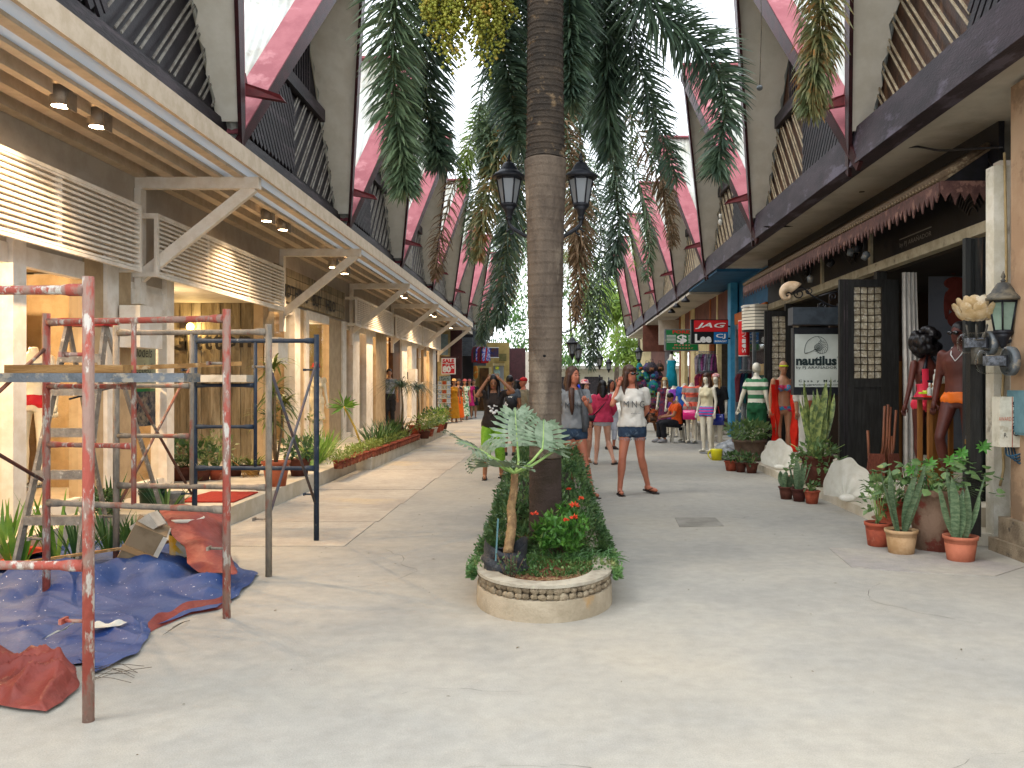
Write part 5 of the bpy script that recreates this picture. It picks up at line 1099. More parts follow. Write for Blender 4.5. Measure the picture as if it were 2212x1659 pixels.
auto_palm('third foxtail palm along the planter, hung with drooping dark fronds', .05, 19.5, 7.4, 8, [frm[0], frm[1], frm[2]], 6, L_=2.8, extra=[
    ([(1195, 260, 19.5), (1280, 400, 19), (1300, 560, 19), (1290, 700, 19), (1275, 790, 19)], frm[0], .55, 100),
    ([(1195, 260, 19.5), (1120, 400, 19), (1085, 560, 19), (1050, 680, 19), (1040, 740, 19)], frm[0], .5, 90),
    ([(1192, 262, 19.5), (1110, 225, 19), (1040, 255, 18.8), (1008, 340, 18.7), (1000, 410, 18.7)], frm[4], .5, 80),
    ([(1192, 270, 19.5), (1120, 300, 19), (1060, 380, 18.8), (1025, 470, 18.7), (1012, 560, 18.7)], frm[1], .55, 90),
    ([(1198, 265, 19.5), (1290, 270, 19), (1370, 370, 18.8), (1400, 490, 18.7), (1398, 600, 18.7)], frm[1], .55, 90),
    ([(1192, 262, 19.5), (1150, 330, 19), (1120, 450, 18.8), (1105, 560, 18.7), (1100, 650, 18.7)], frm[2], .5, 80),
    ([(1198, 265, 19.5), (1240, 360, 19), (1265, 500, 18.8), (1270, 640, 18.7), (1265, 740, 18.7)], frm[1], .55, 90),
    ([(1195, 260, 19.5), (1020, 320, 19), (960, 480, 19), (945, 560, 19), (940, 600, 19)], frm[3], .45, 60)])
for i, (Y, zc, cr_) in enumerate(((26, 7.6, [frm[1], frm[4], frm[0]]), (33, 8.0, [frm[1], frm[0], frm[3]]), (41, 8.2, [frm[4], frm[1], frm[2]]), (50, 8.5, [frm[4], frm[1]]))):
    auto_palm(['fourth palm along the planter, seen between the hanging fronds', 'fifth palm along the planter, with some brown fronds', 'sixth palm along the planter, in brighter light', 'last palm along the planter before the bright end of the walkway'][i], .1+.12*i*(1 if i % 2 else -.6), Y, zc, 10, cr_, 20+i, L_=3.4, nn=42, kk=4, lf=.5)
# far planter blocks
for i, Y in enumerate((15.5, 24.0, 33.0)):
    t = thing('planter', 'low concrete planter %s' % ['just past the hedge', 'in the middle distance', 'near the far end of the walkway'][i], 'planter', (0, Y, 0), 0, 'planters in the middle of the walkway'); part(t, 'wall', MB().box(-.45, .45, Y, Y+7, 0, .24), wallp)
    mb = MB(); leafcloud(mb, lambda: (Vector((RN.uniform(-.45, .45), RN.uniform(Y, Y+7), RN.uniform(.3, .75))), rv()+Vector((0, -.5, 0))), 1500, .09, .04); part(t, 'shrubs', mb, hedm, kind='stuff')
# trees at the far end
def clump_tree(label, x, Y, h, r, mat, seed, n=2600, l=.5, kind='broad'):
    rr = random.Random(seed); t = thing('tree', label, 'tree', (x, Y, 0), 0, 'trees closing the far end of the walkway'); part(t, 'trunk', MB().tube([(x, Y, 0), (x+.2, Y, h*.4), (x-.1, Y, h*.8)], [.25, .18, .06], 8), trm)
    mb = MB(); cl = [(Vector((x+rr.uniform(-r, r), Y+rr.uniform(-r, r)*.6, h*rr.uniform(.3, 1.0))), rr.uniform(.35, .6)*r) for _ in range(12)]
    def fn():
        c, s = cl[RN.randrange(len(cl))]; d = rv().normalized(); return c+d*s*RN.uniform(.6, 1), d+Vector((0, 0, -.6))
    leafcloud(mb, fn, n, l, l*.35, up=-.2); part(t, 'crown', mb, mat, kind='stuff'); return t
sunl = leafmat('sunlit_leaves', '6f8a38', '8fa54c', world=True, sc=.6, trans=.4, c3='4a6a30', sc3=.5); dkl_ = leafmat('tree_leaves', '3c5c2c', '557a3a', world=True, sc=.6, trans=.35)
for i, (x, Y, h, r, m_) in enumerate(((5.5, 74, 12, 3.6, sunl), (-2, 80, 15, 4, dkl_), (2, 92, 14, 4.5, sunl), (10, 85, 14, 4.5, dkl_), (-8, 90, 16, 5, dkl_), (-13, 78, 13, 4, dkl_), (6, 60, 9, 1.8, sunl), (16, 95, 15, 5, sunl))):
    clump_tree(['feathery yellow-green tree at the end of the right-hand shops', 'tall dark green tree behind the far palms', 'sunlit tree closing the middle of the view', 'dark tree behind the yellow-green one', 'big tree above the far maroon shops', 'tree over the far shop roofs by the canopy side', 'slender bright tree hanging over the far lanterns', 'pale tree past the last gables'][i].replace('right-hand', 'brown-gabled'), x, Y, h, r, m_, 50+i)
# bright far end: kiosk, bench-level colours
t = thing('building', 'low sunlit white building across the far end of the walkway', 'building', (0, 100, 0)); part(t, 'wall', MB().box(-30, 30, 104, 106, 0, 3.2), M('far_white', 'c9c2b0', 'a89f8a', sc=.2, world=True)); part(t, 'roof', MB().box(-31, 31, 102, 107, 3.2, 3.6), M('far_roof', '8f8a80'))
for i, x in enumerate(range(-28, 30, 4)): part(t, 'opening', MB().box(x, x+2.2, 103.9, 104, 0, 2.3), darkw)
t = thing('awning', 'red awning glowing at the far end behind the walking woman', 'awning', (6, 62, 2)); part(t, 'cover', MB().prism([(5.7, 60, 1.95), (7.4, 60, 1.95), (7.4, 61.5, 2.2), (5.7, 61.5, 2.2)], (0, 0, .05)), sred); part(t, 'valance', MB().box(5.7, 7.4, 59.98, 60.02, 1.6, 1.95), sred)
for x in (5.75, 7.35): part(t, 'pole', MB().box(x-.03, x+.03, 60, 60.06, 0, 1.9), galv)
# ---------------------------------------------------------------- lantern posts
def lamp_post(label, x, Y, zt, s, n=1, glassm=frost):
    t = thing('lamp_post', label, 'lamp post', (x, Y, 0), 0, 'black lantern posts along the planter')
    part(t, 'pole', MB().lathe([(.09, 0), (.09, .15), (.05, .25), (.04, zt-1.0), (.055, zt-.98), (.035, zt-.9), (.03, zt-.75)], 12, (x, Y, 0)), blackm)
    for sd_ in ((-1, 1) if n == 2 else (0,)):
        c = Vector((x+sd_*.36, Y, zt))
        if n == 2:
            base = Vector((x, Y, zt-.60)); b2 = c+Vector((0, 0, -.42*s)); mid = Vector((x+sd_*.29, Y, zt-.54))
            part(t, 'arm', MB().tube(cr([base, Vector((x+sd_*.15, Y, zt-.61)), mid, c+Vector((-sd_*.005, 0, -.48)), b2], 5), .02*s, 8).tube([b2, b2+Vector((0, 0, -.04*s))], .035*s, 10), blackm)
            part(t, 'scroll', MB().tube([mid+Vector((sd_*(.05+.045*s*cos(a)*(1-a/8)), 0, -.02+.045*s*sin(a)*(1-a/8))) for a in [i*.5 for i in range(12)]], .01*s, 6), blackm)
            part(t, 'scroll', MB().tube([Vector((x+sd_*(.17+.04*cos(a)*(1-a/8)), Y, zt-.56+.04*sin(a)*(1-a/8))) for a in [i*.5 for i in range(12)]], .01*s, 6), blackm)
        lantern(t, c, s, glassm)
    return t
YL = 8.7; lamp_post('twin-armed black lantern post hidden behind the palm trunk, a lantern showing on either side', W(1177, 0, YL).x, YL, W(0, 381, YL).z, .95, 2)
lamp_post('black twin lantern post half hidden behind the trunk, below the dead frond', W(1196, 0, 17.8).x+.1, 17.8, W(0, 653, 17.8).z, .85, 2)
for i, (px, py, Y) in enumerate(((1236, 741, 27), (1249, 753, 31), (1295, 773, 38), (1315, 783, 44), (1165, 752, 30))):
    lamp_post('black lantern post %s' % ['above the striped cap of the woman with the flowered hat', 'close behind the one over the flowered hat', 'between the dark frond and the bright trees', 'farthest off before the bright trees', 'beyond the palm trunk'][i], W(px, 0, Y).x, Y, W(0, py, Y).z, 1.15, 1)
# ---------------------------------------------------------------- philodendron in a black bag
phm = leafmat('philodendron_leaf', '64765c', '808f76', world=True, sc=14, rough=.4, trans=.15, c3='4e6246', sc3=10); stk = M('leaf_stalk', '7a9a54', '93a862', sc=8, rough=.5)
phil = thing('philodendron', 'pale grey-green split-leaf philodendron on a thick stem before the palm trunk', 'plant', W(1097, 1100, 6.2))
def lobed(root, base, tip, nrm, wd, nl=9, mat=phm):
    base = Vector(base); tip = Vector(tip); ax = tip-base; l = ax.length; d = ax.normalized(); nrm = Vector(nrm).normalized(); s = d.cross(nrm).normalized(); n_ = s.cross(d).normalized(); mb = MB()
    N = nl*2; mid = [base+ax*(i/N)-n_*(.10*l*(i/N)**2) for i in range(N+1)]
    cen_ = lambda f: base+ax*f-n_*(.10*l*f*f)
    for sd_ in (-1, 1):
        mb.grid([[cen_(f) + s*sd_*wd*w_*(.22*sin(pi*min(1, f*.9+.12))+.02) + n_*.02*l*w_ for f in [i/12 for i in range(13)]] for w_ in (0, .5, 1)])
        for i in range(nl):
            f = .02+.9*i/nl; ll = wd*(.52+.25*sin(pi*min(1, f+.15)))*(1-.35*f); a = radians(100-72*f); dr = (s*sd_*sin(a)+d*cos(a)).normalized(); p = cen_(f+.03)+s*sd_*wd*.08; wv = l*.043
            P_ = []; 
            for k in range(6):
                g = k/5; cc_ = p+dr*ll*g+d*ll*.18*g*g+n_*(.05*sin(g*3+i)-.13*g*g)*ll; w_ = wv*(.75+.9*sin(pi*min(1, g*.95+.05))**.7)*(1 if k < 5 else .25); pp = dr.cross(n_).normalized()
                e_ = n_*wv*.5*(1 if k % 2 else -.4); P_.append([cc_-pp*w_/1.6+e_, cc_, cc_+pp*w_/1.6-e_*.6])
            mb.grid(P_)
    mb.tube(mid, [.006*(1-.6*i/N) for i in range(N+1)], 5, mi=1); return part(root, 'leaf', mb, [mat, stk])
def stalk(a, b, c, r=.010): part(phil, 'stalk', MB().tube(cr([a, b, c], 6), [r*1.7]+[r]*12, 7), stk)
stem_top = W(1112, 1022, 6.3)
for (b, m_, tp, nr, wd) in [((1118, 965, 6.35), (1120, 1000, 6.3), (1112, 874, 6.6), (.05, -1, .35), .27), ((1040, 975, 6.1), (1085, 1000, 6.2), (990, 945, 5.95), (-.2, -.5, .8), .28), ((1172, 970, 6.2), (1145, 1000, 6.2), (1178, 898, 6.5), (.35, -.8, .6), .30), ((1090, 1010, 6.1), (1105, 1020, 6.2), (1075, 985, 5.75), (0, -.4, .9), .30), ((1195, 975, 6.3), (1150, 1005, 6.25), (1222, 960, 6.2), (.3, -.5, .8), .24), ((1055, 985, 6.1), (1085, 1010, 6.2), (1030, 962, 6.4), (-.3, -.8, .5), .24)]:
    B_ = W(*b); stalk(stem_top, W(*m_), B_); lobed(phil, B_, W(*tp), nr, wd)
mb = MB(); pts = [Vector((W(1090, 0, 6.0).x+.02, 6.05, .33)), W(1106, 1130, 6.18), W(1104, 1098, 6.27), W(1110, 1060, 6.3), W(1112, 1022, 6.3)]; C_ = cr(pts, 8); mb.tube(C_, [.034+.004*(i % 2)-.0003*i for i in range(len(C_))], 12); part(phil, 'stem', mb, M('scarred_stem', '8f7450', '6b5238', sc=14, rough=.9, bump=.8, c3='a88a62', sc3=7))
bagm = M('black_grow_bag', '24262a', '303236', sc=5, rough=.5, bump=.5, c3='5a5a54', sc3=6, lo3=.6, hi3=.7)
mb = MB(); cx, cy = W(1090, 0, 6.0).x, 6.02; rs = []
for j in range(9):
    z = .22+.165*j/8+(0 if j < 8 else .02); rs.append([Vector((cx+(.15+.012*sin(3*a+j)+.02*NZ.noise(Vector((cos(a)*2, sin(a)*2, j*.6))))*cos(a), cy+(.11+.014*sin(4*a+j*1.3))*sin(a), z+(.05*sin(2*a+1) if j == 8 else 0))) for a in [2*pi*i/26 for i in range(26)]])
mb.rings(rs, cap=False); t = thing('grow_bag', 'wrinkled black plastic grow bag holding the philodendron', 'bag', (cx, cy, .22)); part(t, 'bag', mb, bagm); part(t, 'soil', MB().lathe([(.13, .33), (.02, .335)], 16, (cx, cy, 0)), soil)
part(t, 'strip', MB().bar(W(1076, 1120, 5.86), W(1071, 1212, 5.84), .012, .004), M('blue_strip', '4a6a70', rough=.4))
mb = MB()
for i in range(14):
    a = W(1100+RN.uniform(-14, 14), 1215, 5.8); a.z = .22; b = a+Vector((RN.uniform(-.08, .08), RN.uniform(-.03, .03), RN.uniform(.1, .19))); mb.tube([a, b], .0025, 4)
    for k in range(5): leaf(mb, a.lerp(b, .3+.14*k), rv(), rv(), .03, .014, 1)
tag(mb.build('sapling', [M('twig', '5a4636'), hedm]), 'small twiggy sapling in front of the black grow bag', 'plant')
# ================================================================ pots and plants
def potmesh(r, h, flute=True, rim=True):
    mb = MB(); n = 44 if flute else 24
    if flute: mb.lathe([(r*.74, 0), (r*.78, .02*h), (r*.93, h*.72)], n, flute=.035, fn=1); mb.lathe([(r*.93, h*.72), (r*.97, h*.74), (r*.97, h*.84), (r*1.06, h*.86), (r*1.08, h), (r*.96, h), (r*.9, h*.9)], 24)
    else: mb.lathe([(r*.7, 0), (r*.86, h*.6), (r*.95, h*.88), (r*1.05, h*.9), (r*1.06, h), (r*.94, h), (r*.9, h*.9)], n)
    return mb
def pot(label, c, r, h, mat, plantfn=None, flute=False, group='potted plants outside the shops', name='potted_plant'):
    t = thing(name, label, 'potted plant', c, RN.uniform(0, 3), group); ob('pot', potmesh(r, h, flute).mesh('pot', mat), t)
    ob('soil', MB().lathe([(r*.9, h*.9), (.01, h*.92)], 14).mesh('soil', soil), t)
    if plantfn: plantfn(t, r, h)
    return t
snk = leafmat('snake_plant', '4a6144', '6d8060', sc=18, rough=.45, stretch=(1, 1, 3), trans=.1); snky = leafmat('snake_plant_edged', '4d6038', '8f9a58', sc=14, rough=.45, trans=.1)
def snake(n=9, hl=.4, wd=.045, mat=None, lean=.25):
    def f(t, r, h):
        for i in range(n):
            a = 2*pi*i/n+RN.uniform(-.3, .3); L_ = hl*RN.uniform(.6, 1.1); d = Vector((cos(a)*lean*RN.uniform(.3, 1.6), sin(a)*lean*RN.uniform(.3, 1.6), 1)).normalized(); b = Vector((cos(a)*r*.3, sin(a)*r*.3, h*.9)); s = Vector((-sin(a+RN.uniform(-.8, .8)), cos(a), .0)).normalized(); n_ = s.cross(d); mb = MB(); P_ = []
            for k in range(7):
                g = k/6; w_ = wd*(.55+.9*sin(pi*min(1, g*.9+.1)))*(1 if k < 6 else .08); c = b+d*L_*g+s*.03*sin(g*4+i)*L_; P_.append([c-s*w_/2+n_*w_*.2, c, c+s*w_/2+n_*w_*.2])
            mb.grid(P_); ob('leaf', mb.mesh('leaf', mat or snk), t)
    return f
def bushy(n=160, R=.25, H_=.3, l=.08, wd=.045, mat=None, droop=0):
    def f(t, r, h):
        mb = MB(); leafcloud(mb, lambda: ((lambda d: (Vector((d.x*R, d.y*R, h+H_*.5+d.z*H_*.5-droop*(d.x**2+d.y**2))), d))(rv().normalized()*RN.uniform(.5, 1))), n, l, wd); mb2 = MB()
        for i in range(9): mb2.tube([Vector((0, 0, h*.9)), Vector((RN.uniform(-R, R)*.7, RN.uniform(-R, R)*.7, h+H_*.6))], .004, 4)
        ob('leaves', mb.mesh('leaves', mat or hedm), t)['kind'] = 'stuff'; ob('stems', mb2.mesh('stems', stk), t)['kind'] = 'stuff'
    return f
def blades(n=60, l=.4, wd=.02, mat=None, R=.1, droop=1.0, up=1.2, z0=None):
    def f(t, r, h):
        mb = MB()
        for i in range(n):
            a = RN.uniform(0, 2*pi); d = Vector((cos(a), sin(a), up*RN.uniform(.5, 1.6))).normalized(); b = Vector((cos(a)*R*RN.random(), sin(a)*R*RN.random(), h*.9 if z0 is None else z0)); L_ = l*RN.uniform(.6, 1.15); s = d.cross(Vector((0, 0, 1))).normalized(); g = Vector((0, 0, -1)); pts = [b]
            for k in range(5): d = (d+g*droop*.22).normalized(); pts.append(pts[-1]+d*L_/5)
            mb.strip(pts, [wd*.6, wd, wd, wd*.9, wd*.6, wd*.08], s)
        ob('leaves', mb.mesh('leaves', mat or grassm), t)['kind'] = 'stuff'
    return f
big = M('mottled_clay', '8f7460', '7a5f4c', sc=4, rough=.9, bump=.4, c3='7c4034', sc3=2.2, lo3=.5, hi3=.54)
bigg = M('grey_brown_clay', '6c5a4c', '57483c', sc=4, rough=.9, bump=.4)
potho = leafmat('pothos_leaf', '4d6a3a', '6d8552', sc=5, world=True, c3='a3a860', sc3=6, lo3=.6, hi3=.68)
papl = leafmat('lobed_bright_leaf', '4f8a3a', '6aa04c', sc=5, world=True)
def bigpot_plants(t, r, h):
    for i in range(150):
        a = RN.uniform(0, 2*pi); rr = RN.uniform(.1, .46); z = h+.06+.22*RN.random()-.9*max(0, rr-.3); c = Vector((cos(a)*rr*1.15, sin(a)*rr, z)); d = Vector((cos(a), sin(a), -.2))+rv(.5); s = RN.uniform(.05, .10); nr = Vector((0, 0, 1))+rv(.5); d.normalize(); s_ = d.cross(nr).normalized(); n_ = s_.cross(d); mb = MB()
        P_ = [[c+d*s*g-s_*s*w_*.5-n_*.1*s, c+d*s*g, c+d*s*g+s_*s*w_*.5-n_*.1*s] for g, w_ in ((0, .1), (.18, .75), (.45, .85), (.75, .5), (1.05, .03))]; mb.grid(P_); ob('leaf', mb.mesh('leaf', potho), t)
    blades(70, .42, .012, grassm, .2, 1.3, 1.4)(t, r, h)
    for i, (x, y, z) in enumerate(((.25, .0, .40), (.42, -.05, .48), (.33, .1, .30), (.12, -.05, .32), (-.05, 0, .28), (-.25, -.1, .22))):
        c = Vector((x, y, h+z*.8)); mb = MB()
        for k in range(9): a = 2*pi*k/9; leaf(mb, c, Vector((cos(a), -.3, sin(a)*.6)), Vector((0, -1, .6)), .085, .035)
        ob('lobed_leaf', mb.mesh('lobed_leaf', papl), t)
t = pot('big mottled clay pot overflowing with mixed leafy plants beside the tan wall', (3.52, 7.98, 0), .245, .56, big, None); t.rotation_euler[2] = 0; bigpot_plants(t, .245, .56)
t.rotation_euler[2] = 0
pot('tan ribbed pot with spotted snake plant in front of the big mottled pot', (3.135, 7.78, 0), .135, .215, tanpot, snake(8, .62, .05), True)
pot('orange ribbed pot with snake plant standing before the big mottled pot, towards the wall', (3.515, 7.46, 0), .135, .215, M('orange_terracotta', 'a8634a', '96553e', sc=6, rough=.8, bump=.2), snake(9, .55, .055), True)
pot('red ribbed pot with a trailing plant behind the tan ribbed one', (3.07, 8.15, 0), .12, .22, terra, bushy(90, .16, .5, .07, .045, potho), True)
pot('taller red clay pot behind the red ribbed pot', (3.28, 8.35, .0), .15, .40, terra, bushy(140, .25, .25, .08, .05, potho))
pot('grey-brown clay pot with tall yellow-edged snake plants and a leafy skirt', (3.66, 11.95, .11), .22, .42, terrab, lambda t, r, h: (snake(15, 1.05, .065, snky, .16)(t, r, h), bushy(300, .42, .26, .09, .055, potho, .4)(t, r, h)))
for i, (px, py, r) in enumerate(((1703, 1080, .1), (1731, 1085, .1), (1759, 1090, .1))):
    g = G(px, py); pot(['small dark clay pot with broad leaves', 'small dark clay pot with spiky leaves', 'small reddish clay pot with short leaves'][i]+' in the trio before the smooth white shell', g+Vector((0, .1, 0)), r, .165, [terrab, M('maroon_pot', '4a231c', '3a1a14', sc=6), terra][i], [snake(7, .22, .07), snake(7, .38, .045), bushy(40, .09, .1, .07, .04)][i])
pot('large grey-brown clay pot with leafy plants in front of the striped-shirt mannequin', (3.62, 15.85, 0), .3, .5, bigg, bushy(330, .45, .32, .12, .06, potho))
for i, (px, py) in enumerate(((1582, 1018), (1603, 1021), (1627, 1023))):
    g = G(px, py); pot(['small clay pot with greyish leaves, outermost of the trio by the large clay pot', 'smallest clay pot in the middle of the trio by the large clay pot', 'small dark pot next to the tilted white shell'][i], g+Vector((0, .1, 0)), [.12, .1, .11][i], .17, [terra, terrab, terrab][i], bushy(50, .13, .16, .09, .05))
# giant clam shells
clm = M('white_shell', 'e2dfd4', 'd6d2c4', sc=6, rough=.5, bump=.15)
def clam(label, c, s, rz, tilt):
    t = thing('giant_clam_shell', label, 'shell', c, rz, 'big white clam shells on the step'); mb = MB(); P_ = []; Q_ = []
    for i in range(14):
        f = i/13; row = []; row2 = []
        for j in range(61):
            a = pi*(.02+.96*j/60); rib = .5+.5*cos(a*9); R = s*(1+.07*rib*f)*f; d = Vector((cos(a)*1.0-.12*sin(a), 0, sin(a)*1.55)); bowl = s*.75*(1-f**1.7)-.15*s*rib*f
            p = d*R+Vector((0, bowl, 0)); row.append(p); row2.append(p+Vector((0, .035*s+.03*s*(1-f), 0)))
        P_.append(row); Q_.append(row2)
    mb.grid(P_); mb.grid(Q_); mb.grid([P_[-1], Q_[-1]])
    mb.ell((0, .40*s, .0), s*.35, .12*s, .16*s, 12, 6)
    R_ = Matrix.Rotation(tilt, 3, 'X'); mz = min((R_ @ Vector(v)).z for v in mb.v); mb.v = [tuple(R_ @ Vector(v)-Vector((0, 0, mz))) for v in mb.v]; ob('shell', mb.mesh('shell', clm), t); return t
clam('big white scalloped clam shell standing upright before the shell-pane door', (3.52, 10.25, .11), .29, -.1, -.12)
clam('white clam shell tilted over by the large clay pot, behind the first shell', (3.69, 14.1, .11), .27, -.4, -.4)
mb = MB(); c = G(2700, 1250); 
for i, (px, py, lab) in enumerate(((1758+230, 1300, ''),)) if 0 else []: pass
stn = M('brown_coir', '6b4a38', '8a6a50', sc=20, rough=1, bump=1)
for c, lab in ((Vector((3.62, 8.95, .11)), 'patch of brown coir doormat on the step by the red clay pot'), (Vector((3.7, 12.9, .11)), 'ragged brown mat on the step behind the leafy skirted pot')):
    tag(MB().prism([c+Vector((.05*sin(i)+.0+.25*cos(2*pi*i/12), .3*sin(2*pi*i/12), 0)) for i in range(12)], (0, 0, .02)).build('doormat', stn), lab, 'mat')
# broom / bamboo bundle holder
bam = M('bamboo', '7d4a2e', '5f3622', sc=8, rough=.5, bump=.2, stretch=(1, 1, .3)); rat = M('woven_rattan', '7a4230', '5c3022', sc=30, rough=.8, bump=.8, stretch=(4, 4, .5))
c = Vector((W(1911, 0, 11.0).x, 11.0, .30)); t = thing('bamboo_holder', 'woven rattan holder filled with upright bamboo sticks by the black door', 'holder', c)
part(t, 'panel', MB().prism([c+Vector((-.24, 0, 0)), c+Vector((-.02, -.06, 0)), c+Vector((-.02, -.06, .33)), c+Vector((-.19, 0, .33))], (0, .03, 0)), rat); part(t, 'panel', MB().prism([c+Vector((.03, -.06, 0)), c+Vector((.24, 0, 0)), c+Vector((.18, 0, .33)), c+Vector((.03, -.06, .33))], (0, .03, 0)), rat)
for i, (x, h, ln_) in enumerate(((-.15, .62, -.03), (-.06, .93, .06), (-.03, .95, .07), (0, .92, .07), (.03, .88, .1), (.04, .6, .03), (.08, .62, 0), (.11, .55, 0), (.02, .45, 0))): part(t, 'bamboo_stick', MB().tube([c+Vector((x, .03+.01*i, -.02 if i > 2 else .1)), c+Vector((x+ln_, .05, h*.45)), c+Vector((x+ln_*1.4, .06, h))], .017, 8), bam)
# ---- plants on the white shop side
drl = leafmat('dracaena_leaf', '4d5c28', '76803c', world=True, sc=6, c3='9a9a50', sc3=6, trans=.25)
def dracaena(t, r, h):
    for (x, y, H_) in ((-.12, 0, .95), (.1, .05, 1.25), (.2, -.05, .75), (-.02, .05, .6)):
        ob('stem', MB().tube([Vector((0, 0, h*.8)), Vector((x*.7, y, h+H_*.5)), Vector((x, y, h+H_))], .016, 7).mesh('stem', M('dracaena_stem', '7a6a50', '5f523e', sc=12, rough=.9)), t)
        mb = MB()
        for i in range(34):
            a = RN.uniform(0, 2*pi); d = Vector((cos(a), sin(a), RN.uniform(-.2, 2.2))).normalized(); b = Vector((x, y, h+H_-.12*RN.random())); s = d.cross(Vector((0, 0, 1))).normalized(); pts = [b]; L_ = RN.uniform(.3, .48)
            for k in range(5): d = (d+Vector((0, 0, -.27))).normalized(); pts.append(pts[-1]+d*L_/5)
            mb.strip(pts, [.015, .032, .036, .03, .02, .002], s)
        ob('leaf_tuft', mb.mesh('leaf_tuft', drl), t)['kind'] = 'stuff'
g = G(587, 1053, .2); pot('large terracotta pot with a tall many-headed dracaena by the red doormat', g+Vector((0, .17, 0)), .175, .32, M('warm_terracotta', 'a0583c', '8f4c32', sc=5, rough=.8), dracaena)
g = G(640, 1030, .2); pot('brown clay pot with dark leaves next to the large terracotta pot', g+Vector((0, .15, 0)), .16, .24, terrab, bushy(160, .26, .3, .12, .05, hedm))
g = G(678, 985, .2); pot('wide shallow clay bowl with a thin-stemmed shrub before the white door', g+Vector((0, .1, 0)), .16, .14, terra, bushy(70, .22, .7, .06, .04, leafmat('cream_green_leaf', '8a9060', '6a7a48', world=True)))
for i, (px, py, r, m_, f) in enumerate(((384, 1040, .15, terrab, bushy(150, .26, .4, .10, .07, hedm)), (428, 1040, .13, terrab, bushy(90, .2, .35, .12, .06, hedm)), (463, 1038, .13, terra, bushy(200, .24, .5, .07, .035, MATS.get('cream_green_leaf', hedm))), (500, 1030, .12, terrab, blades(40, .3, .015, hedm)), (540, 1028, .12, terrab, blades(60, .35, .02, drl)))):
    g = G(px, py, .2); pot('%s pot in the plant row before the plank wall, %s' % (['round brown', 'small brown', 'orange clay', 'dark low', 'small dark'][i], ['with dark round leaves', 'with broad leaves', 'with pale bushy leaves', 'with thin blades', 'with arching yellowish blades'][i]), g+Vector((0, .12, 0)), r, r*1.25, m_, f)
strappy = leafmat('strap_leaf', '4f7a2c', '76963c', world=True, sc=3, trans=.3); darkst = leafmat('dark_strap_leaf', '2c4a24', '41602c', world=True, sc=3)
def clumps(label, name, pts, n, l, wd, mat, droop=.6, up=2.0):
    mb = MB()
    for c in pts:
        for i in range(n):
            a = RN.uniform(0, 2*pi); d = Vector((cos(a), sin(a), up*RN.uniform(.5, 1.6))).normalized(); b = Vector(c)+Vector((cos(a)*.06, sin(a)*.06, 0)); L_ = l*RN.uniform(.6, 1.15); s = d.cross(Vector((0, 0, 1))).normalized(); q_ = [b]
            for k in range(4): d = (d+Vector((0, 0, -droop*.22))).normalized(); q_.append(q_[-1]+d*L_/4)
            mb.strip(q_, [wd*.7, wd, wd*.9, wd*.6, wd*.06], s)
    return tag(mb.build(name, mat), label, 'plant', 'strap-leaved plants by the white shopfront')
clumps('bright green strap-leaved clump by the white door beyond the blue scaffold', 'strap_plant', [(-3.75-.05*i, 13.6+.35*i, .2) for i in range(7)], 26, .55, .035, strappy)
clumps('dark green strap-leaved clump before the second white window', 'strap_plant', [(-3.45-.1*(i % 2), 17.0+.4*i, .2) for i in range(9)], 26, .62, .04, darkst)
clumps('green blades growing beside the foot of the step ladder', 'strap_plant', [(-4.55, 7.2, .05), (-4.3, 7.0, .05), (-4.15, 7.3, .05)], 14, .6, .04, strappy, .3, 3)
clumps('dark green blades behind the ladder rails', 'strap_plant', [(-3.85, 7.1, .1), (-3.75, 7.4, .1), (-3.5, 7.3, .1)], 22, .42, .025, darkst, .5, 2.4)
clumps('tuft of blades standing at the foot of the first corner post', 'strap_plant', [(-4.5, 8.9, .2), (-3.9, 8.8, .2)], 20, .45, .03, darkst)
t = thing('shrub', 'small round shrub against the corner post behind the scaffold', 'shrub', (-4.35, 8.6, .2)); mb = MB(); c = W(232, 1085, 8.6); leafcloud(mb, lambda: (c+rv().normalized()*.14*RN.uniform(.7, 1), rv()), 500, .04, .03); part(t, 'leaves', mb, hedm, kind='stuff')
litp = leafmat('pale_small_leaf', '8a9a4c', '6f8038', world=True, sc=9)
mb = MB(); leafcloud(mb, lambda: (Vector((-3.32+.02*RN.random()+RN.uniform(-.12, .12)+.028*0, RN.uniform(13.2, 20), .38+RN.uniform(-.06, .08))), rv()), 2600, .06, .02); tag(mb.build('ground_cover', litp, kind='stuff'), 'low pale green leaves spilling over a row of small clay pots on the kerb', 'plants')
rowp = potmesh(.088, .13).mesh('pot', M('kerb_pot_clay', '8a4430', '6c3626', sc=9, rough=.85, bump=.3, c3='a0664a', sc3=6, rnd=.3)); tt = [terra, M('rusty_clay', '84422c', '6e3624', sc=7)]
for i in range(30):
    o = ob('clay_pot', rowp, None, (-3.24+.004*i-(.0 if i > 8 else .03), 13.4+.235*i, .205)); tag(o, 'little clay pot in the tight row along the white kerb', 'pot', 'little clay pots along the kerb')
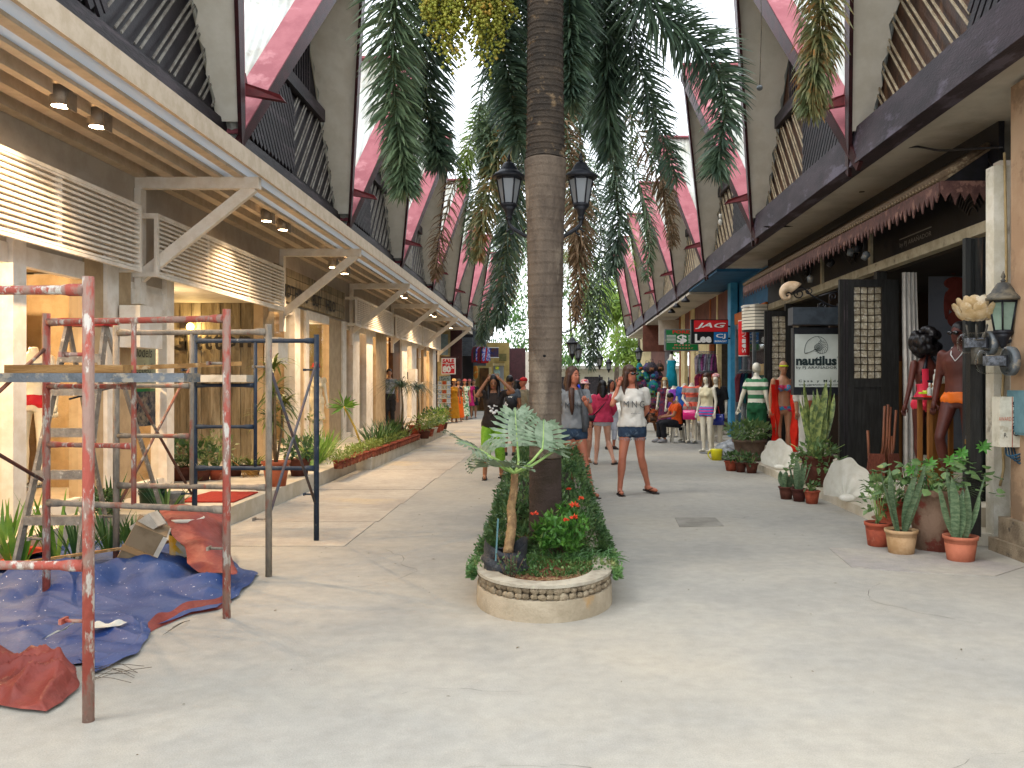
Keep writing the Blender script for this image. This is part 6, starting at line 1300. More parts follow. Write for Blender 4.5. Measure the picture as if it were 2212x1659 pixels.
# leaning stick dracaena, potted row farther along
t = thing('leaning_plant', 'yellow-stemmed plant leaning on a stick above the clay pots', 'plant', G(783, 976, .2)); a, b = W(784, 972, 17.3), W(743, 878, 17.3); part(t, 'stem', MB().tube([a, a.lerp(b, .5)+Vector((.02, 0, .03)), b], .022, 7), M('yellow_cane', 'b89f4c', 'a08a40', sc=6))
mb = MB(); 
for i in range(14): leaf(mb, b, Vector((cos(i*2.4), -.3, sin(i*2.4)*.7+.3)), rv(), .42*RN.uniform(.6, 1), .07)
part(t, 'leaves', mb, strappy)
g = G(770, 990, .2); pot('red clay pot standing at the foot of the leaning yellow stem', g+Vector((0, .1, 0)), .12, .17, terra, blades(30, .3, .02, strappy))
pony = leafmat('ponytail_leaf', '31442a', '45562f', world=True, sc=5)
def ponyf(H_, n=150):
    def f(t, r, h):
        ob('stem', MB().tube([Vector((0, 0, h*.8)), Vector((.03, 0, h+H_*.6)), Vector((0, 0, h+H_))], [.05, .02, .015], 7).mesh('stem', MATS['dracaena_stem']), t)
        blades(n, H_*.85, .014, pony, .02, 1.6, 1.2, h+H_)(t, r, h)
    return f
for px, py, r, H_, lab in ((864, 956, .2, .95, 'dark clay pot with a drooping ponytail palm before the doorway'), (899, 947, .23, .85, 'big red clay pot with a thin-leaved tree beside the red mat')):
    g = G(px, py, .2); pot(lab, g+Vector((0, .2, 0)), r, r*1.35, terrab if px < 880 else terra, ponyf(H_))
for i, px in enumerate((917, 926, 934, 943, 950, 957)):
    Yp = 20.6+.85*i; c = Vector(((px-VX)*Yp/F, Yp, .21)); pot('clay pot in the row past the big red pot, %s' % ['with yellow-green leaves', 'with dark bushy leaves', 'white, half hidden by leaves', 'with bright fine leaves', 'with pale yellow leaves', 'last, beside the postcard rack'][i], c, .14, .18, [terrab, terra, whitepl, terra, terra, terrab][i], bushy(150, .26, .42+.1*(i % 2), .09, .045, [litp, hedm, litp, strappy, litp, hedm][i]))
mats_red = M('red_doormat', '9a3224', '8a2a1e', sc=30, rough=1, bump=.4)
a = [G(457, 1083, .2), G(573, 1083, .2), G(573, 1066, .2), G(500, 1064, .2)]; tag(MB().prism([Vector((-4.15, 9.6, .203)), Vector((-3.5, 9.6, .203)), Vector((-3.52, 10.45, .203)), Vector((-4.1, 10.5, .203))], (0, 0, .015)).build('doormat', mats_red), 'red doormat on the white step before the plank wall', 'mat')
tag(MB().box(-3.55, -3.16, 20.1, 21.4, .212, .225).build('doormat', mats_red), 'orange-red doormat on the white step farther along by the big red pot', 'mat')
brm = M('straw', 'b08a4c', '8f6c38', sc=20, rough=1); t = thing('straw_broom', 'straw broom head lying in the plant row before the plank wall', 'broom', G(540, 1035, .2)); c = W(520, 1010, 12.2); mb = MB()
for i in range(60): mb.tube([c, c+Vector((RN.uniform(.05, .3), RN.uniform(-.1, .1), RN.uniform(-.25, -.05)))], .002, 3)
part(t, 'bristles', mb, brm, kind='stuff'); part(t, 'handle', MB().tube([c, c+Vector((-.2, .1, .12))], .012, 6), woodp)
# ================================================================ people and mannequins
def V(*a): return Vector(a)
STD = dict(head=V(0, -.012, 1.585), neck=V(0, .012, 1.42), shA=V(-.165, .01, 1.365), shB=V(.165, .01, 1.365), elA=V(-.215, .03, 1.09), elB=V(.215, .03, 1.09), haA=V(-.23, -.04, .86), haB=V(.23, -.04, .86),
           hiA=V(-.088, 0, .88), hiB=V(.088, 0, .88), knA=V(-.09, -.02, .48), knB=V(.09, -.02, .48), anA=V(-.09, .02, .075), anB=V(.09, .02, .075), ft=-pi/2, turn=0)
def skinm(n, c, c2=None): return M(n, c, c2 or c, sc=4, rough=.5, spec=.35)
SK = dict(tan=skinm('skin_tan', 'b9745a', 'ac6850'), fair=skinm('skin_fair', 'd3a088', 'c9927a'), brown=skinm('skin_brown', '9a6a4c', '8a5c40'), dk=skinm('mannequin_dark', '5a2c22', '4c241c'), wh=M('mannequin_white', 'd6d0bf', 'c8c1ae', sc=3, rough=.3, spec=.5), bg=M('mannequin_tan', 'a87c5e', '9a6e52', sc=3, rough=.35))
def torso_secs(fem, mg=0.0, z0=.80, z1=1.45, loose=0, J=None):
    base = [(.80, .135, .095), (.86, .162 if fem else .155, .112), (.93, .160 if fem else .15, .110), (1.02, .128 if fem else .138, .095), (1.10, .118 if fem else .14, .09), (1.18, .130 if fem else .15, .10), (1.26, .148 if fem else .168, .116 if fem else .118), (1.34, .150 if fem else .17, .10), (1.385, .115 if fem else .13, .078), (1.42, .055, .056), (1.46, .048, .052)]
    out = []
    import bisect
    zs = [b[0] for b in base]
    def at(z):
        i = max(0, min(len(base)-2, bisect.bisect(zs, z)-1)); f = (z-zs[i])/(zs[i+1]-zs[i]); return base[i][1]*(1-f)+base[i+1][1]*f, base[i][2]*(1-f)+base[i+1][2]*f
    N = 9
    for k in range(N):
        z = z0+(z1-z0)*k/(N-1); rx, ry = at(z); lo = loose*max(0, (1.3-z))*(1 if z < 1.3 else 0)
        out.append((0, .005, z, rx+mg+lo, ry+mg+lo*.8))
    return out
def limb(mb, a, b, ra, rb, mid=None, rm=None):
    pts = [a, a.lerp(b, .33), a.lerp(b, .7), b]; rs = [ra, rm or (ra*.62+rb*.38), ra*.25+rb*.75, rb]; mb.tube(pts, rs, 12); mb.ell(a, ra, ra, ra, 10, 6); mb.ell(b, rb, rb, rb, 10, 6)
def hand(mb, w_, d, side, s=1):
    d = d.normalized(); u = d.cross(V(0, 1, 0)); u = u.normalized() if u.length > .2 else V(1, 0, 0); n_ = u.cross(d); c = w_+d*.045*s
    mb.tube([w_-d*.01, w_+d*.02, w_+d*.08*s], [.022*s, .028*s, .026*s], 8)
    for i in range(4):
        o = w_+d*.075*s+u*(-.024+.016*i)*s; l = (.062, .07, .068, .052)[i]*s; mb.tube([o, o+d*l*.5+n_*.006, o+d*l*.9+n_*.022], [.0085*s, .008*s, .006*s], 6)
    o = w_+d*.03*s+u*.022*s*side; mb.tube([o, o+(d*.5+u*side*.6).normalized()*.035*s, o+(d+u*side*.45).normalized()*.062*s], [.011*s, .009*s, .007*s], 6)
PCT = {}
def figure(label, loc, rz, H_, body, fem=True, pose={}, head=True, hair=None, hairm=None, top=None, bottom=None, shoes=None, cat='person', name='person', group=None, face=True, vox=.012, width=1.0, extra=None):
    J = dict(STD); J.update({k: (Vector(v) if isinstance(v, tuple) else v) for k, v in pose.items()}); t = thing(name, label, cat, loc, rz, group); s = H_/1.70; t.scale = (s*width, s, s); mb = MB()
    J['haA'] = Vector(J['haA']); tw = Matrix.Rotation(J['turn'], 3, 'Z')
    legs = not pose.get('nolegs')
    mb.loft(torso_secs(fem)); hd = J['head']; nk = J['neck']
    if fem: mb.ell((-.065, -.085, 1.235), .056, .05, .055); mb.ell((.065, -.085, 1.235), .056, .05, .055)
    mb.ell((-.07, .05, .87), .082, .075, .085); mb.ell((.07, .05, .87), .082, .075, .085)
    for S in 'AB':
        limb(mb, J['sh'+S], J['el'+S], .046 if fem else .054, .034 if fem else .04); limb(mb, J['el'+S], J['ha'+S], .036 if fem else .042, .024 if fem else .028)
        if legs:
            hi, kn, an = J['hi'+S], J['kn'+S], J['an'+S]; limb(mb, hi, kn, .086, .052, rm=.078); limb(mb, kn, an, .05, .036, rm=.056)
            fd = pose.get('fd'+S, V(0, -1, -.02)); fd = Vector(fd).normalized(); h_ = an+V(0, .0, -.04); mb.tube([h_-fd*.045, h_+fd*.02, h_+fd*.09, h_+fd*.155, h_+fd*.185], [.03, .036, .030, .028, .014], 10)
    mb.tube([V(0, .01, 1.36), nk, V(hd.x*.6, .0, hd.z-.09)], [.06, .05, .05], 12)
    HR = Matrix.Rotation(pose.get('hyaw', 0), 3, 'Z') @ Matrix.Rotation(pose.get('hpit', 0), 3, 'X')
    def hp(x, y, z): return hd + HR @ V(x, y, z)
    if head:
        mb.ell(hp(0, .012, .02), .073, .090, .098, 16, 12, rot=HR); mb.ell(hp(0, -.028, -.062), .052, .052, .056, 14, 8, rot=HR); mb.ell(hp(0, -.055, -.02), .048, .035, .055, 12, 8, rot=HR)
        mb.ell(hp(0, -.094, -.022), .011, .018, .024, 8, 6, rot=HR)
        for q in (-1, 1): mb.ell(hp(q*.074, .012, -.01), .01, .02, .03, 8, 6, rot=HR)
    else: mb.ell(V(0, .01, 1.47), .045, .045, .025)
    me = remesh(mb, vox, body, 'body'); hm = MB()
    for S, q in (('A', -1), ('B', 1)):
        d = Vector(pose['hd'+S]) if 'hd'+S in pose else J['ha'+S]-J['el'+S]
        hand(hm, J['ha'+S], d, -q)
    bm = bmesh.new(); bm.from_mesh(me); m2 = hm.mesh('h', body); bm.from_mesh(m2); bm.to_mesh(me); bm.free(); bpy.data.meshes.remove(m2); ob('body', me, t)
    if head and face:
        em = M('eye_dark', '1c1412', rough=.3); lp_ = M('lips', 'a05850', rough=.5) if body not in (SK['wh'],) else M('mannequin_lips', 'b08a80')
        for q in (-1, 1):
            ob('eye', MB().ell(hp(q*.03, -.085, .004), .014, .006, .006, 8, 5, rot=HR).mesh('eye', em), t); ob('eyebrow', MB().bar(hp(q*.016, -.09, .028), hp(q*.046, -.082, .027), .006, .006).mesh('eyebrow', em), t)
        ob('mouth', MB().ell(hp(0, -.084, -.068), .022, .008, .007, 8, 5, rot=HR).mesh('mouth', lp_), t)
    if hair:
        hb_ = MB()
        if hair == 'short': hb_.ell(hp(0, .022, .040), .082, .094, .092, 14, 10, rot=HR)
        elif hair == 'afro':
            for i in range(60): d = rv().normalized(); hb_.ell(hp(0, .04, .03)+Vector((d.x*.15, d.y*.13, d.z*.15)), .06, .06, .06, 7, 5)
        elif hair in ('long', 'back'):
            hb_.ell(hp(0, .024, .034), .086, .096, .098, 14, 10, rot=HR); L_ = pose.get('hl', .34)
            secs = [hp(0, .05, -.02), hp(0, .075, -.10), hd+V(0, .085, -.2), hd+V(0, .09, -L_)]; hb_.tube(secs, [.08, .085, .085, .045], 12)
            for q in (-1, 1): hb_.tube([hp(q*.07, .0, .02), hp(q*.082, .01, -.08), hd+V(q*.085, -.03, -.2), hd+V(q*.075, -.055, -L_+.02)], [.03, .034, .03, .012], 8)
        if pose.get('fringe'): hb_.ell(hp(0, -.058, .062), .062, .035, .034, 10, 6, rot=HR)
        hme = remesh(hb_, .011, hairm, 'hair', 2); ob('hair', hme, t)
    def garment(g, kind):
        gb = MB(); mg = g.get('m', .014)
        if kind == 'top':
            gb.loft(torso_secs(fem, mg, g.get('z0', .88), g.get('z1', 1.40), g.get('loose', 0)), 18)
            if fem: gb.ell((-.06, -.09, 1.235), .066, .055, .064); gb.ell((.06, -.09, 1.235), .066, .055, .064)
            sl = g.get('sl', .5)
            for S in 'AB':
                a, e, h = J['sh'+S], J['el'+S], J['ha'+S]; w_ = g.get('sw', .058)
                if sl > 0: b = a.lerp(e, min(1, sl)); gb.tube([a+V(0, 0, .0), a.lerp(b, .5), b], [w_, w_+.004, w_+g.get('fl', 0)], 12); gb.ell(a, w_, w_, w_, 10, 6)
                if sl > 1: gb.tube([e, e.lerp(h, sl-1)], [w_-.005, w_-.014], 12); gb.ell(e, w_-.002, w_-.002, w_-.002, 10, 6)
        else:
            gb.loft(torso_secs(fem, mg+(.008 if mg > .01 else 0), g.get('z0', .785), g.get('z1', .99)), 18); gb.ell((-.07, .05, .87), .09, .085, .085); gb.ell((.07, .05, .87), .09, .085, .085)
            ln_ = g.get('l', .35)
            if g.get('skirt'): gb.loft([(0, 0, g['skirt'], g.get('w', .25), g.get('w', .25)*.8), (0, 0, (g['skirt']+.95)/2, g.get('w', .25)*.8, g.get('w', .25)*.62), (0, 0, .97, .16, .12)], 20)
            else:
                for S in 'AB':
                    hi, kn, an = J['hi'+S], J['kn'+S], J['an'+S]; b = hi.lerp(kn, min(1, ln_)); gb.tube([hi, hi.lerp(b, .5), b], [.104, .1, g.get('r', .085)], 14); gb.ell(hi, .1, .1, .09, 12, 8)
                    if ln_ > 1: gb.tube([kn, kn.lerp(an, ln_-1)], [g.get('r', .07), g.get('r2', .06)], 12); gb.ell(kn, g.get('r', .07), g.get('r', .07), .07, 10, 6)
        me_ = remesh(gb, vox, g['mat'], g.get('n', kind), 4)
        for v in me_.vertices: v.co += .006*NZ.noise_vector(v.co*14)*(1.7 if kind == 'top' else 1)+.006*NZ.noise_vector(Vector((v.co.x*30, v.co.y*30, v.co.z*12)))
        ob(g.get('n', 'shirt' if kind == 'top' else 'shorts'), me_, t)
    if top: garment(top, 'top')
    if bottom: garment(bottom, 'bottom')
    if shoes and legs:
        for S in 'AB':
            an = J['an'+S]; fd = Vector(pose.get('fd'+S, V(0, -1, -.02))).normalized(); h_ = an+V(0, 0, -.07); sb = MB()
            if shoes[0] == 'flip':
                sd2 = fd.cross(V(0, 0, 1)).normalized(); up_ = sd2.cross(fd); sb.prism([h_-fd*.06+sd2*.035, h_+fd*.06+sd2*.04, h_+fd*.18+sd2*.045, h_+fd*.215, h_+fd*.18-sd2*.045, h_+fd*.06-sd2*.04, h_-fd*.06-sd2*.035, h_-fd*.08], up_*-.018)
                sb.tube([h_+fd*.05+sd2*.04+up_*.01, h_+fd*.10+sd2*.02+up_*.05, h_+fd*.15+up_*.035, h_+fd*.10-sd2*.02+up_*.05, h_+fd*.05-sd2*.04+up_*.01], .006, 5)
            else: sb.tube([h_-fd*.06+V(0, 0, .03), h_+fd*.04+V(0, 0, .035), h_+fd*.14+V(0, 0, .015), h_+fd*.2+V(0, 0, .01)], [.042, .05, .042, .022], 10); sb.box(h_.x-.04, h_.x+.04, h_.y-.05, h_.y+.05, h_.z-.02, h_.z+.01)
            ob('sandal' if shoes[0] == 'flip' else 'shoe', sb.mesh('shoe', shoes[1]), t)
    if extra: extra(t, J, hp)
    return t
def wraptext(t, s, w, h, mat, z, rx, ry, x0=0, **k):
    me = textmesh(s, w, h, mat, name='print', **k)
    bm = bmesh.new(); bm.from_mesh(me); bmesh.ops.subdivide_edges(bm, edges=bm.edges, cuts=1); bm.to_mesh(me); bm.free()
    for v in me.vertices:
        x, y = v.co.x+x0, v.co.y; f = max(0, 1-(x/rx)**2); v.co = Vector((x, -ry*math.sqrt(f)-.012, z+y))
    ob('print', me, t)
hbr = M('brown_hair', '4a3022', '35211a', sc=12, rough=.5, stretch=(6, 6, .6)); hbk = M('black_hair', '120f10', '1c1819', sc=12, rough=.4, stretch=(6, 6, .6)); hbl = M('curly_blond_hair', '9a7448', '7a5634', sc=14, rough=.7, bump=1)
def cloth_(n, a, b=None, **k): return M(n, a, b or a, sc=k.pop('sc', 6), rough=.85, bump=k.pop('bump', .15), bsc=30, **k)
cw = cloth_('white_tee', 'cfcbc2', 'c2bdb3'); cg = cloth_('grey_tee', '7d7f80', '707274'); den = cloth_('denim', '27364a', '34465c', sc=9, c3='6f7f8c', sc3=6, lo3=.6, hi3=.7); flip = M('dark_rubber', '2a2220', rough=.7)
ptxt = M('print_dark', '3a4048', rough=.8)
def sung(t, J, hp):
    for q in (-1, 1): ob('lens', MB().ell(hp(q*.033, -.093, .004), .029, .012, .021, 12, 8).mesh('lens', M('sunglass_lens', '0c0a0c', rough=.1, spec=.7)), t)
    ob('glasses_frame', MB().tube([hp(-.078, .0, .012), hp(-.062, -.08, .012), hp(0, -.108, .012), hp(.062, -.08, .012), hp(.078, .0, .012)], .004, 6).mesh('glasses_frame', blackm), t)
def p1x(t, J, hp):
    sung(t, J, hp); wraptext(t, 'MNG', .27, .085, ptxt, 1.195, .19, .15, .01, bold=-.012, space=1.5); wraptext(t, 'what do you', .13, .018, ptxt, 1.075, .19, .14, .03)
    rg = MB()
    for q in (-1, 1):
        k = J['hiA' if q < 0 else 'hiB'].lerp(J['knA' if q < 0 else 'knB'], .34)
        for i in range(26):
            a = 2*pi*i/26; p = k+V(.088*cos(a), .088*sin(a), 0); rg.tube([p, p+V(RN.uniform(-.01, .01), 0, -RN.uniform(.02, .045))], .003, 3)
    ob('frayed_hem', rg.mesh('frayed_hem', cloth_('frayed_denim', '8f9aa4')), t)['kind'] = 'stuff'
Y1 = 11.85
figure('woman in sunglasses, white lettered tee and frayed denim shorts, hand in her hair', (W(1366, 0, Y1).x, Y1, 0), 0, 1.76, SK['tan'], True,
       dict(shA=(-.16, .0, 1.37), elA=(-.27, -.08, 1.19), haA=(-.19, -.06, 1.43), hdA=(.35, .1, 1), elB=(.21, .10, 1.12), haB=(.13, .22, .98), hiA=(-.085, 0, .89), knA=(-.135, -.06, .49), anA=(-.165, .0, .085), hiB=(.085, 0, .89), knB=(.115, .02, .50), anB=(.225, .20, .11), fdA=(.1, -1, -.05), fdB=(.55, -.7, -.12), hyaw=.62, hl=.30, fringe=1, head=(-.03, -.02, 1.59)), hair='long', hairm=hbr,
       top=dict(mat=cw, sl=.7, z0=.90, loose=.07, m=.018, sw=.062, n='tee'), bottom=dict(mat=den, l=.34, r=.088, n='denim_shorts'), shoes=('flip', flip), extra=p1x)
bagg = M('grey_bag', '3c3e42', '55585c', sc=3, rough=.6)
def p2x(t, J, hp):
    wraptext(t, 'MNG', .25, .08, ptxt, 1.2, .19, .15, .0, bold=-.012, space=1.5); ob('plait', MB().tube([V(-.04, -.10, 1.42), V(-.045, -.135, 1.30), V(-.04, -.14, 1.16), V(-.035, -.13, 1.08)], [.04, .038, .03, .01], 10).mesh('plait', hbr), t)
    ob('shoulder_bag', MB().loft([(.13, -.1, .86, .035, .07), (.14, -.11, 1.0, .045, .09), (.12, -.12, 1.25, .035, .06), (.07, -.1, 1.42, .02, .025)], 14, pw=3).mesh('bag', bagg), t); ob('bag_strap', MB().tube([V(.07, -.1, 1.42), V(.06, -.07, 1.46), V(.05, -.02, 1.44)], .014, 6).mesh('strap', M('bright_blue_strap', '1c3cc0')), t)
figure('woman in a grey lettered tee with plait and bag, half hidden by the trunk', (W(1238, 0, 11.6).x, 11.6, 0), .15, 1.74, SK['tan'], True,
       dict(hyaw=.55, elB=(.22, -.05, 1.12), haB=(.15, -.18, 1.20), hdB=(-.3, -.3, .6), knB=(.14, -.05, .48), anB=(.24, -.04, .08), knA=(.0, .0, .48), anA=(-.03, .12, .10), fdB=(.3, -1, 0), hl=.3), hair='long', hairm=hbr, top=dict(mat=cg, sl=.6, z0=.9, loose=.06, m=.018, n='tee'), bottom=dict(mat=den, l=.33, n='denim_shorts'), shoes=('flip', flip), extra=p2x)
flor = M('floral_print', 'd8b0a8', 'c04a50', sc=16, rough=.8, lo=.5, hi=.54, c3='4a7a9a', sc3=18, lo3=.58, hi3=.6)
def hatx(m_, col=None):
    def f(t, J, hp):
        ob('hat', MB().loft([(*hp(0, .02, .045)[:3], .115, .125), (*hp(0, .02, .052)[:3], .118, .128), (*hp(0, .02, .056)[:3], .085, .098), (*hp(0, .02, .125)[:3], .07, .082), (*hp(0, .02, .14)[:3], .03, .03)], 18).mesh('hat', m_), t)
    return f
figure('woman in a pink flowered brim hat and pale tee walking behind the trunk', (W(1264, 0, 16.6).x, 16.6, 0), .2, 1.58, SK['fair'], True, dict(hyaw=.5, elA=(-.2, -.1, 1.12), haA=(-.05, -.2, 1.2), knA=(-.1, -.05, .48), anA=(-.14, -.1, .08), anB=(.1, .15, .1)), hair='long', hairm=hbk, top=dict(mat=cw, sl=.6, z0=.98, n='tee'), bottom=dict(mat=cloth_('navy_shorts', '1c2234'), l=.4), shoes=('flip', M('tan_sole', 'a8845c')), extra=hatx(flor))
pnk = cloth_('pink_jacket', 'c23858', 'b02f4e', bump=.4)
def p4x(t, J, hp):
    ob('hood', MB().loft([(0, .11, 1.24, .06, .02), (0, .115, 1.32, .11, .035), (0, .09, 1.40, .12, .05), (0, .07, 1.44, .08, .04)], 14).mesh('hood', pnk), t)
    ob('bag_strap', MB().tube([V(-.13, .06, 1.38), V(-.05, .14, 1.25), V(.08, .15, 1.10), V(.2, .08, .98)], .012, 6).mesh('strap', blackm), t); ob('shoulder_bag', MB().loft([(.2, .08, .88, .07, .04), (.2, .08, 1.0, .08, .045)], 12, pw=4).mesh('bag', blackm), t)
figure('woman in a bright pink hooded jacket seen from behind with a small black bag', (W(1301, 0, 16.3).x, 16.3, 0), pi, 1.57, SK['fair'], True, dict(knB=(.1, 0, .48), anB=(.13, 0, .08), knA=(-.12, -.05, .48), anA=(-.22, .1, .1), fdA=(-.4, -1, 0), hyaw=.2, elA=(-.25, -.05, 1.12), haA=(-.16, -.15, .95)), hair='back', hairm=hbk, top=dict(mat=pnk, sl=1.7, z0=.86, loose=.10, m=.03, sw=.066, n='jacket'), bottom=dict(mat=cloth_('pale_shorts', 'b9b8c0'), l=.22), shoes=('flip', flip), extra=p4x, face=False)
figure('woman with black hair and a white flowered top beyond the pink jacket', (W(1320, 0, 20).x, 20, 0), .5, 1.6, SK['tan'], True, dict(elB=(.22, -.1, 1.2), haB=(.12, -.18, 1.42)), hair='long', hairm=hbk, top=dict(mat=M('white_floral', 'cfc4bc', 'b05a60', sc=12, rough=.8, lo=.56, hi=.58), sl=.3, z0=1.0), bottom=dict(mat=cloth_('white_trousers', 'b8bcc8'), l=1.6), shoes=('shoe', flip))
brt = cloth_('brown_tee', '2f2723', '261f1c'); lime = M('lime_cloth', '7fae38', '70a02c', sc=14, rough=.85, c3='3c5a20', sc3=26, lo3=.62, hi3=.64)
def p6x(t, J, hp):
    pb = MB()
    for (x, z, r) in ((-.07, 1.19, .022), (-.05, 1.165, .018), (.02, 1.2, .026), (.055, 1.195, .022), (-.01, 1.15, .02), (-.035, 1.11, .03), (.01, 1.08, .032), (.05, 1.11, .028), (.085, 1.06, .01)):
        pb.ell((x, -.125-.0*x, z), r, .008, r*.8, 10, 5)
    ob('print', pb.mesh('print', swh), t)
Y6 = 13.8
figure('woman holding her head with both hands, in dark brown tee and lime trousers', (W(1066, 0, Y6).x, Y6, 0), .05, 1.66, SK['brown'], True,
       dict(head=(.0, -.04, 1.575), hpit=.35, shA=(-.16, 0, 1.39), shB=(.16, 0, 1.39), elA=(-.26, -.12, 1.36), haA=(-.095, -.08, 1.62), hdA=(.7, .2, .5), elB=(.32, -.10, 1.42), haB=(.10, -.08, 1.63), hdB=(-.7, .2, .45), knA=(-.12, -.05, .48), anA=(-.14, -.03, .08), knB=(.1, .0, .48), anB=(.13, .10, .09), hl=.42, fdB=(.5, -1, 0)), hair='long', hairm=hbk,
       top=dict(mat=brt, sl=.45, z0=.84, loose=.05, m=.02, n='tee'), bottom=dict(mat=lime, l=1.45, r=.085, r2=.082, n='capri_trousers'), shoes=('flip', flip), extra=p6x)
def p7x(t, J, hp):
    ob('sports_bag', MB().loft([(-.05, .15, 1.0, .11, .05), (-.04, .16, 1.15, .13, .07), (.05, .14, 1.33, .06, .04)], 14, pw=3).mesh('bag', blackm), t); sb = MB()
    for i in range(3): sb.bar((.06+.03*i, .215, 1.05), (-.06+.03*i, .20, 1.27), .016, .004, up=(0, 1, 0))
    ob('bag_stripe', sb.mesh('stripe', swh), t)['kind'] = 'stuff'
figure('man with short black hair seen from behind carrying a black bag with white stripes', (W(1101, 0, 18.3).x, 18.3, 0), pi, 1.68, SK['brown'], False, dict(elB=(.25, -.02, 1.1), haB=(.2, -.1, 1.3)), hair='short', hairm=hbk, top=dict(mat=cloth_('slate_tee', '50565e'), sl=.5, n='tee'), bottom=dict(mat=cloth_('grey_blue_shorts', '5d6878'), l=.98, r=.085), shoes=('shoe', blackm), extra=p7x, face=False)
def p8x(t, J, hp):
    ob('cap', MB().ell(hp(0, .015, .055), .083, .098, .07, 14, 8).mesh('cap', M('red_cap', 'c01f24', rough=.7)), t); ob('cap_brim', MB().loft([(*(hp(0, -.11, .048))[:3], .07, .07), (*(hp(0, -.11, .056))[:3], .068, .068)], 14).mesh('brim', MATS['red_cap']), t)
figure('man in a red cap and khaki shirt looking across, beside the palm trunk', (W(1131, 0, 20.5).x, 20.5, 0), -1.1, 1.66, SK['tan'], False, dict(elA=(-.2, -.1, 1.12), haA=(-.06, -.25, 1.3), hdA=(0, -.2, 1)), top=dict(mat=cloth_('khaki_shirt', '8c8672', '7d7765', bump=.4), sl=1.5, z0=.85, loose=.06, m=.02), bottom=dict(mat=cloth_('beige_trousers', '9a917f'), l=1.9, r=.085, r2=.075, n='trousers'), shoes=('shoe', M('red_shoe', 'b02c3c')), extra=p8x)
figure('woman with long black hair between the man with the striped bag and the red cap', (W(1117, 0, 21.5).x, 21.5, 0), 2.6, 1.6, SK['tan'], True, {}, hair='long', hairm=hbk, top=dict(mat=cloth_('peach_top', 'a05a3c'), sl=.2), bottom=dict(mat=den, l=1.8), shoes=('shoe', blackm), face=False)
# seated man on a white stool
Ys_ = 22.3; org = cloth_('orange_shirt', 'd0541c', 'c04a18'); blt = cloth_('black_trousers', '14151a', '1c1d24')
figure('man in an orange shirt sitting on a white stool, looking at his hands', (W(1461, 0, Ys_).x, Ys_, -.40), -1.35, 1.70, SK['brown'], False,
       dict(head=(0, -.16, 1.55), hpit=.6, neck=(0, -.08, 1.43), shA=(-.17, -.04, 1.35), shB=(.17, -.04, 1.35), elA=(-.2, -.15, 1.1), haA=(-.08, -.38, 1.06), elB=(.2, -.15, 1.1), haB=(.08, -.38, 1.06), hiA=(-.09, -.02, .9), hiB=(.09, -.02, .9), knA=(-.12, -.42, .90), knB=(.12, -.42, .90), anA=(-.13, -.42, .50), anB=(.13, -.36, .50)), hair='short', hairm=hbk, top=dict(mat=org, sl=.6, m=.02, loose=.04), bottom=dict(mat=blt, l=1.9, r=.085, r2=.07, n='trousers'), shoes=('shoe', cloth_('grey_shoe', '8a8a8c')))
t = thing('stool', 'white plastic stool under the man in orange', 'stool', (W(1466, 0, Ys_).x, Ys_+.05, 0)); x, y = t.location.x, t.location.y
part(t, 'seat', MB().box(x-.16, x+.16, y-.16, y+.16, .40, .43), whitepl)
for i in (-1, 1):
    for j in (-1, 1): part(t, 'leg', MB().bar((x+i*.14, y+j*.14, .4), (x+i*.18, y+j*.18, 0), .05, .02), whitepl)
# ---- mannequins
MG = 'shop mannequins'
def man(label, px, Y, z, rz, H_, body, **k):
    t = figure(label, (W(px, 0, Y).x, Y, z+.02), rz, H_, body, cat='mannequin', name='mannequin', group=MG, face=k.pop('face', False), vox=.014, **k)
    ob('stand', MB().lathe([(.16, -.02), (.16, -.005), (.02, 0)], 16).mesh('stand', galv), t); return t
str_ = bpy.data.materials.new('striped_tee'); str_.use_nodes = True; n_ = str_.node_tree.nodes; l_ = str_.node_tree.links
def stripes(name, a, b, scale, soft=.0):
    m = bpy.data.materials.new(name); m.use_nodes = True; n = m.node_tree.nodes; l = m.node_tree.links; tc = n.new('ShaderNodeTexCoord'); sx = n.new('ShaderNodeSeparateXYZ'); l.new(tc.outputs['Object'], sx.inputs[0])
    m1 = n.new('ShaderNodeMath'); m1.operation = 'MULTIPLY'; m1.inputs[1].default_value = scale; l.new(sx.outputs['Z'], m1.inputs[0]); m2 = n.new('ShaderNodeMath'); m2.operation = 'FRACT'; l.new(m1.outputs[0], m2.inputs[0]); m3 = n.new('ShaderNodeMath'); m3.operation = 'GREATER_THAN'; m3.inputs[1].default_value = .5; l.new(m2.outputs[0], m3.inputs[0])
    mx = n.new('ShaderNodeMix'); mx.data_type = 'RGBA'; mx.inputs[6].default_value = (*H(a), 1); mx.inputs[7].default_value = (*H(b), 1); l.new(m3.outputs[0], mx.inputs['Factor']); l.new(mx.outputs[2], n['Principled BSDF'].inputs['Base Color']); n['Principled BSDF'].inputs['Roughness'].default_value = .85; return m
gst = stripes('green_white_stripes', '2c6a44', 'cfccbc', 6.7); cst = stripes('coral_grey_stripes', 'd8604c', '8c7f78', 4.4); rain = stripes('rainbow_stripes', 'c02878', '2c78c0', 16)
man('bald white mannequin in green striped tee and green shorts behind the large clay pot', 1634, 16.7, .1, 2.4, 1.80, SK['wh'], fem=False, pose=dict(elB=(.26, .03, 1.12), haB=(.33, .05, .88)), top=dict(mat=gst, sl=.6, m=.02, z0=.86), bottom=dict(mat=cloth_('green_shorts', '1f5a38', '1a4c30'), l=.9, r=.1))
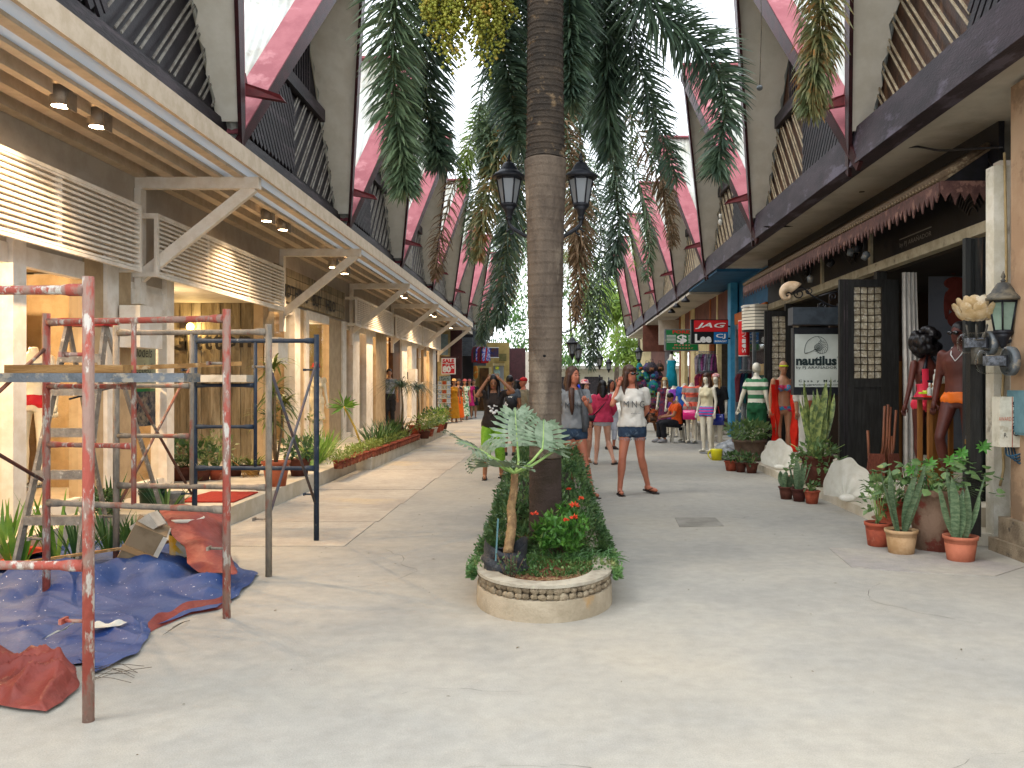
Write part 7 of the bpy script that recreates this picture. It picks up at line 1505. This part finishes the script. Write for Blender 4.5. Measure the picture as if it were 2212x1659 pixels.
def tote(m_, x=.0):
    def f(t, J, hp):
        ob('tote_bag', MB().loft([(x, -.15, .58, .17, .05), (x, -.15, .82, .17, .05)], 14, pw=6).mesh('bag', m_), t); ob('bag_handle', MB().tube([V(x-.07, -.15, .82), V(x-.04, -.15, .98), V(x+.03, -.15, .98), V(x+.07, -.15, .82)], .01, 6).mesh('handle', sred), t)
    return f
vin = lambda n, c: M(n, c, c, rough=.2, spec=.6)
man('white female mannequin in a cream top and rainbow shorts, in the outer pair', 1527, 18.9, 0, -.8, 1.72, SK['wh'], hair='long', hairm=hbr, pose=dict(fringe=1, hl=.2), top=dict(mat=cloth_('cream_top', 'c9bf9f'), sl=0, z0=.96), bottom=dict(mat=rain, l=.3))
man('white mannequin in a black dress and red headscarf with curly hair, holding a blue tote', 1547, 19.2, 0, -.5, 1.72, SK['wh'], hair='long', hairm=hbl, pose=dict(hl=.36, elA=(-.2, -.08, 1.12), haA=(-.1, -.17, 1.0)), top=dict(mat=cloth_('black_dress', '121216'), sl=.9, z0=.75, loose=.1, sw=.07), bottom=dict(mat=MATS['black_dress'], l=.3), extra=lambda t, J, hp: (tote(vin('blue_vinyl', '1a2a86'), .06)(t, J, hp), ob('headscarf', MB().ell(hp(0, .015, .06), .09, .1, .06).mesh('scarf', flor), t)))
man('headless white mannequin in a coral and grey striped tunic holding a pink tote', 1494, 22.0, 0, -.5, 1.72, SK['wh'], head=False, pose=dict(elA=(-.22, -.04, 1.1), haA=(-.1, -.14, 1.0)), top=dict(mat=cst, sl=.6, z0=.78, loose=.12, sw=.07), extra=tote(vin('pink_vinyl', 'd81c78'), .0))
man('headless mannequin in a blue tee behind the coral striped one', 1478, 22.5, 0, -.6, 1.70, SK['wh'], head=False, fem=False, top=dict(mat=cloth_('blue_tee', '1c54a0'), sl=.7, z0=.8, m=.025), bottom=dict(mat=blt, l=1.5))
trq = cloth_('turquoise_dress', '0f8fa8', '0c829a')
t = thing('dress_form', 'white bust on a pole wearing a long turquoise dress, raised above the bag stall', 'dress form', (W(1450, 0, 27).x, 27, 1.3), 0, MG); x, y = t.location.x, 27
part(t, 'bust', MB().loft([(x, y, 2.02, .12, .09), (x, y, 2.2, .15, .1), (x, y, 2.32, .06, .05), (x, y, 2.42, .045, .045)], 14), SK['wh']); mb = MB(); mb.loft([(x, y, 1.42, .21, .15), (x, y, 1.8, .16, .11), (x, y, 1.98, .13, .10), (x, y, 2.2, .155, .11), (x, y, 2.23, .15, .1)], 26); mb.v = [tuple(Vector(v)+V(.015*sin(v[0]*60), .015*sin(v[0]*70), 0)) for v in mb.v]; part(t, 'dress', mb, trq); part(t, 'pole', MB().tube([(x, y, 0), (x, y, 2.0)], .015, 6), galv)
man('white mannequin with a straw hat and dark red patterned dress by the bag stall', 1436, 25.6, .0, -.3, 1.66, SK['wh'], hair='long', hairm=hbl, top=dict(mat=M('crimson_print', '6a1f34', '2c2440', sc=14, rough=.8), sl=.3, z0=.8), bottom=dict(mat=MATS['crimson_print'], skirt=.35, w=.24), extra=hatx(cloth_('straw_hat', 'a88a5c')))
man('headless mannequin in a purple tank top behind the seated man', 1455, 24.6, .0, -.2, 1.62, SK['wh'], head=False, top=dict(mat=cloth_('purple_tank', '7a3a9a'), sl=0, z0=.8), bottom=dict(mat=cloth_('purple_skirt', '4a2468'), skirt=.4, w=.2))
redc = cloth_('orange_red_wrap', 'e0301c', 'd42a18', bump=.3)
def wrapx(t, J, hp):
    for q in (-1, 1):
        mb = MB(); mb.grid([[V(q*(.10+.02*k)+.012*sin(j*1.3+k), -.10+.03*sin(j*.8+k)-.02*k, 1.38-.10*j) for k in range(5)] for j in range(14)]); mb.grid([[V(q*(.10+.13*k/4)+.012*sin(j*1.3+k), -.02+.03*sin(j*.8+k)-.02*k, 1.30-.10*j) for k in range(5)] for j in range(13)]); ob('wrap_panel', mb.mesh('wrap', redc), t)
    ob('goggles', MB().tube([hp(-.07, -.02, .03), hp(-.035, -.09, .03), hp(.035, -.09, .03), hp(.07, -.02, .03)], .014, 6).mesh('goggles', M('lime_goggles', 'b8c820')), t)
man('tan mannequin in a bikini, lime goggles and long orange-red wrap, beside the hanging sign', 1692, 15.6, .12, 0, 1.78, SK['bg'], fem=True, top=dict(mat=M('bikini_print', '2c7a9c', 'b02c50', sc=14, rough=.6, lo=.48, hi=.52), sl=0, z0=1.20, z1=1.29, m=.006), bottom=dict(mat=MATS['bikini_print'], z0=.86, z1=.93, l=.05, m=.006), extra=wrapx)
man('mannequin in white shirt and trousers with a brown satchel under the hanging sign', 1748, 15.0, .12, .1, 1.78, SK['bg'], fem=False, top=dict(mat=cw, sl=1.4, z0=.84, loose=.06, m=.02), bottom=dict(mat=cw, l=1.8, r=.09, r2=.085, n='trousers'), extra=lambda t, J, hp: ob('satchel', MB().loft([(.02, -.16, .86, .12, .04), (.02, -.16, 1.04, .12, .04)], 12, pw=6).mesh('satchel', M('brown_leather', '7a4028', rough=.6)), t))
hot = M('hot_pink_swim', 'e83a50', rough=.5, c2='e03048'); orb_ = M('orange_briefs', 'e07020', rough=.5, c2='d86818')
def swimx(t, J, hp):
    for q in (-1, 1):
        mb = MB(); mb.grid([[V(q*(.095-.02*j/8)+.045*(k-1)*(1 if j < 8 else .4), .142+.0*j-.02*abs(k-1), 1.30-.055*j*1.0) for k in range(3)] for j in range(9)]); ob('swimsuit_panel', mb.mesh('panel', hot), t)
        ob('halter_strap', MB().tube([V(q*.11, .10, 1.22), V(q*.09, .11, 1.32), V(q*.03, .07, 1.45)], [.03, .022, .012], 8).mesh('strap', blackm), t)
    ob('swim_band', MB().tube([V(-.14, .10, 1.16), V(0, .155, 1.15), V(.14, .10, 1.16)], .014, 8).mesh('band', blackm), t)
man('dark brown afro-haired mannequin in a hot pink and black swimsuit, back turned', 2000, 10.75, .33, 3.35, 1.76, SK['dk'], fem=True, hair='afro', hairm=hbk, pose=dict(hyaw=-.5, elB=(.24, .05, 1.12), haB=(.30, .04, .88)), top=dict(mat=hot, sl=0, z0=.93, z1=1.13, m=.004, n='swimsuit'), bottom=dict(mat=hot, z0=.84, z1=.95, l=.04, m=.005, n='swimsuit'), extra=swimx)
def malex(t, J, hp):
    sung(t, J, hp); ob('necklace', MB().tube([V(-.07, .0, 1.44), V(-.05, -.1, 1.36), V(0, -.125, 1.29), V(.05, -.1, 1.36), V(.07, 0, 1.44)], .006, 5).mesh('necklace', swh), t)
man('muscular dark brown male mannequin in sunglasses and orange briefs beside the folding door', 2072, 9.85, .36, -.75, 1.83, SK['dk'], fem=False, hair='short', hairm=hbk, width=1.04, pose=dict(hyaw=-.35, knA=(-.14, -.16, .49), anA=(-.12, .0, .085)), bottom=dict(mat=orb_, z0=.85, z1=.97, l=.10, m=.006, n='briefs'), extra=malex)
man('headless mannequin with a dark cap and red briefs behind the white shop glass', 72, 9.0, .45, .2, 1.62, SK['wh'], fem=False, head=False, bottom=dict(mat=cloth_('red_briefs', 'b01c24'), z0=.86, z1=.98, l=.1, m=.006), top=dict(mat=cloth_('navy_band', '1a1c34'), sl=0, z0=1.12, z1=1.20, m=.012))
man('white mannequin in a pale dress and red hat inside the second glass window', 683, 18.3, .25, .6, 1.66, SK['wh'], hair='short', hairm=hbr, top=dict(mat=cloth_('pale_dress', 'c4b89c'), sl=.3, z0=.8), bottom=dict(mat=MATS['pale_dress'], skirt=.5, w=.2), extra=hatx(sred))
man('mannequin in a patterned shirt and black trousers standing in the shop doorway', 841, 25.6, .2, .3, 1.72, SK['bg'], fem=False, hair='short', hairm=hbk, top=dict(mat=M('patterned_shirt', '8a92a0', '3c4454', sc=14, rough=.8), sl=.6), bottom=dict(mat=blt, l=1.9))
for i, (px, Y, rz, m_, lab, hat_) in enumerate(((1004, 36, .3, M('green_floral', 'c4cfc0', '2c7a50', sc=12, rough=.8, lo=.5, hi=.54), 'mannequin in a green and white floral dress by the maroon wall', 'b05a5c'), (1014, 37, .1, cloth_('magenta_top', 'b01c64'), 'mannequin in a magenta top and pink sun hat by the maroon wall', '9a5a5c'), (1023, 38, .2, cloth_('black_tee', '141418'), 'mannequin in a black tee at the edge of the yellow shop', None), (981, 33.6, .4, cloth_('mustard_dress', 'b8801c', 'a87214'), 'mannequin in a long mustard dress and straw hat beside the postcard rack', 'a08050'), (991, 34.4, .2, cloth_('black_orange_dress', '16141a', 'e0641c', sc=1), 'mannequin in a black top and orange skirt behind the mustard dress', '16141a'))):
    man(lab, px, Y, 0, rz, 1.66, SK['bg'], hair='short', hairm=hbr, top=dict(mat=m_, sl=.4 if i < 3 else 0, z0=.9), bottom=dict(mat=m_ if i != 4 else cloth_('orange_skirt', 'e0641c'), skirt=.15 if i > 2 or i == 0 else .55, w=.24), extra=hatx(cloth_('hat_%d' % i, hat_)) if hat_ else None)
# ================================================================ shop goods
# shop interior behind the dark doors
lin = cloth_('white_linen', 'b5b0a8', 'a7a29a', bump=.3)
t = thing('curtain', 'long white linen curtain hanging just inside the dark shop', 'curtain', (W(1968, 0, 11.6).x, 11.6, .3)); mb = MB(); x0, x1 = W(1948, 0, 11.6).x, W(1990, 0, 11.6).x
mb.grid([[V(x0+(x1-x0)*(i/16)*(.75+.25*(j/8))+.02*(j/8), 11.6+.03*sin(i*1.4)+.01*sin(j), 3.0-2.68*j/8) for i in range(17)] for j in range(9)]); part(t, 'cloth', mb, lin)
wdc = M('warm_wood', '8a5a2c', '754a22', sc=5, rough=.5, stretch=(4, 4, .5)); wdd = M('red_brown_wood', '4a2416', '3c1c10', sc=5, rough=.5)
t = thing('cabinet', 'brown wooden cabinet inside the dark shop behind the bamboo holder', 'cabinet', (W(1860, 0, 12.6).x, 12.8, .3)); a, b = W(1912, 0, 12.6).x, W(1975, 0, 12.6).x; zt_ = W(0, 768, 12.6).z
part(t, 'carcass', MB().box(a, b, 12.7, 13.1, .3, zt_), wdd)
for i in range(3): part(t, 'panel', MB().box(a+.02+i*(b-a)/3, a-.01+(i+1)*(b-a)/3, 12.68, 12.7, .35, zt_-.08), wdc)
YC = 10.25; t = thing('table', 'tall wooden display table crowded with small bottles between the two swimwear mannequins', 'table', (W(2000, 0, YC).x, YC, .3)); a, b = W(1986, 0, YC).x, W(2048, 0, YC).x; zt_ = W(0, 858, YC).z
part(t, 'tabletop', MB().box(a-.02, b+.02, YC-.18, YC+.18, zt_-.03, zt_), wdd)
for x in (a+.04, b-.06): 
    for y in (YC-.14, YC+.14): part(t, 'leg', MB().box(x, x+.05, y-.02, y+.02, .3, zt_-.03), wdc)
part(t, 'panel', MB().box(a+.12, b-.02, YC+.05, YC+.08, .35, zt_-.05), wdc); part(t, 'riser', MB().box(W(2020, 0, YC).x, W(2046, 0, YC).x, YC-.05, YC+.12, zt_, zt_+.16), wdc)
btl = M('clear_bottle', 'a8aaa0', 'c4c0ae', sc=14, rough=.2)
def bott(x, y, z, s, lab):
    t = thing('bottle', lab, 'bottle', (x, y, z), 0, 'small bottles on the display table'); ob('body', MB().lathe([(.022*s, 0), (.024*s, .01*s), (.024*s, .09*s), (.009*s, .11*s)], 12).mesh('body', btl), t); ob('cap', MB().lathe([(.011*s, .11*s), (.011*s, .15*s), (.006*s, .155*s)], 10).mesh('cap', whitepl), t)
for i, px in enumerate((2008, 2016)): bott(W(px, 0, YC-.1).x, YC-.1, zt_, 1.1, 'short bottle with white cap, %s on the lower table top' % ['first', 'second'][i])
for i, px in enumerate((2023, 2028, 2033, 2038, 2043)): bott(W(px, 0, YC).x, YC+.03, zt_+.16, 1.1, 'bottle with white cap on the raised shelf, %s of five' % ['first', 'second', 'third', 'fourth', 'fifth'][i])
for i, (px, c_) in enumerate(((1995, 'e03020'), (1998, 'e85a9a'), (1991, 'a8d020'), (2002, 'e0e060'))): o = MB().box(-.04, .04, -.03, .03, 0, .02).build('soap_bar', M('soap_%d' % i, c_), loc=(W(px, 0, YC).x, YC-.1+.03*i, zt_+.02*i*(i > 1))); tag(o, ['red', 'pink', 'lime green', 'pale yellow'][i]+' soap bar on the display table', 'soap')
t = thing('banner', 'pale tall banner picturing a bare-chested man, hanging inside above the male mannequin', 'banner', (W(2055, 620, 12).x, 12, 1.5)); Yb = 12.2; a, b = W(2006, 0, Yb).x, W(2090, 0, Yb).x; part(t, 'sheet', MB().box(a, b, Yb, Yb+.01, .6, 3.02), M('grey_banner', '5c6068', '52565e', sc=2))
mb = MB(); zc = W(0, 600, Yb).z; 
for (dx, z, rx, rz_) in ((.03, W(0, 570, Yb).z, .09, .15), (.06, W(0, 612, Yb).z, .17, .09), (.06, W(0, 645, Yb).z, .14, .2), (.07, W(0, 690, Yb).z, .13, .12), (-.07, W(0, 660, Yb).z, .04, .2)): mb.ell((W(2055, 0, Yb).x+dx, Yb-.004, z), rx, .003, rz_, 16, 10)
part(t, 'figure_print', mb, M('print_skin', '6a2c24', '542018', sc=5))
t = thing('wall_lettering', 'faint grey Lifestyle lettering on the dark inner wall', 'lettering', W(1980, 622, 14.8)); attach(text('Lifestyle', 1.0, .2, M('dim_letters', '3a3c40'), W(1942, 625, 14.85)), t); attach(text('for the island', .9, .12, MATS['dim_letters'], W(1942, 640, 14.85)), t); part(t, 'backing', MB().box(W(1870, 0, 14.88).x, W(2040, 0, 14.88).x, 14.87, 14.89, 2.3, 3.05), dki)
# bag stall
bagc = [M('bag_%d' % i, a, b, sc=16, rough=.7, lo=.46, hi=.54) for i, (a, b) in enumerate((('1a5a8a', '1c8a6a'), ('4a3428', '2a2420'), ('7a2c3c', '3a2c54'), ('5a4a70', '26305a'), ('8a5a3c', '3c2c24'), ('2c7a8a', '74a03c'), ('242028', '3a343c'), ('c05a2c', '5a2c24')))]
def bagm_(name, label, px, py, Y, s, m_, grp):
    c = W(px, py, Y); t = thing(name, label, 'bag', c, RN.uniform(-.5, .5), grp); mb = MB(); mb.loft([(0, 0, -.16*s, .10*s, .06*s), (0, 0, -.10*s, .16*s, .09*s), (0, 0, .02*s, .15*s, .085*s), (0, 0, .12*s, .09*s, .05*s), (0, 0, .15*s, .03*s, .02*s)], 12); mb.v = [tuple(Vector(v)+.02*s*NZ.noise_vector(Vector(v)*9+V(px, 0, 0))) for v in mb.v]
    ob('body', mb.mesh('body', m_), t); ob('strap', MB().tube([V(-.06*s, 0, .12*s), V(-.03*s, 0, .24*s), V(.03*s, 0, .24*s), V(.06*s, 0, .12*s)], .008, 5).mesh('strap', blackm), t); ob('pocket', MB().loft([(0, -.08*s, -.1*s, .07*s, .03*s), (0, -.08*s, -.0*s, .07*s, .03*s)], 10, pw=4).mesh('pocket', bagc[RN.randrange(8)]), t)
YK = 27.6; t = thing('bag_stand', 'dark hat-and-bag stand on splayed wooden legs, hung all over with bags', 'stand', (W(1402, 0, YK).x, YK, 0)); x = t.location.x
part(t, 'pole', MB().tube([(x, YK, .3), (x, YK, 2.2)], .03, 8), blackm)
for i in range(4): a = pi/4+pi/2*i; part(t, 'leg', MB().tube([(x+.1*cos(a), YK+.1*sin(a), .55), (x+.34*cos(a), YK+.34*sin(a), 0)], .03, 6), wdc)
names = ['blue and green', 'dark brown', 'maroon', 'purple and navy', 'brown', 'teal and lime', 'black', 'orange']; place = ['at the very top', 'under the top row', 'on the upper part', 'at eye height', 'in the middle', 'below the middle', 'low down', 'at the bottom']
k = 0
for r_, py in enumerate((795, 812, 832, 850, 868, 888, 905)):
    for c_ in range(4):
        mi = (k*3+r_) % 8; bagm_('bag', names[mi]+' bag hanging on the bag stand, '+place[r_]+', '+['outer edge', 'toward the woman', 'toward the dresses', 'inner edge'][c_], 1384+13*c_+RN.uniform(-3, 3), py+RN.uniform(-4, 4), YK-.25+.12*(c_ % 2), RN.uniform(.8, 1.15), bagc[mi], 'bags hanging on the stand'); k += 1
# scarves and clothes on rails
def rail_clothes(label, name, px0, px1, py, Y, n, ln, cols, cat, grp, wd=.34):
    t = thing('clothes_rail', 'thin metal rail holding '+label, 'rail', W(px0, py, Y)); part(t, 'rail', MB().tube([W(px0, py, Y), W(px1, py, Y+.1)], .012, 6), galv)
    for i in range(n):
        px = px0+(px1-px0)*(i+.5)/n; c = W(px, py, Y+.05); g = thing(name, cols[i % len(cols)][1]+' '+['at the start', 'second', 'third', 'fourth', 'fifth', 'sixth', 'seventh', 'eighth', 'ninth'][i]+' on '+label, cat, c, RN.uniform(.2, .7), grp); mb = MB(); L_ = ln*RN.uniform(.85, 1.1); w_ = wd*RN.uniform(.85, 1.1)
        mb.grid([[V(w_*(u/8-.5)*(1 if j > 1 else .6+.4*j), .03*sin(u*1.7+j*.4), -.05-.05*abs(u-4)/4*(j < 2)-L_*j/8) for u in range(9)] for j in range(9)]); mb.grid([[V(w_*(u/8-.5)*(1 if j > 1 else .6+.4*j), .05+.03*sin(u*1.7+j*.4+1), -.05-.05*abs(u-4)/4*(j < 2)-L_*j/8) for u in range(9)] for j in range(9)])
        ob('cloth', mb.mesh('cloth', cols[i % len(cols)][0]), g); ob('hanger', MB().tube([V(-.15, .02, -.08), V(0, .02, -.02), V(.15, .02, -.08)], .006, 5).tube([V(0, .02, -.02), V(0, .02, .03)], .004, 5).mesh('hanger', galv), g)
CL = lambda n, a, b=None, s=14: cloth_(n, a, b or a, sc=s)
rail_clothes('the rail under the blue signboard', 'hanging_shirt', 1026, 1052, 746, 40, 8, .72, [(CL('maroon_shirt', '5a1420'), 'maroon shirt'), (CL('dark_shirt', '1c1a24'), 'dark shirt'), (CL('red_shirt', 'a01c24'), 'red shirt'), (CL('blue_white_shirt', '2c3c9a', 'b8bccc'), 'blue and white shirt')], 'shirt', 'shirts hanging on the far rail', .4)
rail_clothes('the rail inside the cream shop', 'hanging_scarf', 1509, 1545, 760, 24.3, 7, .62, [(CL('grey_print', '6a6470', '8c8088'), 'grey patterned scarf'), (CL('slate_print', '4c545c', '747c84'), 'slate scarf'), (CL('violet_print', '6a2c5c', '8c4c7c'), 'violet scarf'), (CL('pale_violet', '9a90a8', '7c7490'), 'pale violet dress')], 'scarf', 'scarves on the upper rail', .26)
rail_clothes('the lower scarf rail inside the cream shop', 'hanging_scarf', 1509, 1543, 802, 24.2, 7, .8, [(CL('crimson_scarf', '8a1c3c', '5a1430'), 'crimson scarf'), (CL('magenta_scarf', 'a0285c', '701c44'), 'magenta scarf'), (CL('orange_scarf', 'b04c24', '8a3420'), 'orange scarf'), (CL('teal_speck', '3c4a54', '8a8a90'), 'speckled scarf')], 'scarf', 'scarves on the lower rail', .26)
rail_clothes('the rail behind the glass beyond the blue column', 'hanging_shirt', 1598, 1640, 800, 21.2, 6, .75, [(CL('dim_red', '6a2c34'), 'dim red shirt'), (CL('dim_navy', '1c2444'), 'navy shirt'), (CL('dim_teal', '1c5a5c'), 'teal shirt')], 'shirt', 'shirts behind the grey-framed glass', .3)
rail_clothes('the rail at the back of the dark shop', 'hanging_shirt', 1755, 1806, 850, 17.8, 5, .9, [(CL('dim_crimson', '7a2430', '9a4a54'), 'crimson garment'), (CL('dim_indigo', '28284c'), 'indigo garment')], 'shirt', 'garments at the back of the dark shop', .35)
rail_clothes('the rail behind the second white window', 'hanging_shirt', 744, 757, 860, 21.4, 4, .9, [(CL('wine_garment', '6a2840'), 'wine-red garment'), (CL('violet_garment', '4a3468'), 'violet garment')], 'shirt', 'garments behind the second white window', .3)
# postcards rack
YR = 33.2; c = W(961, 0, YR); t = thing('postcard_rack', 'white wire rack full of postcards under the SALE sign', 'rack', (c.x, YR, 0)); part(t, 'pole', MB().tube([(c.x, YR, 0), (c.x, YR, 1.5)], .02, 6), galv); part(t, 'base', MB().lathe([(.25, 0), (.25, .03), (.03, .05)], 14, (c.x, YR, 0)), galv)
pc = [M('postcard_%d' % i, a, b, sc=20, rough=.4) for i, (a, b) in enumerate((('8fa8c4', 'd0d4d0'), ('b84c24', '7a3018'), ('5a7ca0', 'c8ccc4'), ('c8c4b4', '6a7a6c')))]
for r_ in range(6):
    for k in range(3): part(t, 'postcard', MB().box(-.075, .075, 0, .006, 0, .15).build('x', None) if 0 else MB().box(c.x-.24+.17*k, c.x-.10+.17*k, YR-.2, YR-.194, .62+.17*r_, .75+.17*r_), pc[(r_*2+k*3) % 4])
part(t, 'hat_tray', MB().box(c.x-.2, c.x+.2, YR-.15, YR+.15, 1.62, 1.8), M('tray_goods', '8f9a98', '3c5a54', sc=18)); mb = MB()
for r_ in range(6): mb.box(c.x-.26, c.x+.26, YR-.19, YR-.17, .60+.17*r_, .62+.17*r_)
part(t, 'wire_shelf', mb, swh, kind='stuff')
# hanging wheel-like ornaments beside the yellow door
for i, (px, col, lab) in enumerate(((1018, '6a9a24', 'lime green surfboard-shaped float hanging by the yellow shop door'), (1027, 'c0782c', 'orange patterned float hanging by the yellow shop door'))):
    cc_ = W(px, 804, 42); o = MB().ell((0, 0, 0), .14, .05, .33, 12, 10).build('float', M('float_%d' % i, col, 'b8b870', sc=6, lo=.55, hi=.6), loc=cc_); tag(o, lab, 'float')
# folded clothes on the shelves inside the white shop
t = thing('shelf', 'shop shelf of folded clothes behind the third white window', 'shelf', (-5.8, 22.3, .2))
for j in range(6): part(t, 'board', MB().box(-6.4, -5.35, 21.5, 25.2, .55+.34*j, .57+.34*j), wdc)
part(t, 'upright', MB().box(-6.42, -6.38, 21.5, 25.2, .2, 2.4), wdc)
fc = [cloth_('folded_%d' % i, c_) for i, c_ in enumerate(('1c5a5c', 'a84c2c', 'c8a03c', '7a2430', '2c3c6a', 'b8a888', '4a7a4c', '8a4a6a'))]
for j in range(6):
    for k in range(6):
        for s_ in range(2): o = MB().box(-5.9, -5.45, 0, .38, 0, .07).build('folded_shirt', fc[(j*5+k*3+s_) % 8], loc=(0, 21.65+.5*k, .575+.34*j+.075*s_)); tag(o, ['teal', 'rust', 'mustard', 'crimson', 'navy', 'beige', 'green', 'plum'][(j*5+k*3+s_) % 8]+' folded garment on the '+['lowest', 'second', 'third', 'fourth', 'fifth', 'top'][j]+' shelf behind the third white window', 'folded garment', 'folded clothes on the shop shelves')
# poster in the window by the plank wall
t = thing('poster', 'white poster reading models needed behind the narrow shop window', 'poster', (-4.98, 10.5, 1.5)); part(t, 'sheet', MB().box(-4.94, -4.935, 10.12, 10.86, 1.50, 2.45), M('poster_pale', 'a8a68a', '9a987c', sc=3)); 
attach(text('Models', .5, .13, dkl, V(-4.93, 10.5, 1.90), face='east', shear=.2), t); attach(text('needed!', .55, .13, dkl, V(-4.93, 10.5, 1.70), face='east', shear=.2), t)
part(t, 'picture', MB().box(-4.934, -4.93, 10.14, 10.84, 1.0, 1.42), M('poster_pic', '1c2434', '8a7a6a', sc=10)); part(t, 'stripe', MB().box(-4.933, -4.929, 10.14, 10.84, 1.42, 1.46), sgr)
# shop goods behind the first window
for i, (x, y, z, s, c_, lab) in enumerate(((-5.9, 8.6, .2, (.5, .5, 1.1), '8a5a2c', 'wooden display plinth behind the first shop window'), (-6.8, 10.2, .2, (.9, .4, 2.2), '5a3c24', 'dark wooden wardrobe at the back of the white shop'), (-7.4, 8.0, .2, (.8, .5, 1.4), '3a2c30', 'dark draped display at the back of the white shop'))):
    t = thing('display', lab, 'display', (x, y, z)); part(t, 'carcass', MB().box(x-s[0]/2, x+s[0]/2, y-s[1]/2, y+s[1]/2, z, z+s[2]), M('disp_%d' % i, c_)); part(t, 'top', MB().box(x-s[0]/2-.02, x+s[0]/2+.02, y-s[1]/2-.02, y+s[1]/2+.02, z+s[2], z+s[2]+.03), wdc)
t = thing('fluorescent_lamp', 'lit fluorescent tube seen through the first shop window', 'lamp', (-6.6, 9.9, 2.2)); part(t, 'tube', MB().tube([W(165, 710, 10.2), W(250, 716, 10.8)], .02, 8), M('tube_glow', (.8, 1, .85), emit=6)); part(t, 'batten', MB().bar(W(165, 706, 10.25), W(250, 712, 10.85), .05, .03), whitepl)
# plastic wrapped bundle and yellow watering can on the ground
plm_ = M('clear_plastic_wrap', 'b8bcc0', '8f9498', sc=14, rough=.15, spec=.8, trans=.3, bump=1.0)
t = thing('plastic_bag', 'crumpled clear plastic bags on the ground by the large clay pot', 'plastic bag', (W(1565, 0, 17.2).x, 17.2, 0)); 
for i, (px, Y, r_) in enumerate(((1562, 17.6, .2), (1580, 17.8, .24), (1572, 17.2, .14))):
    mb = MB(); c = W(px, 0, Y); mb.ell((c.x, c.y, r_*.75), r_, r_, r_*.78, 16, 12); mb.v = [tuple(Vector(v)+.07*NZ.noise_vector(Vector(v)*9)) for v in mb.v]; mb.v = [(v[0], v[1], max(.003, v[2])) for v in mb.v]; part(t, 'bag', mb, plm_)
t = thing('watering_can', 'small bright yellow watering can by the plastic bags', 'watering can', (W(1548, 0, 17.2).x, 17.2, 0)); x = t.location.x; ylw = M('yellow_plastic', 'c9c020', rough=.4); part(t, 'body', MB().lathe([(.1, 0), (.12, .2), (.11, .22)], 14, (x, 17.2, 0)), ylw); part(t, 'spout', MB().tube([(x+.08, 17.2, .06), (x+.28, 17.2, .17)], [.03, .02], 8), ylw); part(t, 'handle', MB().tube([V(x-.11-.06*sin(a), 17.2, .02+.18*a/3.1) for a in [i*.31 for i in range(11)]], .012, 6), ylw)
t = thing('concrete_bench', 'low grey concrete block step under the scarves', 'step', (W(1540, 0, 23.5).x, 23.5, 0)); part(t, 'block', MB().box(W(1505, 0, 23.5).x, W(1560, 0, 23.5).x, 23.3, 24.3, 0, .42), kerbm); part(t, 'slab', MB().box(W(1502, 0, 23.5).x, W(1562, 0, 23.5).x, 23.25, 24.35, .42, .46), kerbm)
for o in bpy.data.objects:
    if o.name.startswith('tmp'): print('left', o.name)
